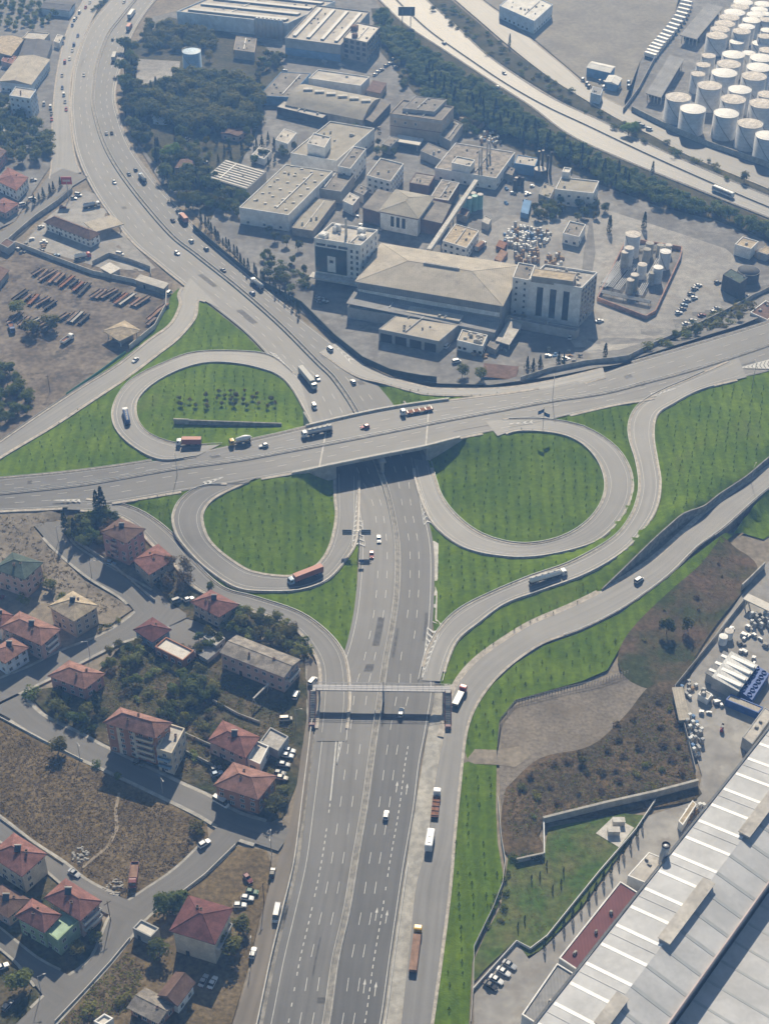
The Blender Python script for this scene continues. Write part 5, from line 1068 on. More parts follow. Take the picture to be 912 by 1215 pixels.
# lower hall to the right of it
b0_ = we+.9
bh2 = empty('factory_hall', o); tag(bh2, 'lower grey roofed hall in the shade at the bottom right corner', 'factory')
mb = MB(); mb.prism([hp(0,b0_+.2,0),hp(Lh,b0_+.2,0),hp(Lh,b0_+42,0),hp(0,b0_+42,0)], -.5, 4.0); mb.build('wall', WALL['grey'], bh2)
mb = MB(); mb.prism([hp(-.3,b0_,0),hp(Lh,b0_,0),hp(Lh,b0_+42.3,0),hp(-.3,b0_+42.3,0)], 4.0, 4.3); rf2 = mb.build('roof', m_hroof, bh2)
for k in range(20):
    a = 8+k*8.4
    if a < Lh: mb = MB(); mb.prism([hp(a,b0_+.2,0),hp(a+.8,b0_+.2,0),hp(a+.8,b0_+42,0),hp(a,b0_+42,0)], 4.3, 4.36); mb.build('rooflight', M('hall_rooflight', (.2,.21,.22)), rf2)
b = works('U', (155,675,222,720,440,440), 5, 'grey', 'maroonflat', 'long annex with dark maroon roof against the huge hall', rh=.35, rim='white')
b = works('U', (20,880,90,925,216,738), 5.5, 'bluewhite', 'metal', 'flat grey roofed entrance block at the bottom end of the huge hall', rh=.5, rim='white', bits=1)
b = works('U', (402,377,470,405,545,320), 6, 'white', 'flatlt', 'cream box annex between the maroon roof and the chimney', rh=.15)
p = P(*V('U',540,268),14); r = empty('flue_stack', (p.x, p.y, 0)); tag(r, 'wide dark flue stack standing beside the huge hall', 'flue'); mb = MB(); mb.lathe([(1.5,-.2),(1.5,10),(1.3,10.5),(1.3,14)], 16); mb.build('shaft', m_steel, r, True); mb = MB(); mb.lathe([(1.35,13.9),(1.35,14.4),(1.1,14.4),(1.1,13.5)], 16); mb.build('rim', m_dark, r)
b = works('U', (585,180,600,195,650,120), 3.5, 'white', 'sand', 'narrow pale container shed next to the crates by the huge hall', rh=.1, name='shed', cat='shed')
# workshop yard to the upper right of the hall
b = works('T', (708,563,800,605,866,515), 5, 'grey', 'whitemetal', 'silver striped roof workshop in the right hand yard', 'shed', 1.0); strips(b, 4, m_strip, 'v' if b.U > b.W else 'u', .0, 1., .05, .6, h=5.3)
b = works('T', (684,545,715,558,780,482), 4, 'grey', 'metal', 'lower grey roofed workshop left of the silver striped one', 'shed', .6); strips(b, 3, m_strip, 'v' if b.U > b.W else 'u', .0, 1., .05, .4, h=4.2)
canopy('T', (818,275,912,320,930,300), 4.5, 'white', 'white flat canopy along the top of the right hand yard')
b = works('T', (565,600,590,710,622,708), 2.6, 'grey', 'tan', 'low tan roofed shed along the yard fence', 'shed', .4)
works('T', (655,620,690,640,706,620), 2.6, 'white', 'flatlt', 'small white cabin in the right hand yard', rh=.2, bits=2, name='cabin', cat='cabin')
works('T', (815,775,850,800,930,690), 5, 'grey', 'flatlt', 'pale roofed annex at the top end of the huge hall', rh=.2)
m_blue = M('machine_blue', (.03,.09,.30), .5, .15, .6)
b = Bld('cooling_unit', 'long blue cooling unit with two rows of fans in the right hand yard', V('T', 795,600, 850,640, 912,545), 3.4, 'cooling unit'); b.walls(m_blue)
for i in range(2):
    for j in range(6):
        p = b.p(.27+.46*i, (j+.5)/6) if b.W > b.U else b.p((j+.5)/6, .27+.46*i); mb = MB(); mb.lathe([(.95,3.3),(.95,3.9),(.8,3.9),(.8,3.45)], 12, c=(p.x,p.y,0)); mb.build('fan', m_blue, b.root)
b = Bld('cooling_unit', 'blue framed platform in front of the cooling fans', V('T', 755,640, 872,688, 890,668), 3.0, 'platform'); b.walls(m_blue); b.flat(ROOF['tan'], m_blue, .3)
for x, y in ((747,405),(768,385)): tank('T', x, y+5, 32, 3.5, 'white round plastic tank beside the yard fence', 'white plastic tanks', WALL['white'], rail=False)
# ================================================================ PLANTS
def leafm(name, c1, c2, hue=.035, val=.35):
    m = bpy.data.materials.new(name); m.use_nodes = True; t = m.node_tree; N = t.nodes; L = t.links; b = N['Principled BSDF']
    b.inputs['Roughness'].default_value = .75; b.inputs['Specular IOR Level'].default_value = .2
    tc = N.new('ShaderNodeTexCoord'); nz = N.new('ShaderNodeTexNoise'); nz.inputs['Scale'].default_value = 1.3; nz.inputs['Detail'].default_value = 3; L.new(tc.outputs['Object'], nz.inputs['Vector'])
    rp = N.new('ShaderNodeValToRGB'); rp.color_ramp.elements[0].position = .36; rp.color_ramp.elements[1].position = .64; rp.color_ramp.elements[0].color = (*c1, 1); rp.color_ramp.elements[1].color = (*c2, 1); L.new(nz.outputs['Fac'], rp.inputs[0])
    oi = N.new('ShaderNodeObjectInfo'); hs = N.new('ShaderNodeHueSaturation'); mr = N.new('ShaderNodeMapRange'); mr.inputs[3].default_value = .5-hue; mr.inputs[4].default_value = .5+hue; L.new(oi.outputs['Random'], mr.inputs[0]); L.new(mr.outputs[0], hs.inputs['Hue'])
    mv = N.new('ShaderNodeMath'); mv.operation = 'MULTIPLY_ADD'; mv.inputs[1].default_value = val*2; mv.inputs[2].default_value = 1-val; fr = N.new('ShaderNodeMath'); fr.operation = 'FRACT'; m7 = N.new('ShaderNodeMath'); m7.operation = 'MULTIPLY'; m7.inputs[1].default_value = 7.3
    L.new(oi.outputs['Random'], m7.inputs[0]); L.new(m7.outputs[0], fr.inputs[0]); L.new(fr.outputs[0], mv.inputs[0]); L.new(mv.outputs[0], hs.inputs['Value'])
    L.new(rp.outputs[0], hs.inputs['Color']); L.new(hs.outputs[0], b.inputs['Base Color'])
    tl = N.new('ShaderNodeBsdfTranslucent'); mx = N.new('ShaderNodeMixShader'); mx.inputs[0].default_value = .42; L.new(hs.outputs[0], tl.inputs['Color']); L.new(b.outputs[0], mx.inputs[1]); L.new(tl.outputs[0], mx.inputs[2]); L.new(mx.outputs[0], N['Material Output'].inputs['Surface']); return m
m_leaf = leafm('leaf_dark', (.078,.10,.020), (.155,.18,.036))
m_leaf2 = leafm('leaf_olive', (.125,.14,.026), (.23,.225,.052))
m_leafy = leafm('leaf_bright', (.12,.21,.025), (.21,.32,.045), .01, .15)
m_leafyel = leafm('leaf_yellow', (.22,.19,.03), (.34,.28,.05), .01, .1)
m_cyp = leafm('leaf_cypress', (.026,.042,.018), (.05,.07,.026), .02, .25)
m_seed = leafm('leaf_seedling', (.032,.058,.014), (.055,.085,.022), .02, .2)
m_seedy = leafm('leaf_seedling_yellow', (.12,.13,.03), (.20,.19,.05), .02, .2)
m_dry = leafm('twigs_dry', (.12,.09,.05), (.20,.155,.09), .02, .25)
m_scrubl = leafm('scrub_leaf', (.08,.068,.034), (.175,.125,.07), .02, .1)
m_bark = M('bark', (.085,.065,.048), .95, .25, 2)
def leaf(mb, p, n, s, r):
    n = n.normalized(); u = n.orthogonal().normalized(); v = n.cross(u); a = r.uniform(0, 6.28); u, v = u*math.cos(a)+v*math.sin(a), v*math.cos(a)-u*math.sin(a)
    mb.add([p-u*s, p-v*s*.62+n*s*.15, p+u*s, p+v*s*.62+n*s*.15], [(0,1,2,3)])
def crown_mesh(name, mat, seed, kind='broad', n=420):
    r = random.Random(seed); mb = MB()
    if kind == 'broad':                                          # unit height 1, lobes round a trunk
        lobes = [(Vector((r.uniform(-.24,.24), r.uniform(-.24,.24), r.uniform(.38,.78))), r.uniform(.15,.27)) for _ in range(8)] + [(Vector((0,0,.6)), .28)]
        for _ in range(n):
            c, R_ = r.choice(lobes); d = Vector((r.gauss(0,1), r.gauss(0,1), r.gauss(.15,1))).normalized()
            leaf(mb, c+d*R_*r.uniform(.6,1.06), d+Vector((r.uniform(-.6,.6), r.uniform(-.6,.6), r.uniform(-.2,.7))), r.uniform(.04,.085), r)
    elif kind == 'cypress':
        for _ in range(n):
            z = r.random()**.9; R_ = .13*(1-z)**.55*(.6+.4*min(1, z*6)); a = r.uniform(0, 6.28); d = Vector((math.cos(a), math.sin(a), .5))
            leaf(mb, Vector((math.cos(a)*R_*r.uniform(.7,1.15), math.sin(a)*R_*r.uniform(.7,1.15), .05+z*.95)), d+Vector((r.uniform(-.5,.5), r.uniform(-.5,.5), r.uniform(-.3,.6))), r.uniform(.025,.05), r)
    elif kind == 'pine':
        for _ in range(n):
            z = r.random(); R_ = .27*(1-z)*(.75+.25*math.sin(z*26)); a = r.uniform(0, 6.28); q = r.uniform(.35,1.1)
            leaf(mb, Vector((math.cos(a)*R_*q, math.sin(a)*R_*q, .12+z*.88)), Vector((math.cos(a), math.sin(a), .8))+Vector((r.uniform(-.5,.5), r.uniform(-.5,.5), 0)), r.uniform(.03,.065), r)
    elif kind == 'bush':
        lobes = [(Vector((r.uniform(-.55,.55), r.uniform(-.55,.55), r.uniform(.2,.5))), r.uniform(.3,.48)) for _ in range(6)]
        for _ in range(n):
            c, R_ = r.choice(lobes); d = Vector((r.gauss(0,1), r.gauss(0,1), abs(r.gauss(.1,1)))).normalized(); p = c+d*R_*r.uniform(.6,1.08)
            leaf(mb, Vector((p.x, p.y, max(.02, p.z))), d+Vector((r.uniform(-.6,.6), r.uniform(-.6,.6), r.uniform(0,.6))), r.uniform(.07,.14), r)
    elif kind == 'seed':
        for _ in range(n):
            z = r.random(); R_ = .3*(1-z)+.04; a = r.uniform(0, 6.28); leaf(mb, Vector((math.cos(a)*R_, math.sin(a)*R_, .05+z)), Vector((math.cos(a), math.sin(a), .6)), r.uniform(.1,.2), r)
    return mb.mesh(name, mat)
def trunk_mesh(seed, h, r0, limbs=5):
    r = random.Random(seed); mb = MB(); mb.tube((0,0,-.05), (0,0,h*.55), r0, r0*.75, 7); mb.tube((0,0,h*.54), (r.uniform(-.03,.03), r.uniform(-.03,.03), h), r0*.75, r0*.3, 6)
    for k in range(limbs):
        z = h*r.uniform(.5,.9); a = r.uniform(0, 6.28); q = r.uniform(.14,.28); mb.tube((0,0,z), (math.cos(a)*q, math.sin(a)*q, z+r.uniform(.08,.2)), r0*.5, r0*.14, 5)
    return mb.mesh('trunk', m_bark)
TR = {}
for k in range(4): TR['broad%d' % k] = (crown_mesh('crown', m_leaf, k, 'broad', 640), trunk_mesh(k, .62, .026))
for k in range(3): TR['olive%d' % k] = (crown_mesh('crown', m_leaf2, 20+k, 'broad', 560), trunk_mesh(20+k, .6, .024))
TR['bright0'] = (crown_mesh('crown', m_leafy, 31, 'broad', 600), trunk_mesh(31, .6, .026)); TR['yellow0'] = (crown_mesh('crown', m_leafyel, 32, 'broad', 420), trunk_mesh(32, .6, .024))
for k in range(3): TR['cypress%d' % k] = (crown_mesh('crown', m_cyp, 40+k, 'cypress', 330), trunk_mesh(40+k, .5, .018, 0))
for k in range(3): TR['pine%d' % k] = (crown_mesh('crown', m_cyp, 50+k, 'pine', 380), trunk_mesh(50+k, .7, .02, 3))
for k in range(2): TR['bare%d' % k] = (crown_mesh('crown', m_dry, 60+k, 'broad', 150), trunk_mesh(60+k, .8, .022, 12))
for k in range(3): TR['bush%d' % k] = (crown_mesh('foliage', m_leaf2, 70+k, 'bush', 240), None)
for k in range(2): TR['greenbush%d' % k] = (crown_mesh('foliage', m_leaf, 80+k, 'bush', 240), None)
for k in range(2): TR['drybush%d' % k] = (crown_mesh('foliage', m_scrubl, 90+k, 'bush', 220), None)
NAMES = dict(broad='leafy_tree', olive='leafy_tree', bright='leafy_tree', yellow='leafy_tree', cypress='cypress', pine='conifer', bare='bare_tree', bush='bush', greenbush='bush', drybush='bush')
def plant(kind, p, h, label, group=None, wide=1.0):
    ks = [k for k in TR if k.rstrip('0123456789') == kind]; me, tr = TR[rnd.choice(ks)]; name = NAMES[kind]; rz = rnd.uniform(0, 6.28); sc = (h*wide, h*wide, h)
    cat = {'cypress':'cypress tree', 'bush':'bush'}.get(name, 'tree')
    if tr is None:
        o = bpy.data.objects.new(name, me); o.location = p; o.rotation_euler = (0,0,rz); o.scale = sc; link(o); tag(o, label, cat, group); return o
    o = empty(name, p, rz); o.scale = sc; tag(o, label, cat, group)
    link(bpy.data.objects.new('crown', me), o); link(bpy.data.objects.new('trunk', tr), o); return o
def scatter(px, n, gap, seed, avoid=()):
    """n places on the ground inside an outline, kept apart"""
    r = random.Random(seed); poly = [PT(*q) for q in px]; x0, x1 = min(p.x for p in poly), max(p.x for p in poly); y0, y1 = min(p.y for p in poly), max(p.y for p in poly); bp = [(p.x, p.y) for p in poly]; out = []; tries = 0
    while len(out) < n and tries < n*60:
        tries += 1; x, y = r.uniform(x0, x1), r.uniform(y0, y1)
        if not inpoly(x, y, bp): continue
        if any((x-a)**2+(y-b)**2 < gap*gap for a, b, _ in out): continue
        out.append((x, y, H(x, y)))
    return [Vector(p) for p in out]
def wood(px, n, gap, seed, mix, h, label, group):
    r = random.Random(seed+1)
    for p in scatter(px, n, gap, seed):
        k = r.choices([m[0] for m in mix], [m[1] for m in mix])[0]; hh = r.uniform(*h)*(1.25 if k == 'cypress' else 1)
        plant(k, p, hh, label[k] if isinstance(label, dict) else label, (group[k] if isinstance(group, dict) else group), 1.0 if k in ('cypress','pine') else r.uniform(.95,1.25))
def avenue(px, n, kind, h, label, group, jit=1.0, dz=0):
    pts = [PT(*q) for q in px]; L_ = [0]
    for a, c in zip(pts, pts[1:]): L_.append(L_[-1]+(c-a).length)
    for k in range(n):
        d = L_[-1]*(k+.5)/n; i = max(j for j in range(len(pts)-1) if L_[j] <= d); f = (d-L_[i])/max(1e-6, L_[i+1]-L_[i]); p = pts[i].lerp(pts[i+1], f); p.x += rnd.uniform(-jit, jit); p.y += rnd.uniform(-jit, jit); p.z = H(p.x, p.y)
        plant(kind, p, rnd.uniform(*h), label, group)
# tree belt along the upper right motorway
belt = [(448,15),(472,40),(522,76),(576,108),(626,141),(674,176),(740,207),(822,241),(908,275),(950,294),(950,312),(950,305),(905,282),(850,262),(800,250),(735,232),(690,200),(640,178),(590,160),(540,138),(505,120),(478,80),(445,45)]
def mass(px, n, gap, seed, kinds, h, label, name='woodland'):
    r = random.Random(seed); mats = [m_leaf, m_leaf2, m_cyp]; mb = MB(); tm = {k: ([v.co.copy() for v in TR[k][0].vertices], [tuple(f.vertices) for f in TR[k][0].polygons]) for k in kinds}
    for p in scatter(px, n, gap, seed):
        k = r.choice(kinds); hh = r.uniform(*h); a = r.uniform(0, 6.28); Mx = Matrix.Translation(p) @ Matrix.Rotation(a, 4, 'Z') @ Matrix.Diagonal((hh*1.25, hh*1.25, hh, 1)); mb.add([Mx @ v for v in tm[k][0]], tm[k][1], 1 if k.startswith('olive') else 0)
        mb.tube((p.x,p.y,p.z-.2),(p.x,p.y,p.z+hh*.5), .16, n=5)
    o = mb.build(name, mats); tag(o, label, 'woodland', kind='stuff'); return o
mass(belt, 420, 3.4, 3, ['broad0','broad1','broad2','broad3','broad0','broad1','olive0','olive1'], (4.5,8.5), 'dense dark belt of leafy trees along the upper right motorway')
wood([(500,84),(560,120),(640,162),(740,216),(760,222),(740,232),(690,205),(630,178),(560,150),(510,115)], 62, 5, 5, (('cypress',1),), (7,10), 'dark cypress standing in the belt along the upper right motorway', 'cypresses of the tree belt')
wood([(505,8),(540,36),(580,70),(630,100),(670,124),(715,148),(780,178),(855,212),(925,240),(925,228),(855,196),(780,164),(730,142),(692,118),(645,88),(598,54),(560,24),(530,4)], 55, 6, 7, (('greenbush',2),('bush',2)), (2.2,4), 'rounded bush on the strip between motorway and side road', 'bushes on the upper right strip')
# wooded park beside the motorway curve
mass([(212,96),(240,97),(262,98),(310,108),(312,150),(285,162),(240,160),(190,150),(175,140),(170,112),(205,104)], 150, 4.2, 9, ['broad0','broad1','broad2','broad3','pine0','pine1','olive1','olive2'], (8,12), 'dense dark wood in the park beside the motorway curve')
mass([(175,30),(215,35),(250,42),(262,60),(240,60),(205,62),(175,62),(168,44)], 60, 4.2, 11, ['broad0','olive0','olive1','olive2','broad2'], (5,8), 'green wood on the slope behind the pale blue water tank')
wood([(148,60),(160,66),(168,120),(178,150),(200,195),(235,250),(222,250),(185,200),(160,168),(148,130)], 56, 4, 13, (('broad',3),('pine',2)), (8,11), {'broad':'dark leafy tree in the row against the motorway curve','pine':'dark conifer in the row against the motorway curve'}, 'trees along the motorway curve')
wood([(215,140),(240,145),(250,200),(240,225),(218,215),(205,190)], 26, 5, 15, (('broad',3),('olive',2)), (6,9), {'broad':'dark tree in the garden below the wooded park','olive':'dull green tree in the garden below the wooded park'}, 'garden trees below the park')
wood([(240,160),(310,155),(340,190),(320,200),(285,190),(255,195)], 26, 5, 17, (('broad',2),('pine',2),('cypress',1)), (5,8), {'broad':'small dark tree near the brown roofed lodge','pine':'conifer near the brown roofed lodge','cypress':'cypress near the brown roofed lodge'}, 'trees round the lodge')
wood([(222,212),(245,212),(290,240),(285,262),(245,250)], 34, 4.2, 19, (('broad',3),('pine',1)), (6,9), {'broad':'dark tree around the striped sawtooth shed','pine':'conifer around the striped sawtooth shed'}, 'trees around the sawtooth shed')
plant('bright', PT(202,190), 11, 'bright green round tree standing out in the dark park', wide=1.25); plant('yellow', PT(249,73), 8, 'yellow leaved tree beside the pale blue water tank')
avenue([(236,262),(262,290),(300,325),(345,362),(358,374)], 30, 'cypress', (5,8), 'dark cypress in the row between motorway and works fence', 'cypresses along the works fence')
wood([(310,300),(345,310),(368,330),(372,345),(340,350),(318,332)], 22, 4, 21, (('broad',2),('olive',2),('greenbush',2)), (3,5), {'broad':'small tree in the garden before the glass fronted office','olive':'dull small tree in the garden before the glass fronted office','greenbush':'bush in the garden before the glass fronted office'}, 'garden before the office')
avenue([(300,255),(330,290),(365,300)], 6, 'broad', (5,7), 'dark tree at the foot of the big white hall', 'trees at the big white hall')
for x, y, l in (((722,276,'tall dark cypress on the pale yard, left one of two')), (763,272,'tall dark cypress on the pale yard, right one of two'), (717,424,'single cypress by the yard wall near the tall white building')): plant('cypress', PT(x, y), 10.5 if y < 300 else 8, l, wide=1.2)
wood([(690,225),(715,240),(722,262),(690,268),(640,250),(645,240)], 20, 5, 23, (('broad',3),('olive',1)), (4.5,7), {'broad':'dark tree in front of the square works building','olive':'dull green tree in front of the square works building'}, 'trees by the square works building')
for k, (x, y) in enumerate(((548,448),(570,452),(625,438),(632,440),(640,436),(662,432),(668,434))): plant('pine' if k > 1 else 'olive', PT(x, y), 7, ('dark conifer in the shade of the tall white building' if k > 1 else ('green tree by the blue shed, its left one' if k == 0 else 'green tree leaning over the blue shed roof')), 'conifers by the tall white building' if k > 1 else None)
wood([(850,370),(885,355),(895,372),(860,388),(800,408),(770,418),(760,412),(810,396)], 26, 4, 25, (('olive',2),('bush',3)), (2.5,5), {'olive':'olive green tree on the bank by the right gate','bush':'bush on the bank above the cross road wall'}, {'olive':'trees on the right bank','bush':'bushes on the right bank'})
plant('bright', PT(745,160), 9, 'bright leafy tree at the bend of the side road by the tank farm', wide=1.4); plant('olive', PT(882,216), 7, 'lone tree on the strip under the tank farm wall'); plant('cypress', PT(604,55), 9, 'lone dark cypress between the upper motorway and side road'); plant('cypress', PT(773,208), 9, 'tall cypress rising at the edge of the upper right motorway')
for k, (px, n, lab) in enumerate(((((541,128),(571,138),(575,165),(548,160)),14,'small tree behind the large beige hall'),(((632,248),(655,245),(660,262),(636,262)),10,'dark tree left of the small white hut'),(((395,165),(425,150),(430,165),(405,180)),8,'green tree beside the olive roofed plant'),(((445,170),(470,172),(470,185),(445,184)),6,'small tree between the white office and the beige hall'),(((325,170),(345,165),(352,178),(330,186)),8,'tree at the left corner of the olive roofed plant'),(((395,300),(412,296),(416,330),(400,320)),5,'tree at the foot of the glass fronted office'),(((300,100),(340,75),(335,62),(310,70)),16,'tree before the long white factory at the top'),(((470,80),(478,60),(482,90),(478,110)),8,'tree beside the concrete frame building'))):
    wood(list(px), n, 3.6, 120+k, (('broad',2),('olive',1)), (4,7), {'broad': lab+', dark leaved', 'olive': lab+', olive leaved'}, {'broad': lab+' dark', 'olive': lab+' olive'})
# left side
mass([(-20,140),(20,120),(40,150),(60,165),(62,185),(35,195),(-20,185)], 60, 4.2, 27, ['broad0','broad1','olive0','olive1'], (6,9), 'copse of green trees at the upper left')
mass([(-20,2),(62,4),(70,22),(50,36),(-20,38)], 60, 4.5, 29, ['olive0','olive1','broad3'], (3.5,6), 'green wood on the slope at the top left corner')
avenue([(30,250),(75,220)], 7, 'pine', (5,7), 'small dark conifer in the row on the upper left lane wall', 'conifers on the lane wall'); avenue([(108,15),(128,0)], 8, 'greenbush', (2,3), 'bush on the verge between motorway and top left road', 'bushes on the top left verge')
for x, y, h, l in ((22,372,7,'olive tree in the scrap yard, left one'), (40,395,8,'pale green tree spreading in the middle of the scrap yard'), (62,390,8,'second pale green tree beside the spreading one in the scrap yard')): plant('olive', PT(x, y), h, l, wide=1.5)
mass([(-20,425),(30,450),(42,490),(10,512),(-20,515)], 34, 3.6, 31, ['olive0','olive1','broad1'], (4,7), 'thicket of dull green trees at the left edge below the scrap yard')
wood([(212,474),(250,468),(300,464),(330,478),(326,486),(215,486)], 24, 4, 33, (('olive',3),('bare',1)), (2.2,3.4), {'olive':'small grey green tree on the slope inside the upper left loop','bare':'thin twiggy tree on the slope inside the upper left loop'}, 'young trees in the upper left loop')
# quarter at lower left
for x, y, h, l in ((79,634,12,'tall dark cypress left of the pink apartment block, leftmost'), (90,640,11,'second dark cypress left of the pink apartment block'), (117,612,13,'tall cypress by the cross road near the pink block'), (123,610,14,'tallest cypress by the cross road near the pink block'), (116,845,11,'dark cypress beside the pink house at the street bend')): plant('cypress', PT(x, y), h, l, wide=1.15)
wood([(82,625),(125,612),(140,622),(122,650),(100,652),(80,642)], 18, 3.4, 35, (('broad',3),('bare',2),('olive',2)), (4,7), {'broad':'dark tree in the grove left of the pink block','bare':'half bare tree in the grove left of the pink block','olive':'dull green tree in the grove left of the pink block'}, 'grove left of the pink block')
wood([(190,665),(225,675),(228,700),(195,705)], 9, 3.5, 37, (('bare',3),('olive',1)), (5,8), {'bare':'bare twiggy tree by the slip road bend','olive':'olive tree by the slip road bend'}, 'trees by the slip road bend')
wood([(265,735),(300,725),(345,745),(362,775),(355,785),(330,765),(280,760)], 26, 3.6, 39, (('olive',3),('bush',2),('broad',1)), (4,6.5), {'olive':'olive green tree on the bank above the long pinkish building','bush':'bush on the bank above the long pinkish building','broad':'dark tree on the bank above the long pinkish building'}, {'olive':'trees on the bank','bush':'bushes on the bank','broad':'trees on the bank'})
plant('bare', PT(348,752), 6, 'reddish bare tree at the edge of the slip road', wide=1.2)
for k, (kd, x, y, h, w_, l) in enumerate((('olive',70,893,6.5,1.3,'lone tree on the pavement edge of the dry field'),('greenbush',115,908,2.4,1,'small green bush on the dry field kerb'),('olive',141,926,3.5,1,'little tree at the shaded edge of the dry field'),('bush',235,985,4.2,1,'big bush at the right corner of the dry field'),('greenbush',38,825,4,1.1,'round dark bush at the street corner below the small orange house'),('greenbush',70,836,4,1.2,'dark bush left of the pink house'),('broad',227,825,7,1.5,'broad dark tree on the weedy plot'),('broad',235,815,6,1.4,'second dark tree on the weedy plot'),('broad',162,812,5,1.2,'dark tree above the weedy plot near the street'),('bush',200,840,3,1.4,'bush row piece on the weedy plot middle'),('bush',215,850,3,1.4,'bush right of the tall brick block'),('olive',255,820,5,1.2,'olive tree in front of the long pinkish building'),
    ('olive',327,965,7,1.3,'tree at the corner of the gravel lane beside the orange brick house'),('olive',336,945,5,1.2,'smaller tree behind the orange brick house'),('broad',195,1085,7.5,1.5,'large dark tree at the junction beside the maroon roof'),('broad',213,1078,7,1.4,'second dark tree at the junction beside the maroon roof'),('olive',190,1135,6.5,1.4,'tree in front of the cream house wall'),('olive',275,1128,7.5,1.4,'big tree between the cream house and the gravel lane'),('olive',288,1105,6,1.3,'tree above the big one by the gravel lane'),('broad',30,1170,7,1.4,'dark round tree at the lower left street'),('olive',113,1118,4.5,1.3,'tree beside the green walled house'),('olive',95,1130,4.5,1.3,'tree in the shaded garden of the green house'),('bush',150,1190,3,1.3,'bush on the slope by the bottom street'),('bush',108,1200,3.2,1.3,'bush at the bottom picture edge'),('bush',130,745,2.2,1,'yellowish bush on the pavement corner'),('bush',118,748,2.0,1,'small bush beside the sand roofed house'),('bush',142,736,1.8,1,'round kerb bush on the waste ground tip'),('broad',250,700,4,1.2,'tree in front of the courtyard red roofed house'),('olive',278,745,5,1.3,'olive tree right of the courtyard red roofed house'),('olive',60,700,4.5,1.4,'tree between green shingle and sand roofed houses'),('olive',75,716,4.5,1.4,'second tree left of the sand roofed house'),('greenbush',45,690,3,1.4,'dark bush behind the green shingle house'),('bush',30,712,3,1.4,'bush left of the sand roofed house'))):
    plant(kd, PT(x, y), h, l, wide=w_)
wood([(120,770),(180,775),(240,800),(280,830),(240,870),(200,850),(150,830),(128,800)], 26, 4.5, 41, (('bush',3),('greenbush',2),('drybush',1)), (2,3.4), {'bush':'olive bush on the overgrown plot','greenbush':'dark bush on the overgrown plot','drybush':'brown bush on the overgrown plot'}, 'bushes of the overgrown plot')
wood([(215,860),(260,850),(250,900),(225,910)], 9, 4, 43, (('drybush',2),('bush',2)), (1.5,2.6), {'drybush':'brown bush left of the rear red roofed house','bush':'green bush left of the rear red roofed house'}, 'bushes left of the rear red roofed house')
wood([(60,820),(110,815),(130,870),(95,870),(60,845)], 10, 4, 45, (('greenbush',2),('bush',1)), (2,3.5), {'greenbush':'dark bush in the shaded garden of the pink house','bush':'olive bush in the shaded garden of the pink house'}, 'garden bushes of the pink house')
wood([(210,800),(248,802),(252,832),(225,840),(205,825)], 9, 4.2, 141, (('broad',1),), (4.5,6.5), 'full dark green tree on the overgrown plot behind the brick block', 'full trees of the overgrown plot'); wood([(125,765),(165,768),(172,790),(130,795)], 8, 4, 142, (('olive',2),('broad',1)), (3.5,5), {'olive':'olive tree near the street behind the blue house','broad':'dark tree near the street behind the blue house'}, 'trees behind the blue house'); wood([(183,835),(225,838),(228,856),(190,852)], 8, 3.8, 143, (('olive',2),('broad',1)), (3.5,5), {'olive':'olive tree right behind the tall brick block','broad':'dark tree right behind the tall brick block'}, 'trees behind the tall brick block'); wood([(60,842),(105,850),(125,868),(100,872),(65,852)], 7, 4, 144, (('broad',1),), (4,5.5), 'dark tree in the garden below the pink house', 'trees below the pink house'); wood([(232,760),(262,755),(268,775),(240,785)], 5, 4, 145, (('broad',1),), (4,5.5), 'dark tree beside the courtyard garage', 'trees beside the courtyard garage')
# right side
plant('broad', PT(790,752), 8.5, 'dark tree on the brown slope, left one of two', wide=.8); plant('olive', PT(815,748), 7, 'thin tree on the brown slope, right one of two', wide=.8)
plant('olive', PT(690,905), 3, 'low tree in the brown scrub', wide=1.3)
avenue([(640,1128),(690,1078),(735,1020),(765,975)], 14, 'cypress', (3.6,4.8), 'small cypress in the hedge line along the hall yard fence', 'small cypresses along the hall fence', .3)
for k, (x, y) in enumerate(((648,1027),(640,1040),(630,1044),(655,1056),(665,1049),(614,1100),(622,1092),(668,1035))): plant('cypress', PT(x, y), 2.6, 'young cypress scattered on the patchy lawn', 'young cypresses on the lawn')
avenue([(605,1020),(640,1020)], 5, 'greenbush', (1.6,2.2), 'dark bush at the foot of the lawn wall', 'bushes at the lawn wall'); wood([(596,1040),(604,1030),(596,1090),(580,1110),(575,1105)], 8, 2.5, 47, (('greenbush',1),('bush',1)), (1.2,2), 'small bush along the white lawn fence', 'bushes along the lawn fence')
wood([(605,950),(650,900),(700,890),(760,830),(800,830),(815,880),(822,928),(740,950),(640,975)], 40, 4.5, 49, (('drybush',4),('bush',1)), (1.3,2.4), {'drybush':'brown dry bush in the scrub above the long wall','bush':'olive bush in the scrub above the long wall'}, {'drybush':'dry bushes of the scrub','bush':'olive bushes of the scrub'})
wood([(760,760),(790,715),(850,660),(875,670),(830,750),(800,800),(770,800)], 7, 5, 51, (('drybush',4),('bush',1)), (.9,1.6), {'drybush':'low brown bush on the brown slope','bush':'low olive bush on the brown slope'}, {'drybush':'dry bushes of the slope','bush':'olive bushes of the slope'})
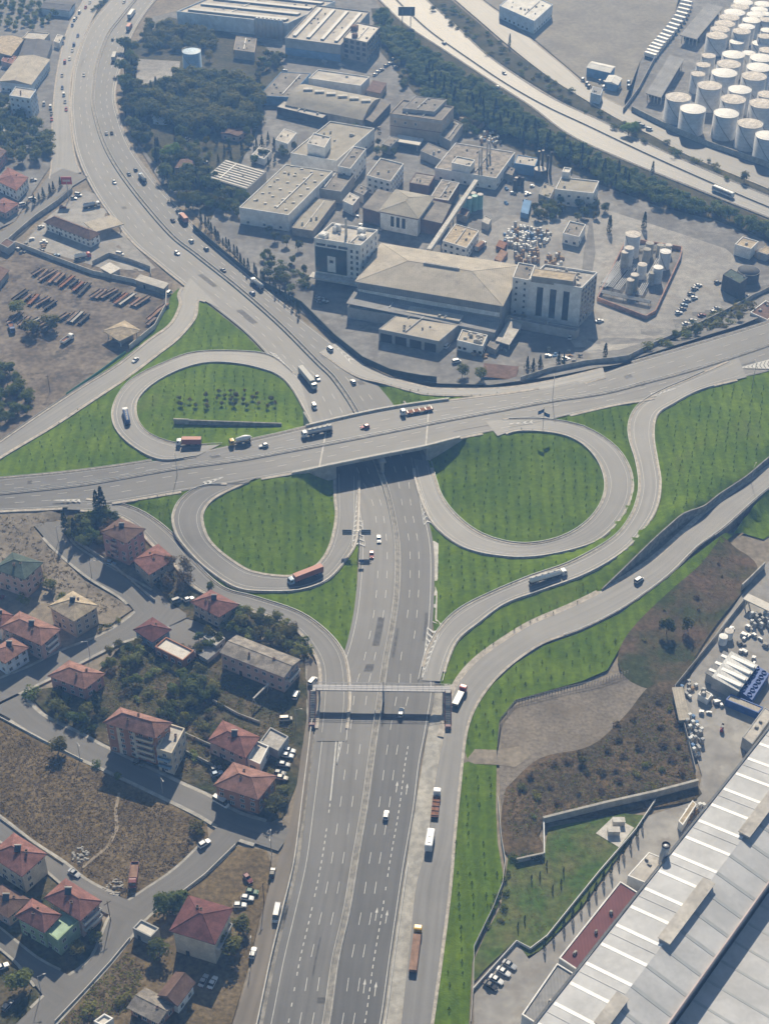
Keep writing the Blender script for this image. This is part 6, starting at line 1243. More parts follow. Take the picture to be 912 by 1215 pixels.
# young shrubs planted in rows over the grass
sd_dark = crown_mesh('foliage', m_seed, 101, 'seed', 26); sd_yel = crown_mesh('foliage', m_seedy, 102, 'seed', 26)
def rows_in(px, gap, step, ang, seed, jit=.5):
    r = random.Random(seed); poly = [PT(*q) for q in px]; bp = [(p.x, p.y) for p in poly]; cx = sum(p.x for p in poly)/len(poly); cy = sum(p.y for p in poly)/len(poly); out = []; ca, sa = math.cos(ang), math.sin(ang)
    for i in range(-60, 61):
        for j in range(-90, 91):
            if r.random() < .14: continue
            a, c = i*gap+r.uniform(-jit, jit), j*step+r.uniform(-jit, jit); x, y = cx+a*ca-c*sa, cy+a*sa+c*ca
            if inpoly(x, y, bp): out.append(Vector((x, y, H(x, y))))
    return out
near_sets = [([(552,880),(560,850),(575,825),(600,800),(640,778),(700,750),(728,738),(735,760),(715,790),(690,800),(615,822),(590,850),(586,880)], 5.0, 4.2, .35, 'yel'), ([(540,790),(560,765),(600,735),(640,725),(690,695),(715,690),(700,710),(640,738),(600,755),(560,782),(545,800)], 3.6, 3.2, .5, 'yel'), ([(545,915),(582,915),(585,1000),(590,1040),(575,1090),(555,1130),(545,1212),(520,1212),(535,1100)], 4.2, 4.0, .0, 'dark')]
cnt = 0
for i, (px, g_, st_, an, ty) in enumerate(near_sets):
    for p in rows_in(px, g_, st_, an, 60+i, .35):
        if cnt >= 300: break
        yel = ty == 'yel' and rnd.random() < .5
        o = bpy.data.objects.new('seedling', sd_yel if yel else sd_dark); s_ = rnd.uniform(.95,1.5); o.location = p; o.scale = (s_*.9, s_*.9, s_*1.05); o.rotation_euler = (0,0,rnd.uniform(0,6)); link(o); cnt += 1
        tag(o, ('yellowish' if yel else 'dark green') + ' young shrub planted on the ' + ('grass bank along the right frontage road','grass wedge between ramp and frontage road','grass strip along the motorway at lower right')[i], 'young shrub', ('shrubs of the frontage bank','shrubs of the wedge','shrubs of the strip')[i])
far_sets = [([(247,600),(272,584),(310,573),(350,565),(385,562),(396,600),(390,645),(372,672),(345,682),(300,676),(268,655),(245,630)], 4.6, 4.0, .25), ([(515,550),(545,526),(620,508),(670,520),(705,548),(717,580),(700,610),(670,632),(620,643),(575,632),(540,608),(520,580)], 4.6, 4.0, -.1), ([(170,490),(190,455),(235,436),(300,440),(335,460),(360,500),(300,514),(220,522),(180,510)], 4.6, 4.2, .1), ([(785,500),(800,480),(870,456),(912,452),(912,530),(845,588),(805,612),(785,622),(790,580)], 4.4, 3.6, -.25), ([(518,640),(560,660),(640,668),(690,660),(640,682),(560,715),(522,735)], 4.6, 4.2, 0), ([(310,706),(355,704),(400,680),(424,655),(422,700),(414,755),(395,750),(350,724)], 4.6, 4.2, .2), ([(10,560),(60,505),(128,465),(135,510),(160,535),(110,552)], 4.8, 4.4, .3), ([(222,395),(240,362),(290,402),(310,418),(230,414)], 4.8, 4.4, .3), ([(450,452),(520,468),(640,464),(500,482),(474,480)], 4, 3.4, 0), ([(665,500),(745,480),(744,530),(710,508)], 4, 3, 0), ([(140,600),(200,586),(210,600),(205,620)], 4, 3, .2)]
mb = MB(); tmpl = [sd_dark]
tv = [v.co.copy() for v in sd_dark.vertices]; tf = [tuple(p.vertices) for p in sd_dark.polygons]
for i, (px, g_, st_, an) in enumerate(far_sets):
    for p in rows_in(px, g_, st_, an, 80+i):
        s_ = rnd.uniform(.7,1.25); mb.add([p+v*s_ for v in tv], tf)
o = mb.build('young_shrubs', m_seed); tag(o, 'rows of tiny dark young shrubs planted over the grass of the loops', 'young shrubs', kind='stuff')
# rough growth: one mass per area
def tufts(px, n, seed, mats, h, label, name='weeds'):
    r = random.Random(seed); mb = MB(); poly = [PT(*q) for q in px]; bp = [(p.x, p.y) for p in poly]; x0, x1 = min(p.x for p in poly), max(p.x for p in poly); y0, y1 = min(p.y for p in poly), max(p.y for p in poly); c = 0
    while c < n:
        x, y = r.uniform(x0, x1), r.uniform(y0, y1)
        if not inpoly(x, y, bp): continue
        z = H(x, y); mi = r.randrange(len(mats)); c += 1
        for _ in range(4):
            s_ = r.uniform(.5,1)*h; leaf(mb, Vector((x+r.uniform(-.6,.6), y+r.uniform(-.6,.6), z+s_*.3)), Vector((r.gauss(0,.5), r.gauss(0,.5), 1.0)), s_, r); mb.m[-1] = mi
    o = mb.build(name, mats); tag(o, label, 'weeds', kind='stuff')
TF = .6
tufts([(0,858),(42,882),(99,910),(148,933),(204,960),(244,982),(242,992),(210,1024),(168,1054),(150,1060),(105,1040),(76,1014),(39,992),(0,962)], 3200, 1, [m_dry, m_dry, m_scrubl], .36, 'dry brown weeds covering the empty field')
tufts([(600,940),(640,905),(700,890),(740,860),(770,825),(800,822),(812,870),(822,928),(735,955),(643,975),(604,1000)], 2600, 2, [m_dry, m_scrubl, m_dry, m_leaf2], .42, 'brown dry scrub above the long wall')
tufts([(745,765),(790,712),(850,645),(890,672),(840,740),(812,795),(770,808)], 600, 3, [m_scrubl, m_dry, m_dry], .32, 'brown dry weeds on the slope below the frontage road')
tufts([(110,812),(150,765),(200,765),(262,765),(280,800),(350,850),(340,930),(280,945),(214,915),(131,880)], 2400, 4, [m_leaf, m_leaf2, m_dry], .45, 'weeds on the overgrown plot between the houses')
tufts([(0,612),(60,615),(40,630),(65,658),(105,690),(145,716),(110,735),(70,725),(60,690),(0,665)], 500, 5, [m_dry, m_scrubl], .4, 'sparse dry weeds on the waste ground at left')
tufts([(100,1180),(150,1130),(175,1150),(150,1200),(110,1215),(75,1215)], 400, 6, [m_dry, m_leaf2], .5, 'weeds on the plot at the bottom left')
tufts([(612,1010),(648,1015),(652,985),(740,970),(700,1040),(640,1115),(600,1090)], 500, 7, [m_leaf2, m_dry], .25, 'patchy weeds on the lawn')
# ================================================================ VEHICLES
def paint(name, c, rough=.35, coat=.3): return M('paint_'+name, c, rough, .04, .6, spec=.5, coat=coat)
PT_ = dict(white=paint('white',(.72,.72,.71)), silver=paint('silver',(.42,.43,.44),.3), grey=paint('grey',(.16,.165,.17)), black=paint('black',(.02,.02,.022)), red=paint('red',(.36,.03,.03)), blue=paint('blue',(.04,.09,.24)), lightblue=paint('light_blue',(.25,.36,.48)), yellow=paint('yellow',(.60,.36,.05)), orange=paint('orange',(.50,.17,.05)), green=paint('green',(.06,.14,.08)), beige=paint('beige',(.50,.46,.38)), maroon=paint('maroon',(.17,.035,.04)), rust=M('rusty_steel',(.22,.10,.055),.85,.3,.8), brownload=M('load_brown',(.27,.17,.12),.9,.2,.5), container=paint('container_red',(.36,.12,.085),.6,0), tarp=paint('tarp_grey',(.42,.42,.40),.7,0), chrome=M('tank_steel',(.50,.51,.52),.3,.08,.6,spec=.6,metal=.6))
m_tyre = M('tyre_rubber', (.018,.018,.018), .9, .1, 2); m_rim = M('wheel_rim', (.30,.30,.31), .4, .1, 2, metal=.5)
m_cglass = M('car_glass', (.015,.02,.025), .08, .2, 1, spec=.7); m_lamp = M('headlamp_glass', (.65,.65,.62), .2, .05, 2); m_tail = M('tail_lamp', (.28,.02,.02), .3, .05, 2); m_chas = M('chassis', (.045,.043,.042), .8, .3, 1)
def loft(mb, secs, mi=0):
    """secs: (x, [(y, z), ...]) cross-sections along the car"""
    m = len(secs[0][1]); vs = [(x, y, z) for x, c in secs for y, z in c]
    mb.add(vs, [(i*m+k, i*m+(k+1)%m, (i+1)*m+(k+1)%m, (i+1)*m+k) for i in range(len(secs)-1) for k in range(m)]+[tuple(range(m-1,-1,-1)), tuple((len(secs)-1)*m+k for k in range(m))], mi)
def sec(hw, z0, z1, r=.12): return [(-hw+r,z0),(hw-r,z0),(hw,z0+.25),(hw,z1-r),(hw-r*1.3,z1),(-hw+r*1.3,z1),(-hw,z1-r),(-hw,z0+.25)]
CARS = dict(hatch=dict(L=4.1, W=.87, hood=.95, top=1.5, x=(.55,.0,-1.55,-1.95)), sedan=dict(L=4.5, W=.88, hood=.93, top=1.43, x=(.75,.15,-1.0,-1.6)), van=dict(L=4.5, W=.90, hood=1.1, top=1.88, x=(1.35,.85,-2.1,-2.22)), suv=dict(L=4.5, W=.92, hood=1.08, top=1.75, x=(.75,.2,-1.7,-2.1)), minibus=dict(L=6.2, W=1.0, hood=1.2, top=2.6, x=(2.5,1.75,-2.95,-3.05)))
_cm = {}
def car_parts(kind):
    if kind in _cm: return _cm[kind]
    c = CARS[kind]; L2 = c['L']/2; W = c['W']; hd = c['hood']; tp = c['top']; a, b_, d, e = c['x']; out = {}
    mb = MB(); loft(mb, [(-L2,sec(W*.9,.35,hd*.92)),(-L2+.15,sec(W,.25,hd)),(a,sec(W,.22,hd)),(L2-.5,sec(W*.97,.25,hd*.86)),(L2,sec(W*.82,.35,hd*.66))])
    t = .72*W/.87; loft(mb, [(d-.02,sec(t*.98,tp-.1,tp-.01,.05)),(d+.1,sec(t,tp-.1,tp+.015,.05)),(b_-.1,sec(t,tp-.1,tp+.015,.05)),(b_+.03,sec(t*.97,tp-.1,tp-.03,.05))]); out['body'] = mb
    mb = MB(); g0, g1 = W*.93, t*.985; vs = [(a+.05,-g0,hd-.02),(a+.05,g0,hd-.02),(e,g0,hd-.02),(e,-g0,hd-.02),(b_,-g1,tp-.06),(b_,g1,tp-.06),(d,g1,tp-.06),(d,-g1,tp-.06)]
    mb.add(vs, [(0,1,5,4),(1,2,6,5),(2,3,7,6),(3,0,4,7),(4,5,6,7)]); out['windows'] = mb
    out['wheel'] = (L2*.62, W-.1)
    _cm[kind] = out; return out
_wheel = {}
def wheel_mesh(r, w_):
    k = (round(r,2), round(w_,2))
    if k not in _wheel:
        mb = MB(); mb.lathe([(r*.72,-w_/2),(r,-w_/2+.03),(r,w_/2-.03),(r*.72,w_/2)], 14, 0, axis='y'); mb.v = [(v[1], v[0], v[2]) for v in mb.v] if False else mb.v
        mb.lathe([(r*.5,-w_/2-.01),(r*.62,-w_/2+.02),(r*.62,w_/2-.02),(r*.5,w_/2+.01)], 10, 1, axis='y'); me = mb.mesh('wheel', [m_tyre, m_rim], True)
        for v in me.vertices: v.co = (v.co.y, v.co.x, v.co.z)    # axle across the vehicle
        _wheel[k] = me
    return _wheel[k]
_carmesh = {}
def car(kind, col, p, rz, label, group=None, detail=True, name=None, cat=None):
    c = CARS[kind]; pr = car_parts(kind); name = name or {'van':'van','minibus':'minibus','suv':'car'}.get(kind, 'car'); L2 = c['L']/2
    if not detail:
        k = (kind, col)
        if k not in _carmesh:
            mb = MB(); mb.add(pr['body'].v, pr['body'].f, 0); mb.add(pr['windows'].v, pr['windows'].f, 1); wx, wy = pr['wheel']
            for sx in (-1,1):
                for sy in (-1,1): mb.box(sx*wx-.3, sx*wx+.3, sy*wy-.1, sy*wy+.1, 0, .6, 2)
            _carmesh[k] = mb.mesh('car', [PT_[col], m_cglass, m_tyre])
        o = bpy.data.objects.new(name, _carmesh[k]); o.location = p; o.rotation_euler = (0,0,rz); link(o); tag(o, label, cat or name, group); return o
    o = empty(name, p, rz); tag(o, label, cat or name, group); k = (kind, col, 'b')
    if k not in _carmesh:
        _carmesh[k] = pr['body'].mesh('body', PT_[col], False); _carmesh[(kind,'w')] = pr['windows'].mesh('windows', m_cglass)
        for nm, x, m_ in (('headlight', L2-.2, m_lamp), ('tail_light', -L2+.02, m_tail)):
            mb = MB(); mb.box(x-.12, x+.12, -.18, .18, c['hood']*.55, c['hood']*.72, 0); _carmesh[(kind, nm)] = mb.mesh(nm, m_)
    link(bpy.data.objects.new('body', _carmesh[k]), o); link(bpy.data.objects.new('windows', _carmesh[(kind,'w')]), o); wx, wy = pr['wheel']; r = .32 if kind != 'minibus' else .38
    for sx in (-1,1):
        for sy in (-1,1): w_ = bpy.data.objects.new('wheel', wheel_mesh(r, .22)); w_.location = (sx*wx, sy*wy, r); link(w_, o)
    for nm in ('headlight', 'tail_light'):
        for sy in (-1,1): q = bpy.data.objects.new(nm, _carmesh[(kind, nm)]); q.location = (0, sy*c['W']*.62, 0); link(q, o)
    return o
def wheels(o, xs, wy=1.05, r=.5, w_=.34):
    for x in xs:
        for sy in (-1,1): q = bpy.data.objects.new('wheel', wheel_mesh(r, w_)); q.location = (x, sy*wy, r); link(q, o)
def cab(o, x1, col, h=3.0, l=2.1):
    x0 = x1-l; mb = MB(); loft(mb, [(x0,sec(1.2,.55,h*.97,.1)),(x0+.5,sec(1.22,.5,h,.15)),(x1-.45,sec(1.22,.5,h*.97,.15)),(x1,sec(1.16,.55,h*.62,.1))]); k = mb.build('cab', PT_[col], o)
    mb = MB(); mb.add([(x1-.02,-1.02,h*.62),(x1-.02,1.02,h*.62),(x1-.40,.98,h*.92),(x1-.40,-.98,h*.92)], [(0,1,2,3)]); mb.v = [(a+.06, b_, c) for a, b_, c in mb.v]
    for sy in (-1,1): mb.add([(x1-1.3,sy*1.235,h*.6),(x1-.5,sy*1.235,h*.6),(x1-.65,sy*1.235,h*.88),(x1-1.3,sy*1.235,h*.88)], [(0,1,2,3)])
    mb.build('cab_window', m_cglass, k)
    for sy in (-1,1): mb = MB(); mb.box(x1-.08, x1+.05, sy*.85-.18, sy*.85+.18, .7, .92); mb.build('headlight', m_lamp, o)
def truck(kind, p, rz, label, cabc='white', load='white', L=None, group=None):
    L = L or dict(semi=15.5, tanker=15, box=9, mixer=9, container=13, flatbed=12, dump=8, rigidtank=9, empty=12).get(kind, 12)
    o = empty('tanker_truck' if 'tank' in kind else 'concrete_mixer' if kind == 'mixer' else 'truck', p, rz); tag(o, label, 'tanker' if 'tank' in kind else 'truck', group); h = 2.9; x1 = L/2; cab(o, x1, cabc, h)
    mb = MB(); mb.box(-x1+.2, x1-.8, -.45, .45, .65, 1.0); mb.box(-x1+.1, -x1+.35, -1.15, 1.15, .55, 1.0)
    for sy in (-1,1): mb.box(-.8, 1.2, sy*.95-.25, sy*.95+.25, .5, .95)
    mb.build('chassis', m_chas, o); b0, b1 = -x1, x1-2.6
    if kind in ('semi', 'box'):
        mb = MB(); mb.box(b0, b1, -1.25, 1.25, 1.1, 3.75); q = mb.build('cargo_box', PT_[load], o); mb = MB(); mb.box(b0-.04, b0+.02, -1.15, 1.15, 1.2, 3.6); mb.box(b0-.07, b0, -.03, .03, 1.2, 3.6); mb.build('rear_door', PT_['silver'], q)
    elif kind == 'container':
        mb = MB(); mb.box(b0, b1, -1.22, 1.22, 1.15, 3.7)
        k = b0+.2
        while k < b1-.3:
            for sy in (-1,1): mb.box(k, k+.18, sy*1.25-.04, sy*1.25+.04, 1.3, 3.55)
            k += .45
        q = mb.build('container', PT_[load], o); mb = MB()
        for yy in (-.8,-.3,.3,.8): mb.box(b0-.06, b0, yy-.03, yy+.03, 1.3, 3.6)
        mb.build('door_bar', PT_['silver'], q)
    elif kind in ('tanker', 'rigidtank'):
        mb = MB(); mb.lathe([(.2,b0+.1),(.95,b0+.25),(1.18,b0+.6),(1.18,b1-.5),(.95,b1-.15),(.2,b1)], 18, c=(0,0,2.25), axis='x'); q = mb.build('tank', PT_[load], o, True)
        for k in range(4): mb = MB(); x = b0+(b1-b0)*(.2+.2*k); mb.lathe([(.32,3.38),(.32,3.62),(.2,3.66)], 10, c=(x,0,0)); mb.build('hatch', m_steel_dk, q)
        mb = MB(); mb.box(b0+.5, b1-.5, -.38, .38, 3.40, 3.45); mb.build('walkway', m_steel_dk, q)
    elif kind == 'mixer':
        mb = MB(); mb.lathe([(.5,b0-.1),(.75,b0+.5),(1.2,b0+2.2),(1.25,b0+3.4),(.8,b1-.6),(.4,b1-.2)], 18, c=(0,0,2.35), axis='x'); mb.v = [(x, y, z+(b1-x)*.06) for x, y, z in mb.v]; mb.build('drum', PT_[load], o, True)
        mb = MB(); mb.box(b0-.7, b0+.4, -.3, .3, 2.2, 2.5); mb.box(b0+.2, b0+.5, -.6, .6, .9, 2.2); mb.build('chute', m_steel_dk, o)
    elif kind == 'dump':
        mb = MB(); mb.box(b0, b1, -1.2, 1.2, 1.1, 1.25)
        for sy in (-1,1): mb.box(b0, b1, sy*1.2-.06, sy*1.2+.06, 1.25, 2.3)
        mb.box(b1-.1, b1, -1.14, 1.14, 1.25, 2.6); mb.box(b0, b0+.1, -1.14, 1.14, 1.25, 2.3); q = mb.build('tipper_body', PT_[cabc], o); mb = MB(); mb.box(b0+.1, b1-.1, -1.13, 1.13, 1.25, 1.75); mb.build('load', PT_[load], q)
    else:
        mb = MB(); mb.box(b0, b1, -1.22, 1.22, 1.05, 1.25); q = mb.build('flatbed', PT_['rust'] if kind == 'empty' else PT_['brownload'], o)
        mb = MB()
        if kind == 'flatbed': mb.box(b0+.2, b1-.2, -1.1, 1.1, 1.25, 1.95); mb.build('load', PT_[load], q)
        else:
            for k in range(5): x = b0+.6+(b1-b0-1.2)*k/4; mb.box(x-.06, x+.06, -1.2, 1.2, 1.25, 1.5)
            mb.build('cross_bar', PT_[load], q)
    wheels(o, (x1-1.0, b0+.9, b0+2.1)+((b0+3.3, x1-4.2) if L > 11 else ()), 1.0, .5); return o
def bus(p, rz, label, col='white', L=12.5, stripe=None):
    o = empty('bus', p, rz); tag(o, label, 'bus'); x = L/2; mb = MB(); loft(mb, [(-x,sec(1.2,.45,3.2,.2)),(-x+.3,sec(1.26,.35,3.35,.2)),(x-.4,sec(1.26,.35,3.35,.2)),(x,sec(1.2,.45,3.0,.2))]); q = mb.build('body', PT_[col], o)
    for sy in (-1,1): mb = MB(); mb.box(-x+.5, x-.6, sy*1.27-.03, sy*1.27+.03, 1.5, 2.7); mb.build('side_window', m_cglass, o)
    mb = MB(); mb.box(x-.12, x+.04, -1.1, 1.1, 1.3, 2.85); mb.build('windscreen', m_cglass, o)
    for k in (-.5,.1): mb = MB(); mb.box(k*x-.5, k*x+.5, -.5, .5, 3.34, 3.5); mb.build('roof_hatch', m_steel, o)
    wheels(o, (x-2.4, -x+3.2), 1.05, .5, .3); return o
def on(r, x, y, fwd=1, z=None):
    z = 0.0
    for _ in range(6): p = P(x, y, z); d, u = r.near(p); z = r.at(min(.98, max(.02, u)), d).z+.14
    p = P(x, y, z); t = r.dir(d); return p, math.atan2(t.y*fwd, t.x*fwd)
def RC(r, view, x, y, fwd, kind, col, label, detail=True): p, a = on(r, *V(view, x, y), fwd); return car(kind, col, p, a, label, detail=detail)
def RT(r, view, x, y, fwd, kind, label, **k): p, a = on(r, *V(view, x, y), fwd); return truck(kind, p, a, label, **k)
# on the motorway, lower part
RC(hwR,'O',784,664,1,'hatch','white','white car alone on the dark carriageway below the footbridge'); RC(hwR,'O',838,294,1,'van','white','white van in the shadow of the footbridge')
RC(hwL,'J',758,428,-1,'sedan','white','white car heading down the left carriageway south of the road bridge'); RC(hwL,'J',732,485,-1,'hatch','red','red car heading down the left carriageway south of the road bridge')
# on the motorway, upper part
RT(hwL,'F',502,614,-1,'semi','long pale grey box lorry in the loop merge lane above the bridge',cabc='white',load='tarp',L=17); RC(hwL,'F',538,608,-1,'hatch','silver','silver car beside the long pale grey box lorry'); RC(hwL,'F',526,710,-1,'van','white','white van just above the bridge behind the long lorry')
RC(hwR,'F',581,502,1,'van','white','white van at the striped gore above the bridge'); RC(hwR,'F',665,620,1,'hatch','white','white car near the bridge on the right carriageway')
RT(hwR,'F',320,272,1,'rigidtank','grey tank lorry climbing the motorway curve beside a blue car',cabc='white',load='silver',L=11); RC(hwR,'F',302,300,1,'hatch','blue','blue car beside the grey tank lorry'); RC(hwR,'F',197,216,1,'sedan','grey','dark grey car on the motorway curve by the cypress row'); RC(hwR,'F',136,140,1,'hatch','grey','dark car following the white one past the works fence'); RC(hwR,'F',82,112,1,'hatch','white','white car behind the lorry with the rust red container'); RC(hwL,'F',32,156,-1,'hatch','white','white car coming down the curve opposite the cypress row')
RT(hwR,'A',662,795,1,'container','lorry with short rust red container on the motorway curve',cabc='white',load='container',L=10); RC(hwR,'A',624,797,1,'sedan','black','black car beside the lorry with rust red container')
RT(hwR,'A',516,650,1,'rigidtank','small tank lorry with two cars beside it on the upper curve',cabc='lightblue',load='chrome',L=10); RC(hwR,'A',490,614,1,'hatch','grey','dark car in front of the small tank lorry',detail=False); RC(hwR,'A',466,629,1,'sedan','silver','silver car left of the small tank lorry',detail=False); RC(hwL,'A',414,660,-1,'hatch','white','white car opposite the small tank lorry')
RC(hwR,'A',385,483,1,'sedan','white','white car of the pair driving side by side on the upper curve',detail=False); RC(hwR,'A',404,482,1,'sedan','black','black car of the pair driving side by side on the upper curve',detail=False); RC(hwL,'A',304,273,-1,'hatch','white','white car alone on the outer side of the upper curve',detail=False)
RT(hwR,'A',414,212,1,'box','white box lorry alone on the upper curve',cabc='white',load='tarp',L=13); RC(hwR,'A',408,144,1,'hatch','silver','silver car of the close pair near the top edge',detail=False); RC(hwR,'A',425,146,1,'hatch','white','white car of the close pair near the top edge',detail=False)
RT(hwR,'A',468,105,1,'box','dark box lorry behind the tall white one near the top edge',cabc='grey',load='container',L=10); RT(hwR,'A',476,58,1,'semi','tall white box lorry near the top edge',cabc='white',load='white',L=15); RC(hwL,'A',448,10,-1,'hatch','white','white car at the very top of the motorway',detail=False)
# on the cross road
RT(xrN,'F',536,806,-1,'tanker','silver road tanker crossing the bridge',cabc='white',load='chrome',L=14); RC(xrN,'F',708,783,-1,'hatch','red','red car behind the silver road tanker on the bridge'); RC(xrN,'F',343,851,-1,'hatch','white','white car between the mixer and the silver tanker'); RT(xrN,'F',258,840,-1,'mixer','concrete mixer with white drum on the cross road',cabc='yellow',load='white',L=9.5); RT(nw_loop,'F',74,845,1,'container','lorry with red brown container at the foot of the upper left loop',cabc='white',load='container',L=11).rotation_euler.z = math.pi
RT(xrN,'G',286,880,-1,'empty','flat lorry with empty rust coloured trailer at the right end of the bridge',cabc='white',load='silver',L=15)
RT(nw_loop,'E',458,752,-1,'rigidtank','lorry with blue tanks on the outer bend of the upper left loop',cabc='white',load='blue',L=12); RC(nw_front,'E',489,542,1,'sedan','white','white car on the slip road by the scrap yard')
RT(sw_loop,'J',494,566,-1,'container','lorry with long orange red container in the lower left loop',cabc='lightblue',load='container',L=15)
RT(s_ramp,'K',758,722,-1,'tanker','white road tanker on the right ramp',cabc='white',load='white',L=16); RC(e_front,'L',442,728,-1,'van','white','white van on the right frontage road below the retaining wall')
RT(e_front,'R',440,392,-1,'flatbed','lorry with red cab and grey load on the frontage road beside the footbridge',cabc='red',load='grey',L=10); RT(e_front,'R',355,778,-1,'empty','lorry with white cab and bare brown bed parked on the shoulder',cabc='white',load='brownload',L=11.5)
p, a = on(e_front, *V('S',333,260), -1); bus(p, a, 'small white bus on the lower right frontage road', L=7.5)
RT(e_front,'S',282,650,-1,'flatbed','long lorry with yellow cab and brown loaded bed on the frontage road',cabc='yellow',load='brownload',L=16)
p, a = on(neL, *V('D',744,700), -1); bus(p, a, 'white and dark coach on the upper right motorway', L=14.5)
for v, x, y, r, f, c, l in (('C',384,158,neL,-1,'white','white car high up on the left lane of the upper right motorway'),('C',602,267,neR,1,'silver','silver car on the far carriageway of the upper right motorway'),('C',576,316,neL,-1,'white','white car at the cypress tops of the upper right motorway')): RC(r, v, x, y, f, 'hatch', c, l, False)
# in the quarter and on the lanes
def pc(view, x, y, ang, kind, col, label, detail=True, group=None): return car(kind, col, PT(*V(view, x, y))+Vector((0,0,.16)), R(ang), label, group, detail)
pc('O',190,620,-35,'minibus','white','white minibus parked by the orange brick house'); pc('O',130,768,40,'suv','white','white car parked on the street by the dry field corner'); p, a = on(st_g, *V('Q',390,520), 1); car('minibus', 'white', p, a, 'white minibus driving on the gravel lane')
pc('N',270,373,-35,'sedan','silver','silver car on the street below the dry field'); truck('dump', PT(*V('N',485,385))+Vector((0,0,.1)), R(-88), 'old red tipper lorry parked on the bare corner of the dry field', cabc='maroon', load='brownload', L=9)
pc('N',735,760,70,'sedan','silver','silver car left of the two beside the white gabled house'); pc('N',768,767,70,'sedan','white','white car right of the two beside the white gabled house')
pc('Q',258,488,0,'hatch','white','white car nearest the maroon roof of the three on the waste ground'); pc('Q',285,462,-10,'hatch','white','second white car on the waste ground beside a dark one'); pc('Q',302,440,-10,'hatch','green','dark green car at the end of the row on the waste ground'); pc('Q',287,392,-55,'hatch','maroon','dark red wrecked car on the waste ground'); pc('Q',305,660,80,'hatch','white','white car under the tree at the gravel lane'); pc('Q',375,370,85,'hatch','black','dark car on the gravel lane by the street end')
for k, (x, y, c) in enumerate(((437,432,'white'),(430,450,'white'),(418,482,'silver'),(402,513,'grey'),(410,530,'beige'))): pc('O',x,y,-12,'hatch',c,('white car topmost of the row beside the concrete shed','second car of the row beside the concrete shed','silver car in the middle of the row beside the concrete shed','dark grey car fourth in the row beside the concrete shed','beige car last in the row near the orange brick house')[k], group='cars by the concrete shed')
pc('O',172,497,25,'hatch','grey','dark car behind the orange brick house, upper of two'); pc('O',176,515,25,'hatch','lightblue','light blue car behind the orange brick house, lower of two'); pc('O',460,232,75,'van','white','white van near the footbridge stairs behind the pinkish building'); pc('O',424,318,5,'van','beige','cream van beside a heap near the long pinkish building'); pc('O',520,182,60,'van','white','white van at the top of the gravel lane')
pc('I',640,590,30,'van','grey','dark van in the courtyard, left of the white car'); pc('I',683,585,30,'hatch','white','white car in the courtyard beside the dark van'); pc('I',402,455,-15,'hatch','lightblue','light blue car below the pink apartment block'); pc('I',2,580,40,'hatch','maroon','dark red car cut by the left edge near the green shingle house'); pc('M',285,405,60,'hatch','lightblue','pale blue car in the garden of the pink house'); pc('M',500,570,-25,'hatch','grey','grey car parked at the foot of the tall brick block'); pc('N',10,710,30,'hatch','white','white car at the lower left edge'); pc('N',30,850,60,'hatch','grey','dark car in the corner at the lower left edge')
# car row in the hall yard
for k, (x, y, c) in enumerate(((552,778,'black'),(573,757,'white'),(599,728,'white'),(620,703,'silver'))): pc('S',x,y,-35,'sedan',c,('black car lowest in the row of four by the lawn','white car beside the black one in the row by the lawn','second white car in the row of four by the lawn','silver car at the top end of the row of four by the lawn')[k], group='cars by the lawn')
# works yard car park
for k, (x, y, c) in enumerate(((643,437,'silver'),(655,425,'white'),(630,456,'grey'),(615,480,'silver'),(604,497,'lightblue'),(598,510,'grey'),(585,524,'white'),(612,563,'white'),(635,552,'silver'),(668,533,'maroon'),(712,520,'white'),(722,508,'silver'),(726,414,'grey'),(838,465,'silver'),(640,470,'white'),(300,553,'white'))):
    pc('H',x,y,15,'sedan' if k % 2 else 'hatch',c,f"{c.replace('lightblue','light blue')} car in the works car park, "+('upper end of the line','right of the upper end','third in the line','middle of the line','just below the middle','next to last of the line','lower end of the line','left of the lower pair','right of the lower pair','alone with dark red paint','at the bushes on the left','at the bushes on the right','alone near the upper gate','under the bushes by the gate wall','squeezed in the middle','by the foot of the tall white building')[k], False, 'works car park')
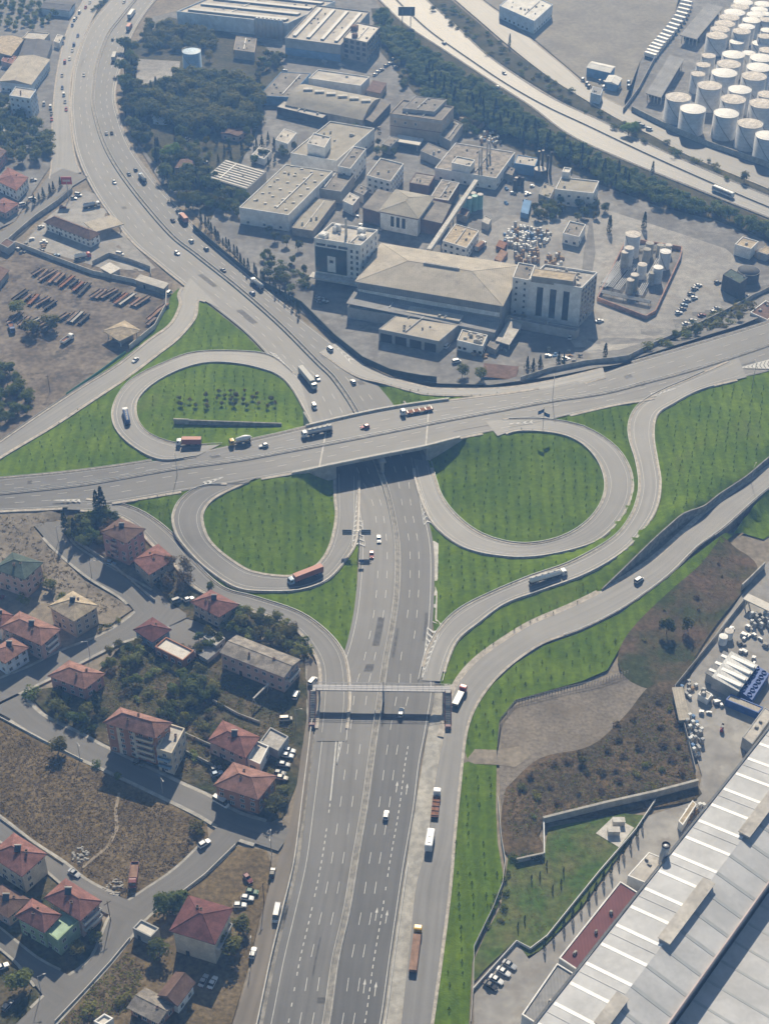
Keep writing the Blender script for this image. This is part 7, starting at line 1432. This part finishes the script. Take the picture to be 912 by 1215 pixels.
# cars along the top left service road
r_ = random.Random(5)
for k, (x, y) in enumerate(((288,48),(275,68),(262,95),(232,140),(228,160),(282,132),(268,165),(262,185),(252,215),(235,228),(225,275),(226,320),(232,345),(236,370),(240,398),(184,390),(187,412),(188,434),(160,378),(310,30),(325,12),(270,75))):
    p, a = on(nw_serv, *V('A',x,y), 1); c = r_.choice(['white','silver','grey','red','white','blue']) if k != 14 else 'red'
    car('hatch' if k % 3 else 'van', c, p, a, f'{c} vehicle parked along the top left service road'+('' if k != 14 else ', lowest of the right hand row'), f'{c} vehicles on the service road' if k != 14 else None, False, 'car', 'car')
for k, (v, x, y, a, kd, c, l) in enumerate((('A',284,706,-20,'van','white','white van on the filling station forecourt'),('A',268,718,-20,'hatch','silver','silver car beside the white van on the forecourt'),('A',228,752,10,'hatch','maroon','dark red car behind the brown roofed forecourt house'),('A',150,822,50,'hatch','white','white car at the end of the brown roofed forecourt house'),('E',148,148,30,'hatch','black','black car under the scrap yard wall'),('E',206,165,40,'hatch','lightblue','blue car under the scrap yard wall'),('E',434,160,-20,'van','white','white van on the forecourt by the walled corner'),('E',612,300,70,'van','white','white van at the mouth of the slip road'),('A',85,742,30,'van','white','white van on the upper left lane'),('A',118,722,30,'van','white','second white van on the upper left lane'),('A',122,652,10,'hatch','silver','silver car at the white house with patchy red roof'),('A',740,588,20,'hatch','white','white car in the wooded park by the sawtooth shed'),('A',676,505,80,'van','white','white van on the park drive'),('G',430,700,20,'van','white','white van in front of the loading bays'),('G',395,645,65,'van','white','white van backed into the loading yard'),('H',193,612,80,'van','white','white lorry like van in the shade of the tall white building'))): pc(v, x, y, a, kd, c, l, False)
for k in range(16):
    x, y = ((150,265,220,'B') and [(755,262),(768,255),(785,240),(798,232),(745,272),(818,245),(812,215),(300,455),(310,462),(70,505),(130,585),(120,590),(780,395),(365,230),(350,190),(420,258)][k]); pc('B',x,y,50,'hatch',['white','silver','grey','white'][k%4],f"{['white','silver','grey','white'][k%4]} car among the works sheds at the top",False,f"{['white','silver','grey','white'][k%4]} cars among the top works sheds")
for k in range(7): pc('F',540+8*(k%4),315+9*(k//4)+6*(k%4),20,'hatch',['grey','silver','black','white'][k%4],'parked car in the shade under the glass fronted office',False,'cars under the glass fronted office')
truck('rigidtank', PT(*V('A',332,748)), R(25), 'silver tank lorry parked on the filling station forecourt', cabc='white', load='chrome', L=10); truck('rigidtank', PT(*V('E',300,172)), R(25), 'white tank lorry parked along the scrap yard wall', cabc='red', load='white', L=9); truck('dump', PT(*V('E',245,472))+Vector((0,0,.1)), R(60), 'lorry with white cab parked in the scrap yard', cabc='white', load='rust', L=8); truck('dump', PT(*V('E',45,430)), R(-70), 'lorry with blue cab parked at the left of the scrap yard', cabc='blue', load='rust', L=8)
truck('box', PT(*V('G',516,290)), R(60), 'box lorry with dark trailer beside the sandy roofed building', cabc='white', load='brownload', L=10)
# ================================================================ STREET FURNITURE, YARDS, WALLS
def lamp(p, h, rz, label, arm=2.0, double=False, group='street lamps'):
    o = empty('street_lamp', p, rz); tag(o, label, 'street lamp', group); mb = MB(); mb.tube((0,0,-.3),(0,0,h), .14, .07, 8); mb.build('pole', m_steel, o)
    for s_ in ((1,-1) if double else (1,)):
        mb = MB(); mb.tube((0,0,h-.1),(s_*arm,0,h+.35), .06, .05, 6); q = mb.build('arm', m_steel, o); mb = MB(); mb.box(s_*arm-.4, s_*arm+.4, -.16, .16, h+.26, h+.42); mb.build('lamp_head', m_conc_lt, q)
for v, x, y, h, a, d, l in (('I',368,272,12,90,1,'tall double lamp on the cross road median near the cypresses'),('I',640,135,12,90,1,'tall double lamp on the cross road median at the upper left loop'),('G',775,835,12,90,1,'tall double lamp on the cross road median by the factory wall'),('L',846,375,9,60,0,'street lamp on the retaining wall above the frontage road'),('I',326,790,8,200,0,'street lamp on the pavement opposite the long orange roofed house'),('M',290,548,8,-60,0,'street lamp on the kerb of the dry field'),('M',588,675,8,-60,0,'street lamp in the shade below the tall brick block'),('Q',372,300,9,90,1,'lamp on the waste ground corner by the gravel lane'),('I',212,375,8,0,0,'street lamp by the dead end street'),('I',332,500,8,0,0,'street lamp halfway down the shaded street'),('N',150,800,8,20,0,'street lamp at the shaded street of the green house'),('Q',300,680,8,90,0,'lamp on the gravel lane edge beside the big tree'),('O',460,330,7,0,0,'bare pole between the cream van and the gravel lane'),('H',855,760,9,100,0,'lamp at the right end of the cross road gore'),('L',850,30,9,100,0,'lamp at the top of the right grass field')):
    lamp(PT(*V(v,x,y)), h, R(a), l, double=bool(d))
for k, (v, x, y) in enumerate((('L',95,188),)):
    p = PT(*V(v,x,y)); o = empty('flagpole', p); tag(o, 'tall pole with blue flags at the right loop gore', 'flagpole'); mb = MB(); mb.tube((0,0,-.3),(0,0,13), .13, .06, 8); mb.build('pole', m_steel, o); mf = M('flag_blue', (.06,.13,.34), .8, .1)
    for s_, z in ((-1,11.8),(1,10.2)): 
        mb = MB()
        for i in range(5): mb.add([(s_*(.1+.5*i),.12*math.sin(i*1.6),z-.5*i*.5),(s_*(.6+.5*i),.12*math.sin(i*1.6+1.6),z-.5*(i+1)*.5),(s_*(.6+.5*i),.12*math.sin(i*1.6+1.6),z-1.9-.25*(i+1)),(s_*(.1+.5*i),.12*math.sin(i*1.6),z-1.9-.25*i)], [(0,1,2,3)])
        mb.build('flag', mf, o)
# direction sign standing in the gore below the bridge, seen from behind
p = P(*V('J',686,455),0); o = empty('direction_sign', p); tag(o, 'overhead sign with two blue grey panels at the loop gore', 'road sign'); mb = MB(); mb.tube((0,0,-.2),(0,0,8.6), .22, .18, 8); mb.build('post', m_steel, o); mb = MB(); mb.tube((-6.2,0,8.2),(5.4,0,8.2), .14, n=6); mb.tube((-6.2,0,7.2),(5.4,0,7.2), .1, n=6); mb.build('arm', m_steel, o)
ms = M('sign_back', (.10,.125,.16), .6, .08, 1)
for x in (-4.6,2.9): 
    mb = MB(); mb.box(x-1.9, x+1.9, .2, .3, 6.3, 9.0); q = mb.build('panel', ms, o); mb = MB()
    for z in (6.9,7.7,8.5): mb.box(x-1.9, x+1.9, .1, .2, z-.05, z+.05)
    mb.build('rib', m_steel, q)
p = PT(*V('J',695,520)); o = empty('direction_sign', p); tag(o, 'small blue sign on a post at the grass tip under the loop gore', 'road sign'); mb = MB(); mb.tube((0,0,-.2),(0,0,3), .08, n=6); mb.build('post', m_steel, o); mb = MB(); mb.box(-1,1,-.06,.06,1.8,3.2); mb.build('panel', M('sign_blue',(.03,.07,.22),.5,.05), o)
p = PT(*V('A',250,720)); o = empty('billboard', p); tag(o, 'red advertising board on a tall post above the forecourt', 'billboard'); mb = MB(); mb.tube((0,0,-.3),(0,0,11), .3, .25, 8); mb.build('post', m_steel, o); mb = MB(); mb.box(-3,3,-.2,.2,9.5,14); q = mb.build('panel', M('board_red',(.45,.06,.05),.5,.06), o); mb = MB(); mb.box(-2.2,2.2,-.26,-.2,11.2,12.4); mb.build('panel_stripe', M('board_stripe',(.55,.45,.42),.5,.06), q)
p = PT(482,30); o = empty('billboard', p); tag(o, 'dark back of a big board standing beside the upper right motorway', 'billboard')
for x in (-3,3): mb = MB(); mb.tube((x,0,-.3),(x,0,12), .3, n=8); mb.build('post', m_steel, o)
mb = MB(); mb.box(-6,6,-.25,.25,7,13.5); mb.build('panel', m_steel_dk, o)
p = PT(*V('Q',340,470)); 
for k, (v, x, y, l) in enumerate((('E',30,640,'wooden power pole at the thicket below the scrap yard'),('E',182,655,'power pole by the concrete slab at the scrap yard edge'),('N',400,540,'leaning power pole at the street junction'),('Q',345,475,'power pole with crossbar on the waste ground edge'))):
    o = empty('power_pole', PT(*V(v,x,y)), R(20*k)); tag(o, l, 'power pole'); mb = MB(); mb.tube((0,0,-.3),(0,0,9.5), .16, .11, 7); mb.build('pole', m_bark, o); mb = MB(); mb.box(-1.2,1.2,-.07,.07,8.6,8.8); mb.build('crossarm', m_bark, o)
# walls and fences
m_fence_gr = M('fence_green_dark', (.045,.06,.058), .8, .2, .4)
m_wallgrey = M('wall_grey_block', (.34,.33,.31), .9, .2, .4, fine=.1)
wall_px('noise_wall', [V('F',90,66),V('F',200,160),V('F',330,265),V('F',480,345),V('F',600,465),V('F',700,545),V('F',800,590),V('F',912,612),V('G',358,770)], None, 3.0, .35, m_fence_gr, 'dark green fence wall between motorway and works')
wall_px('works_wall', [V('G',660,768),V('G',760,735),V('H',250,708),V('H',400,690),V('H',500,640),V('H',640,578),V('H',740,530)], None, 2.6, .35, m_wallgrey, 'grey wall along the works above the cross road')
wall_px('works_wall', [V('H',740,530),V('H',850,470),V('H',912,440)], None, 2.6, .35, m_wallgrey, 'grey wall at the right gate of the works')
wall_px('yard_wall', [V('E',55,125),V('E',200,180),V('E',335,230),V('E',480,260),V('E',602,300),V('E',600,350),V('E',560,425),V('E',468,500)], None, 2.6, .35, m_conc_lt, 'tall pale concrete wall curving round the scrap yard')
wall_px('yard_wall', [V('E',335,195),V('E',395,165),V('E',480,190),V('E',545,215),V('E',545,240)], None, 2.4, .3, m_wallgrey, 'grey block wall of the small walled corner')
wall_px('lane_wall', [V('A',0,905),V('A',60,850),V('A',130,790),V('A',210,735),V('A',262,690)], None, 2.6, .4, m_wallgrey, 'grey retaining wall along the upper left lane')
m_white_f = M('fence_white', (.60,.60,.58), .7, .08)
wall_px('fence', [V('E',455,512),V('E',350,590),V('E',240,665)], None, 1.1, .08, M('fence_green',(.10,.30,.22),.7,.1), 'thin green fence on the bank below the scrap yard')
wall_px('boundary_wall', [V('U',95,188),V('U',330,130),V('U',500,92),V('U',652,52)], None, 3.0, .9, m_conc, 'long thick grey wall below the brown scrub')
wall_px('boundary_wall', [V('U',98,195),V('U',100,310)], None, 2.2, .4, m_white_f, 'short white wall at the corner of the lawn')
wall_px('boundary_wall', [V('U',100,308),V('U',0,330)], None, 2.0, .6, m_conc, 'grey wall end between lawn and grass strip')
wall_px('fence', [V('S',480,912),V('S',490,780),V('S',492,640),V('S',560,500),V('S',595,410),V('S',605,330),V('S',590,240),V('S',578,100)], None, 1.5, .1, m_white_f, 'white posted fence along the lower right grass strip')
wall_px('fence', [V('S',490,790),V('S',645,618),V('S',695,645),V('U',110,600),V('U',300,365),V('U',430,215),V('U',500,110)], None, 1.2, .25, m_white_f, 'white low fence wall around the hall yard lawn')
wall_px('fence', [V('T',830,275),V('T',700,440),V('T',570,600),V('T',600,720),V('T',645,905)], None, 2.0, .2, m_wallgrey, 'fence wall along the right hand yard')
wall_px('kerb_wall', [V('T',810,245),V('T',892,165)], None, 3.2, .5, m_wallgrey, 'grey retaining wall at the underpass path')
def picket(px, n, h, label):
    pts = [PT(*q) for q in px]; o = empty('picket_fence', pts[0]); tag(o, label, 'fence'); L_ = [0]
    for a, c in zip(pts, pts[1:]): L_.append(L_[-1]+(c-a).length)
    for k in range(n):
        d = L_[-1]*k/(n-1); i = max(j for j in range(len(pts)-1) if L_[j] <= d+1e-6); p = pts[i].lerp(pts[i+1], (d-L_[i])/(L_[i+1]-L_[i])); p.z = H(p.x, p.y); q = p-pts[0]; mb = MB(); mb.tube((q.x,q.y,q.z-.3),(q.x,q.y,q.z+h), .09, n=5); mb.build('post', m_steel_dk, o)
    mb = MB(); r = [p-pts[0] for p in pts]
    for a, c in zip(r, r[1:]): mb.tube(a+Vector((0,0,h*.8)), c+Vector((0,0,h*.8)), .05, n=4); mb.tube(a+Vector((0,0,h*.4)), c+Vector((0,0,h*.4)), .05, n=4)
    mb.build('rail', m_steel_dk, o)
picket([V('T',405,545),V('T',300,580),V('T',180,605),V('T',50,640),V('R',640,410),V('R',590,470),V('R',575,580)], 60, 2.2, 'dark post fence between grass bank and gravel lot')
wall_px('street_wall', [V('M',0,400),V('M',150,480),V('M',300,555)], None, .7, .25, m_conc_lt, 'low wall between the dry field and its upper street')
wall_px('street_wall', [V('N',640,452),V('N',740,375),V('N',850,268)], None, .9, .25, m_conc_lt, 'low pale wall along the sloping street by the waste ground')
wall_px('street_wall', [V('N',0,172),V('N',120,262),V('N',230,335)], None, .8, .25, m_wallgrey, 'low wall at the foot of the dry field')
wall_px('street_wall', [V('N',200,905),V('N',300,800),V('N',400,690),V('N',470,605)], None, .9, .25, m_conc_lt, 'low pale wall along the bottom street')
wall_px('garden_wall', [V('O',50,430),V('O',160,485)], None, 1.4, .3, m_wallgrey, 'garden wall between brick block and red roofed house'); wall_px('garden_wall', [V('O',60,370),V('O',170,420)], None, 1.2, .3, m_wallgrey, 'upper garden wall behind the red roofed house'); wall_px('garden_wall', [V('I',270,370),V('I',420,470),V('I',560,590)], None, 1.4, .3, m_wallgrey, 'garden wall along the shaded street below the pink block')
wall_px('garden_wall', [V('O',160,250),V('O',250,300),V('O',330,330)], None, 1.2, .3, m_wallgrey, 'long garden wall below the overgrown plot')
# concrete retaining wall in the upper left loop
o = empty('culvert', PT(*V('F',210,775))); tag(o, 'low dark concrete culvert wall across the upper left loop', 'culvert'); c0 = o.location.copy()
a, b_, c, d = (PT(*q)-c0 for q in (V('F',20,768),V('F',408,780),V('F',412,752),V('F',24,742)))
for nm, p, q, zt, m_ in (('front_wall',a.lerp(b_,.14),b_,2.1,m_conc_dk),('front_wall',a,a.lerp(b_,.14),2.5,m_conc)):  # darker concrete paints the shade on the longer stretch, left end stays pale
    mb = MB(); sweep(mb, [Vector((v.x,v.y,0)) for v in (p, q)], rect(.7, -1.5, zt)); mb.build(nm, m_, o)
# scrap yard: rows of old trailer frames
def trailer(p, rz, L, col, label, group):
    o = empty('scrap_trailer', p, rz); tag(o, label, 'trailer', group); mb = MB(); mb.box(-L/2, L/2, -1.15, 1.15, 1.0, 1.2); 
    for sy in (-1,1): mb.box(-L/2, L/2, sy*1.15-.06, sy*1.15+.06, 1.2, 1.75)
    mb.build('bed', col, o); mb = MB(); mb.box(-L/2+.3, L/2-.3, -.4, .4, .6, 1.0)
    for x in (-L*.32,-L*.2,L*.34):
        for sy in (-1,1): mb.box(x-.45, x+.45, sy*.95-.2, sy*.95+.2, .0, .85)
    mb.build('undercarriage', m_chas, o)
r_ = random.Random(12); m_bed = M('old_bed', (.20,.15,.12), .9, .3, .5); sc_cols = [m_bed, m_chas, m_bed, m_steel_dk, PT_['rust'], m_chas, PT_['brownload']]
def trow(view, x0, y0, x1, y1, n, ang, lab):
    for k in range(n):
        if r_.random() < .12: continue
        x, y = x0+(x1-x0)*k/(n-1)+r_.uniform(-5,5), y0+(y1-y0)*k/(n-1)+r_.uniform(-7,7); trailer(PT(*V(view, x, y)), R(ang+9+r_.uniform(-9,9)), r_.uniform(7,13), r_.choice(sc_cols), lab, lab)
trow('E', 135,225,310,285, 9, 55, 'scrapped trailer in the row along the upper scrap yard wall'); trow('E', 345,300,510,340, 8, 52, 'scrapped trailer in the row along the long pale shed'); trow('E', 545,405,585,350, 4, 60, 'scrapped trailer parked lengthwise at the curved wall'); trow('E', 45,300,180,345, 6, 55, 'dark scrapped trailer in the row at the left of the scrap yard'); trow('E', 235,385,330,400, 5, 55, 'scrapped lorry frame in the middle of the scrap yard'); trow('E', 60,395,170,425, 5, 50, 'dark scrap frame in the lower left of the scrap yard')
# drum yard
r_ = random.Random(8); m_ibc = [M('drum_white',(.66,.67,.66),.6,.08), M('drum_blue',(.10,.22,.42),.6,.1), M('drum_grey',(.35,.36,.36),.6,.1), M('crate_wood',(.36,.25,.15),.85,.2)]
mbx = MB(); mbx.box(-.6,.6,-.5,.5,0,.18,0); mbx.box(-.58,.58,-.48,.48,.2,1.15,1,taper=.04); mbx.lathe([(.14,1.14),(.14,1.24)], 8, 1)
ibc = [mbx.mesh('container_crate', [m_ibc[3], m_ibc[k]]) for k in range(4)]
def ibcs(view, poly, n, wts, seed, lab, grp, gap=1.5, lv=2):
    for p in scatter([V(view, *q) for q in poly], n, gap, seed):
        k = r_.choices(range(4), wts)[0]; nz_ = 1+(r_.random() < .5)*(lv > 1); s_ = 1.05 if view in 'TU' else 1.2; ang = .5+r_.choice((0,1.57))+r_.uniform(-.1,.1)
        for j in range(nz_): o = bpy.data.objects.new('container_crate', ibc[k]); o.location = p+Vector((0,0,.12+j*1.5)); o.rotation_euler = (0,0,ang); o.scale = (s_,s_,s_); link(o); tag(o, ('white','blue','grey','wooden')[k]+lab, 'crate', ('white','blue','grey','wooden')[k]+grp)
ibcs('G', [(610,225),(640,205),(775,240),(760,265),(690,310),(630,290),(590,260)], 95, (6,1.2,1.5,.4), 3, ' crate in the dense heap of the drum yard', ' crates of the drum yard heap')
ibcs('G', [(640,310),(720,300),(735,345),(640,340)], 22, (1,.2,.5,5), 4, ' crate in the brownish heap below the drum yard', ' crates of the brownish heap'); ibcs('G', [(760,310),(815,320),(810,360),(750,350)], 16, (2,.2,1,4), 5, ' crate in the heap beside the yard wall', ' crates of the wall heap')
ibcs('T', [(605,700),(640,700),(655,730),(672,780),(660,850),(635,850)], 26, (4,1,3,0), 6, ' crate stacked along the right hand yard fence', ' crates of the fence stack'); ibcs('C', [(500,495),(560,480),(600,505),(590,530),(520,520)], 24, (3,.4,3,1), 7, ' crate in the junk heap by the tree belt', ' crates of the junk heap')
ibcs('T', [(590,590),(640,560),(650,600),(620,640)], 8, (2,1,2,1), 9, ' crate by the silver roofed workshop', ' crates by the workshop', lv=1); ibcs('T', [(840,340),(905,330),(912,380),(850,385)], 16, (3,.5,4,.5), 10, ' crate under the white canopy of the right hand yard', ' crates under the canopy'); ibcs('U', [(600,150),(690,120),(700,135),(600,200)], 12, (3,0,1,3), 11, ' crate in the stack against the huge hall', ' crates against the huge hall')
for x0, y0, x1, y1, l in ((575,285,605,270,'brown container'),(570,325,610,300,'brown container lower')): pass
o = Bld('container', 'brown steel container at the left of the drum yard', V('G', 572,278, 600,290, 612,268), 2.6, 'container', base=0.0); o.walls(PT_['rust']); o = Bld('container', 'brown steel container below the drum yard', V('G', 566,325, 590,337, 614,302), 2.6, 'container', base=0.0); o.walls(PT_['brownload'])
o = Bld('container', 'bright blue container beside the square works building', V('C', 660,765, 688,772, 700,725), 3.4, 'container', base=0.0); o.walls(WALL['skyblue'])
truckw = [V('D', *q) for q in ((612,5),(611,20),(608,34),(602,48),(596,62),(588,76),(578,90),(568,104),(558,117),(547,130),(536,143),(526,154),(516,166),(506,177),(497,188),(490,200),(483,210))]
for k, q in enumerate(truckw):
    p = P(*q, 0); n_ = P(*truckw[min(k+1, len(truckw)-1)], 0)-P(*truckw[max(k-1, 0)], 0); o = empty('parked_trailer', p, math.atan2(n_.y, n_.x)+1.2); tag(o, 'white box trailer in the long curved line on the lorry park', 'trailer', 'trailers on the lorry park'); mb = MB(); mb.box(-4.5,4.5,-1.25,1.25,1.1,3.8); mb.build('box', PT_['white'], o); mb = MB(); mb.box(-4,4,-.9,.9,.1,1.1); mb.build('undercarriage', m_chas, o)
wall_px('lorry_park_wall', [V('D',622,0),V('D',615,50),V('D',560,140),V('D',500,215),V('D',440,330),V('D',385,405)], 0, 3.0, .4, m_wallgrey, 'grey wall between the lorry park and the tank farm')
for k, (x, y) in enumerate(((315,318),(328,319),(342,321),(356,322),(370,322),(302,296),(318,300),(405,300),(240,290),(255,305),(262,315),(405,315))): pc('D', x, y, 70, 'van', ['white','silver','grey','lightblue'][k % 4], 'parked vehicle beside the blue halls of the lorry park', False, 'vehicles by the blue halls')
for k, (x, y) in enumerate(((455,458),(480,470),(440,448))): car('van', ['silver','white','grey'][k], PT(*V('D',x,y)), R(-30), ('silver','white','grey')[k]+' vehicle at the gate of the tank farm wall', None, False)
# goods and junk lying about the works
r_ = random.Random(33); m_pal = [m_conc_dk, M('crate_wood', (.36,.25,.15)), m_steel, m_chas, WALL['skyblue'], m_conc]
pm_ = []
for k in range(8):
    mb = MB(); n = r_.randint(2,5)
    for i in range(n):
        x, y = r_.uniform(-1.6,1.6), r_.uniform(-1.2,1.2); a, b_, c = r_.uniform(.4,1.1), r_.uniform(.4,.8), r_.uniform(.4,1.3); mb.box(x-a, x+a, y-b_, y+b_, 0, c, 0); mb.box(x-a*.9, x+a*.5, y-b_*.8, y+b_*.8, c, c+.25, 0)
    pm_.append(mb.mesh('goods_stack', r_.choice(m_pal)))
for px, n, lab in (([(420,255),(460,262),(455,275),(425,270)],5,'stack of goods behind the glass fronted office'),([(500,240),(560,255),(555,285),(520,275)],10,'stack of goods between brown wing and sandy roofed building'),([(590,200),(640,215),(630,250),(600,245)],12,'stack of goods in the yard below the thin chimneys'),([(340,200),(372,215),(352,255),(335,262)],6,'stack of goods along the big white hall'),([(440,135),(455,150),(440,175),(425,165)],7,'stack of goods beside the olive roofed plant'),([(560,390),(600,400),(610,430),(560,425)],9,'stack of goods in the shade by the white machinery roof'),([(640,410),(700,420),(690,430),(640,425)],8,'stack of goods in the shade of the tall white building'),([(480,150),(545,165),(530,185),(480,175)],10,'stack of goods in front of the large beige hall'),([(330,40),(420,70),(410,85),(325,60)],8,'stack of goods before the long white factory'),([(10,275),(60,290),(50,310),(5,300)],8,'junk pile in the upper corner of the scrap yard'),([(866,745),(905,738),(915,775),(885,790)],8,'stack of goods in the right hand yard'),([(835,800),(870,790),(860,840),(835,850)],6,'stack of goods in the lower right hand yard'),([(0,60),(50,70),(45,85),(0,90)],8,'stack of goods by the tan roofed warehouse')):
    for p in scatter(px, n, 4, hash(lab) % 1000 if False else len(lab)*7+n): o = bpy.data.objects.new('goods_stack', r_.choice(pm_)); o.location = p+Vector((0,0,.05)); o.rotation_euler = (0,0,r_.uniform(0,3)); link(o); tag(o, lab, 'goods stack', lab)
# small things
o = empty('transformer', PT(*V('U',355,215))); tag(o, 'pair of grey boxes on a pale slab in the lawn corner', 'transformer'); c0 = o.location; q = [PT(*V('U',*t))-c0 for t in ((287,225),(370,275),(425,205),(350,165))]; mb = MB(); mb.prism(q, -.3, .15); mb.build('slab', m_conc_lt, o)
for x, y in ((368,190),(350,225)): t = PT(*V('U',x,y))-c0; mb = MB(); mb.box(t.x-1.9,t.x+1.9,t.y-1.0,t.y+1.0,.15,2.0); mb.box(t.x-2,t.x+2,t.y-1.1,t.y+1.1,2.0,2.15); mb.build('cabinet', m_conc_lt, o)
p = PT(*V('T',740,750)); o = empty('forklift', p, 1.2); tag(o, 'red forklift in the right hand yard', 'forklift'); mb = MB(); mb.box(-1.1,.9,-.55,.55,.3,1.1); mb.box(-1.1,-.6,-.5,.5,1.1,1.4); mb.build('body', PT_['red'], o); mb = MB()
for x in (-.6,.6):
    for y in (-.45,.45): mb.tube((x,y,1.1),(x*.8,y,2.2), .05, n=5)
mb.box(-.6,.6,-.5,.5,2.15,2.25); mb.build('roof_guard', m_steel_dk, o); mb = MB(); mb.box(.95,1.1,-.4,.4,.1,2.6); mb.box(1.1,2.2,-.35,-.2,.1,.18); mb.box(1.1,2.2,.2,.35,.1,.18); mb.build('mast', m_steel_dk, o)
for k, (x, y, l) in enumerate(((290,895,'pale rubble heap on the bare ground by the dry field'),(420,930,'rubble heap beside the red tipper lorry'))):
    r = random.Random(k); c = PT(*V('M',x,y) if k == 0 else V('N',410,420)); mb = MB()
    for _ in range(40): a, d = r.uniform(0,6.28), 3.2*r.random()**.6; s_ = r.uniform(.2,.6); mb.box(c.x+d*math.cos(a)-s_, c.x+d*math.cos(a)+s_, c.y+d*math.sin(a)-s_*.7, c.y+d*math.sin(a)+s_*.7, c.z-.1, c.z+.25+.5*r.random()*(1-d/4), taper=.4)
    tag(mb.build('rubble', m_conc), l, 'rubble', kind='stuff')
o = empty('gantry_frame', PT(*V('O',310,250))); tag(o, 'slanting pale beam on posts in the yard of the pinkish building', 'gantry'); a, c = PT(*V('O',306,240),4)-o.location, PT(*V('O',362,185),4)-o.location; mb = MB(); mb.tube(a+Vector((0,0,4)), c+Vector((0,0,4)), .35, n=6); mb.build('beam', m_conc_lt, o)
for t in (a, c):
    for s_ in (-.9,.9): mb = MB(); mb.tube(t+Vector((0,0,4)), t+Vector((s_,s_,0)), .12, n=6); mb.build('leg', m_steel, o)
# ---------------------------------------------------------------- the air
mh = bpy.data.materials.new('air_haze'); mh.use_nodes = True
mh.node_tree.nodes.clear(); _o = mh.node_tree.nodes.new('ShaderNodeOutputMaterial'); _v = mh.node_tree.nodes.new('ShaderNodeVolumePrincipled')
_v.inputs['Color'].default_value = (.23,.49,1,1); _v.inputs['Density'].default_value = HAZE; _v.inputs['Anisotropy'].default_value = .1; _v.inputs['Absorption Color'].default_value = (1,1,1,1)
mh.node_tree.links.new(_v.outputs[0], _o.inputs['Volume'])
b = MB(); b.box(-2600, 2600, -1000, 4300, -2, 420); hzo = b.build('haze', mh); hzo['kind'] = 'stuff'; hzo['label'] = 'thin bluish haze in the air over the valley'; hzo['category'] = 'haze'
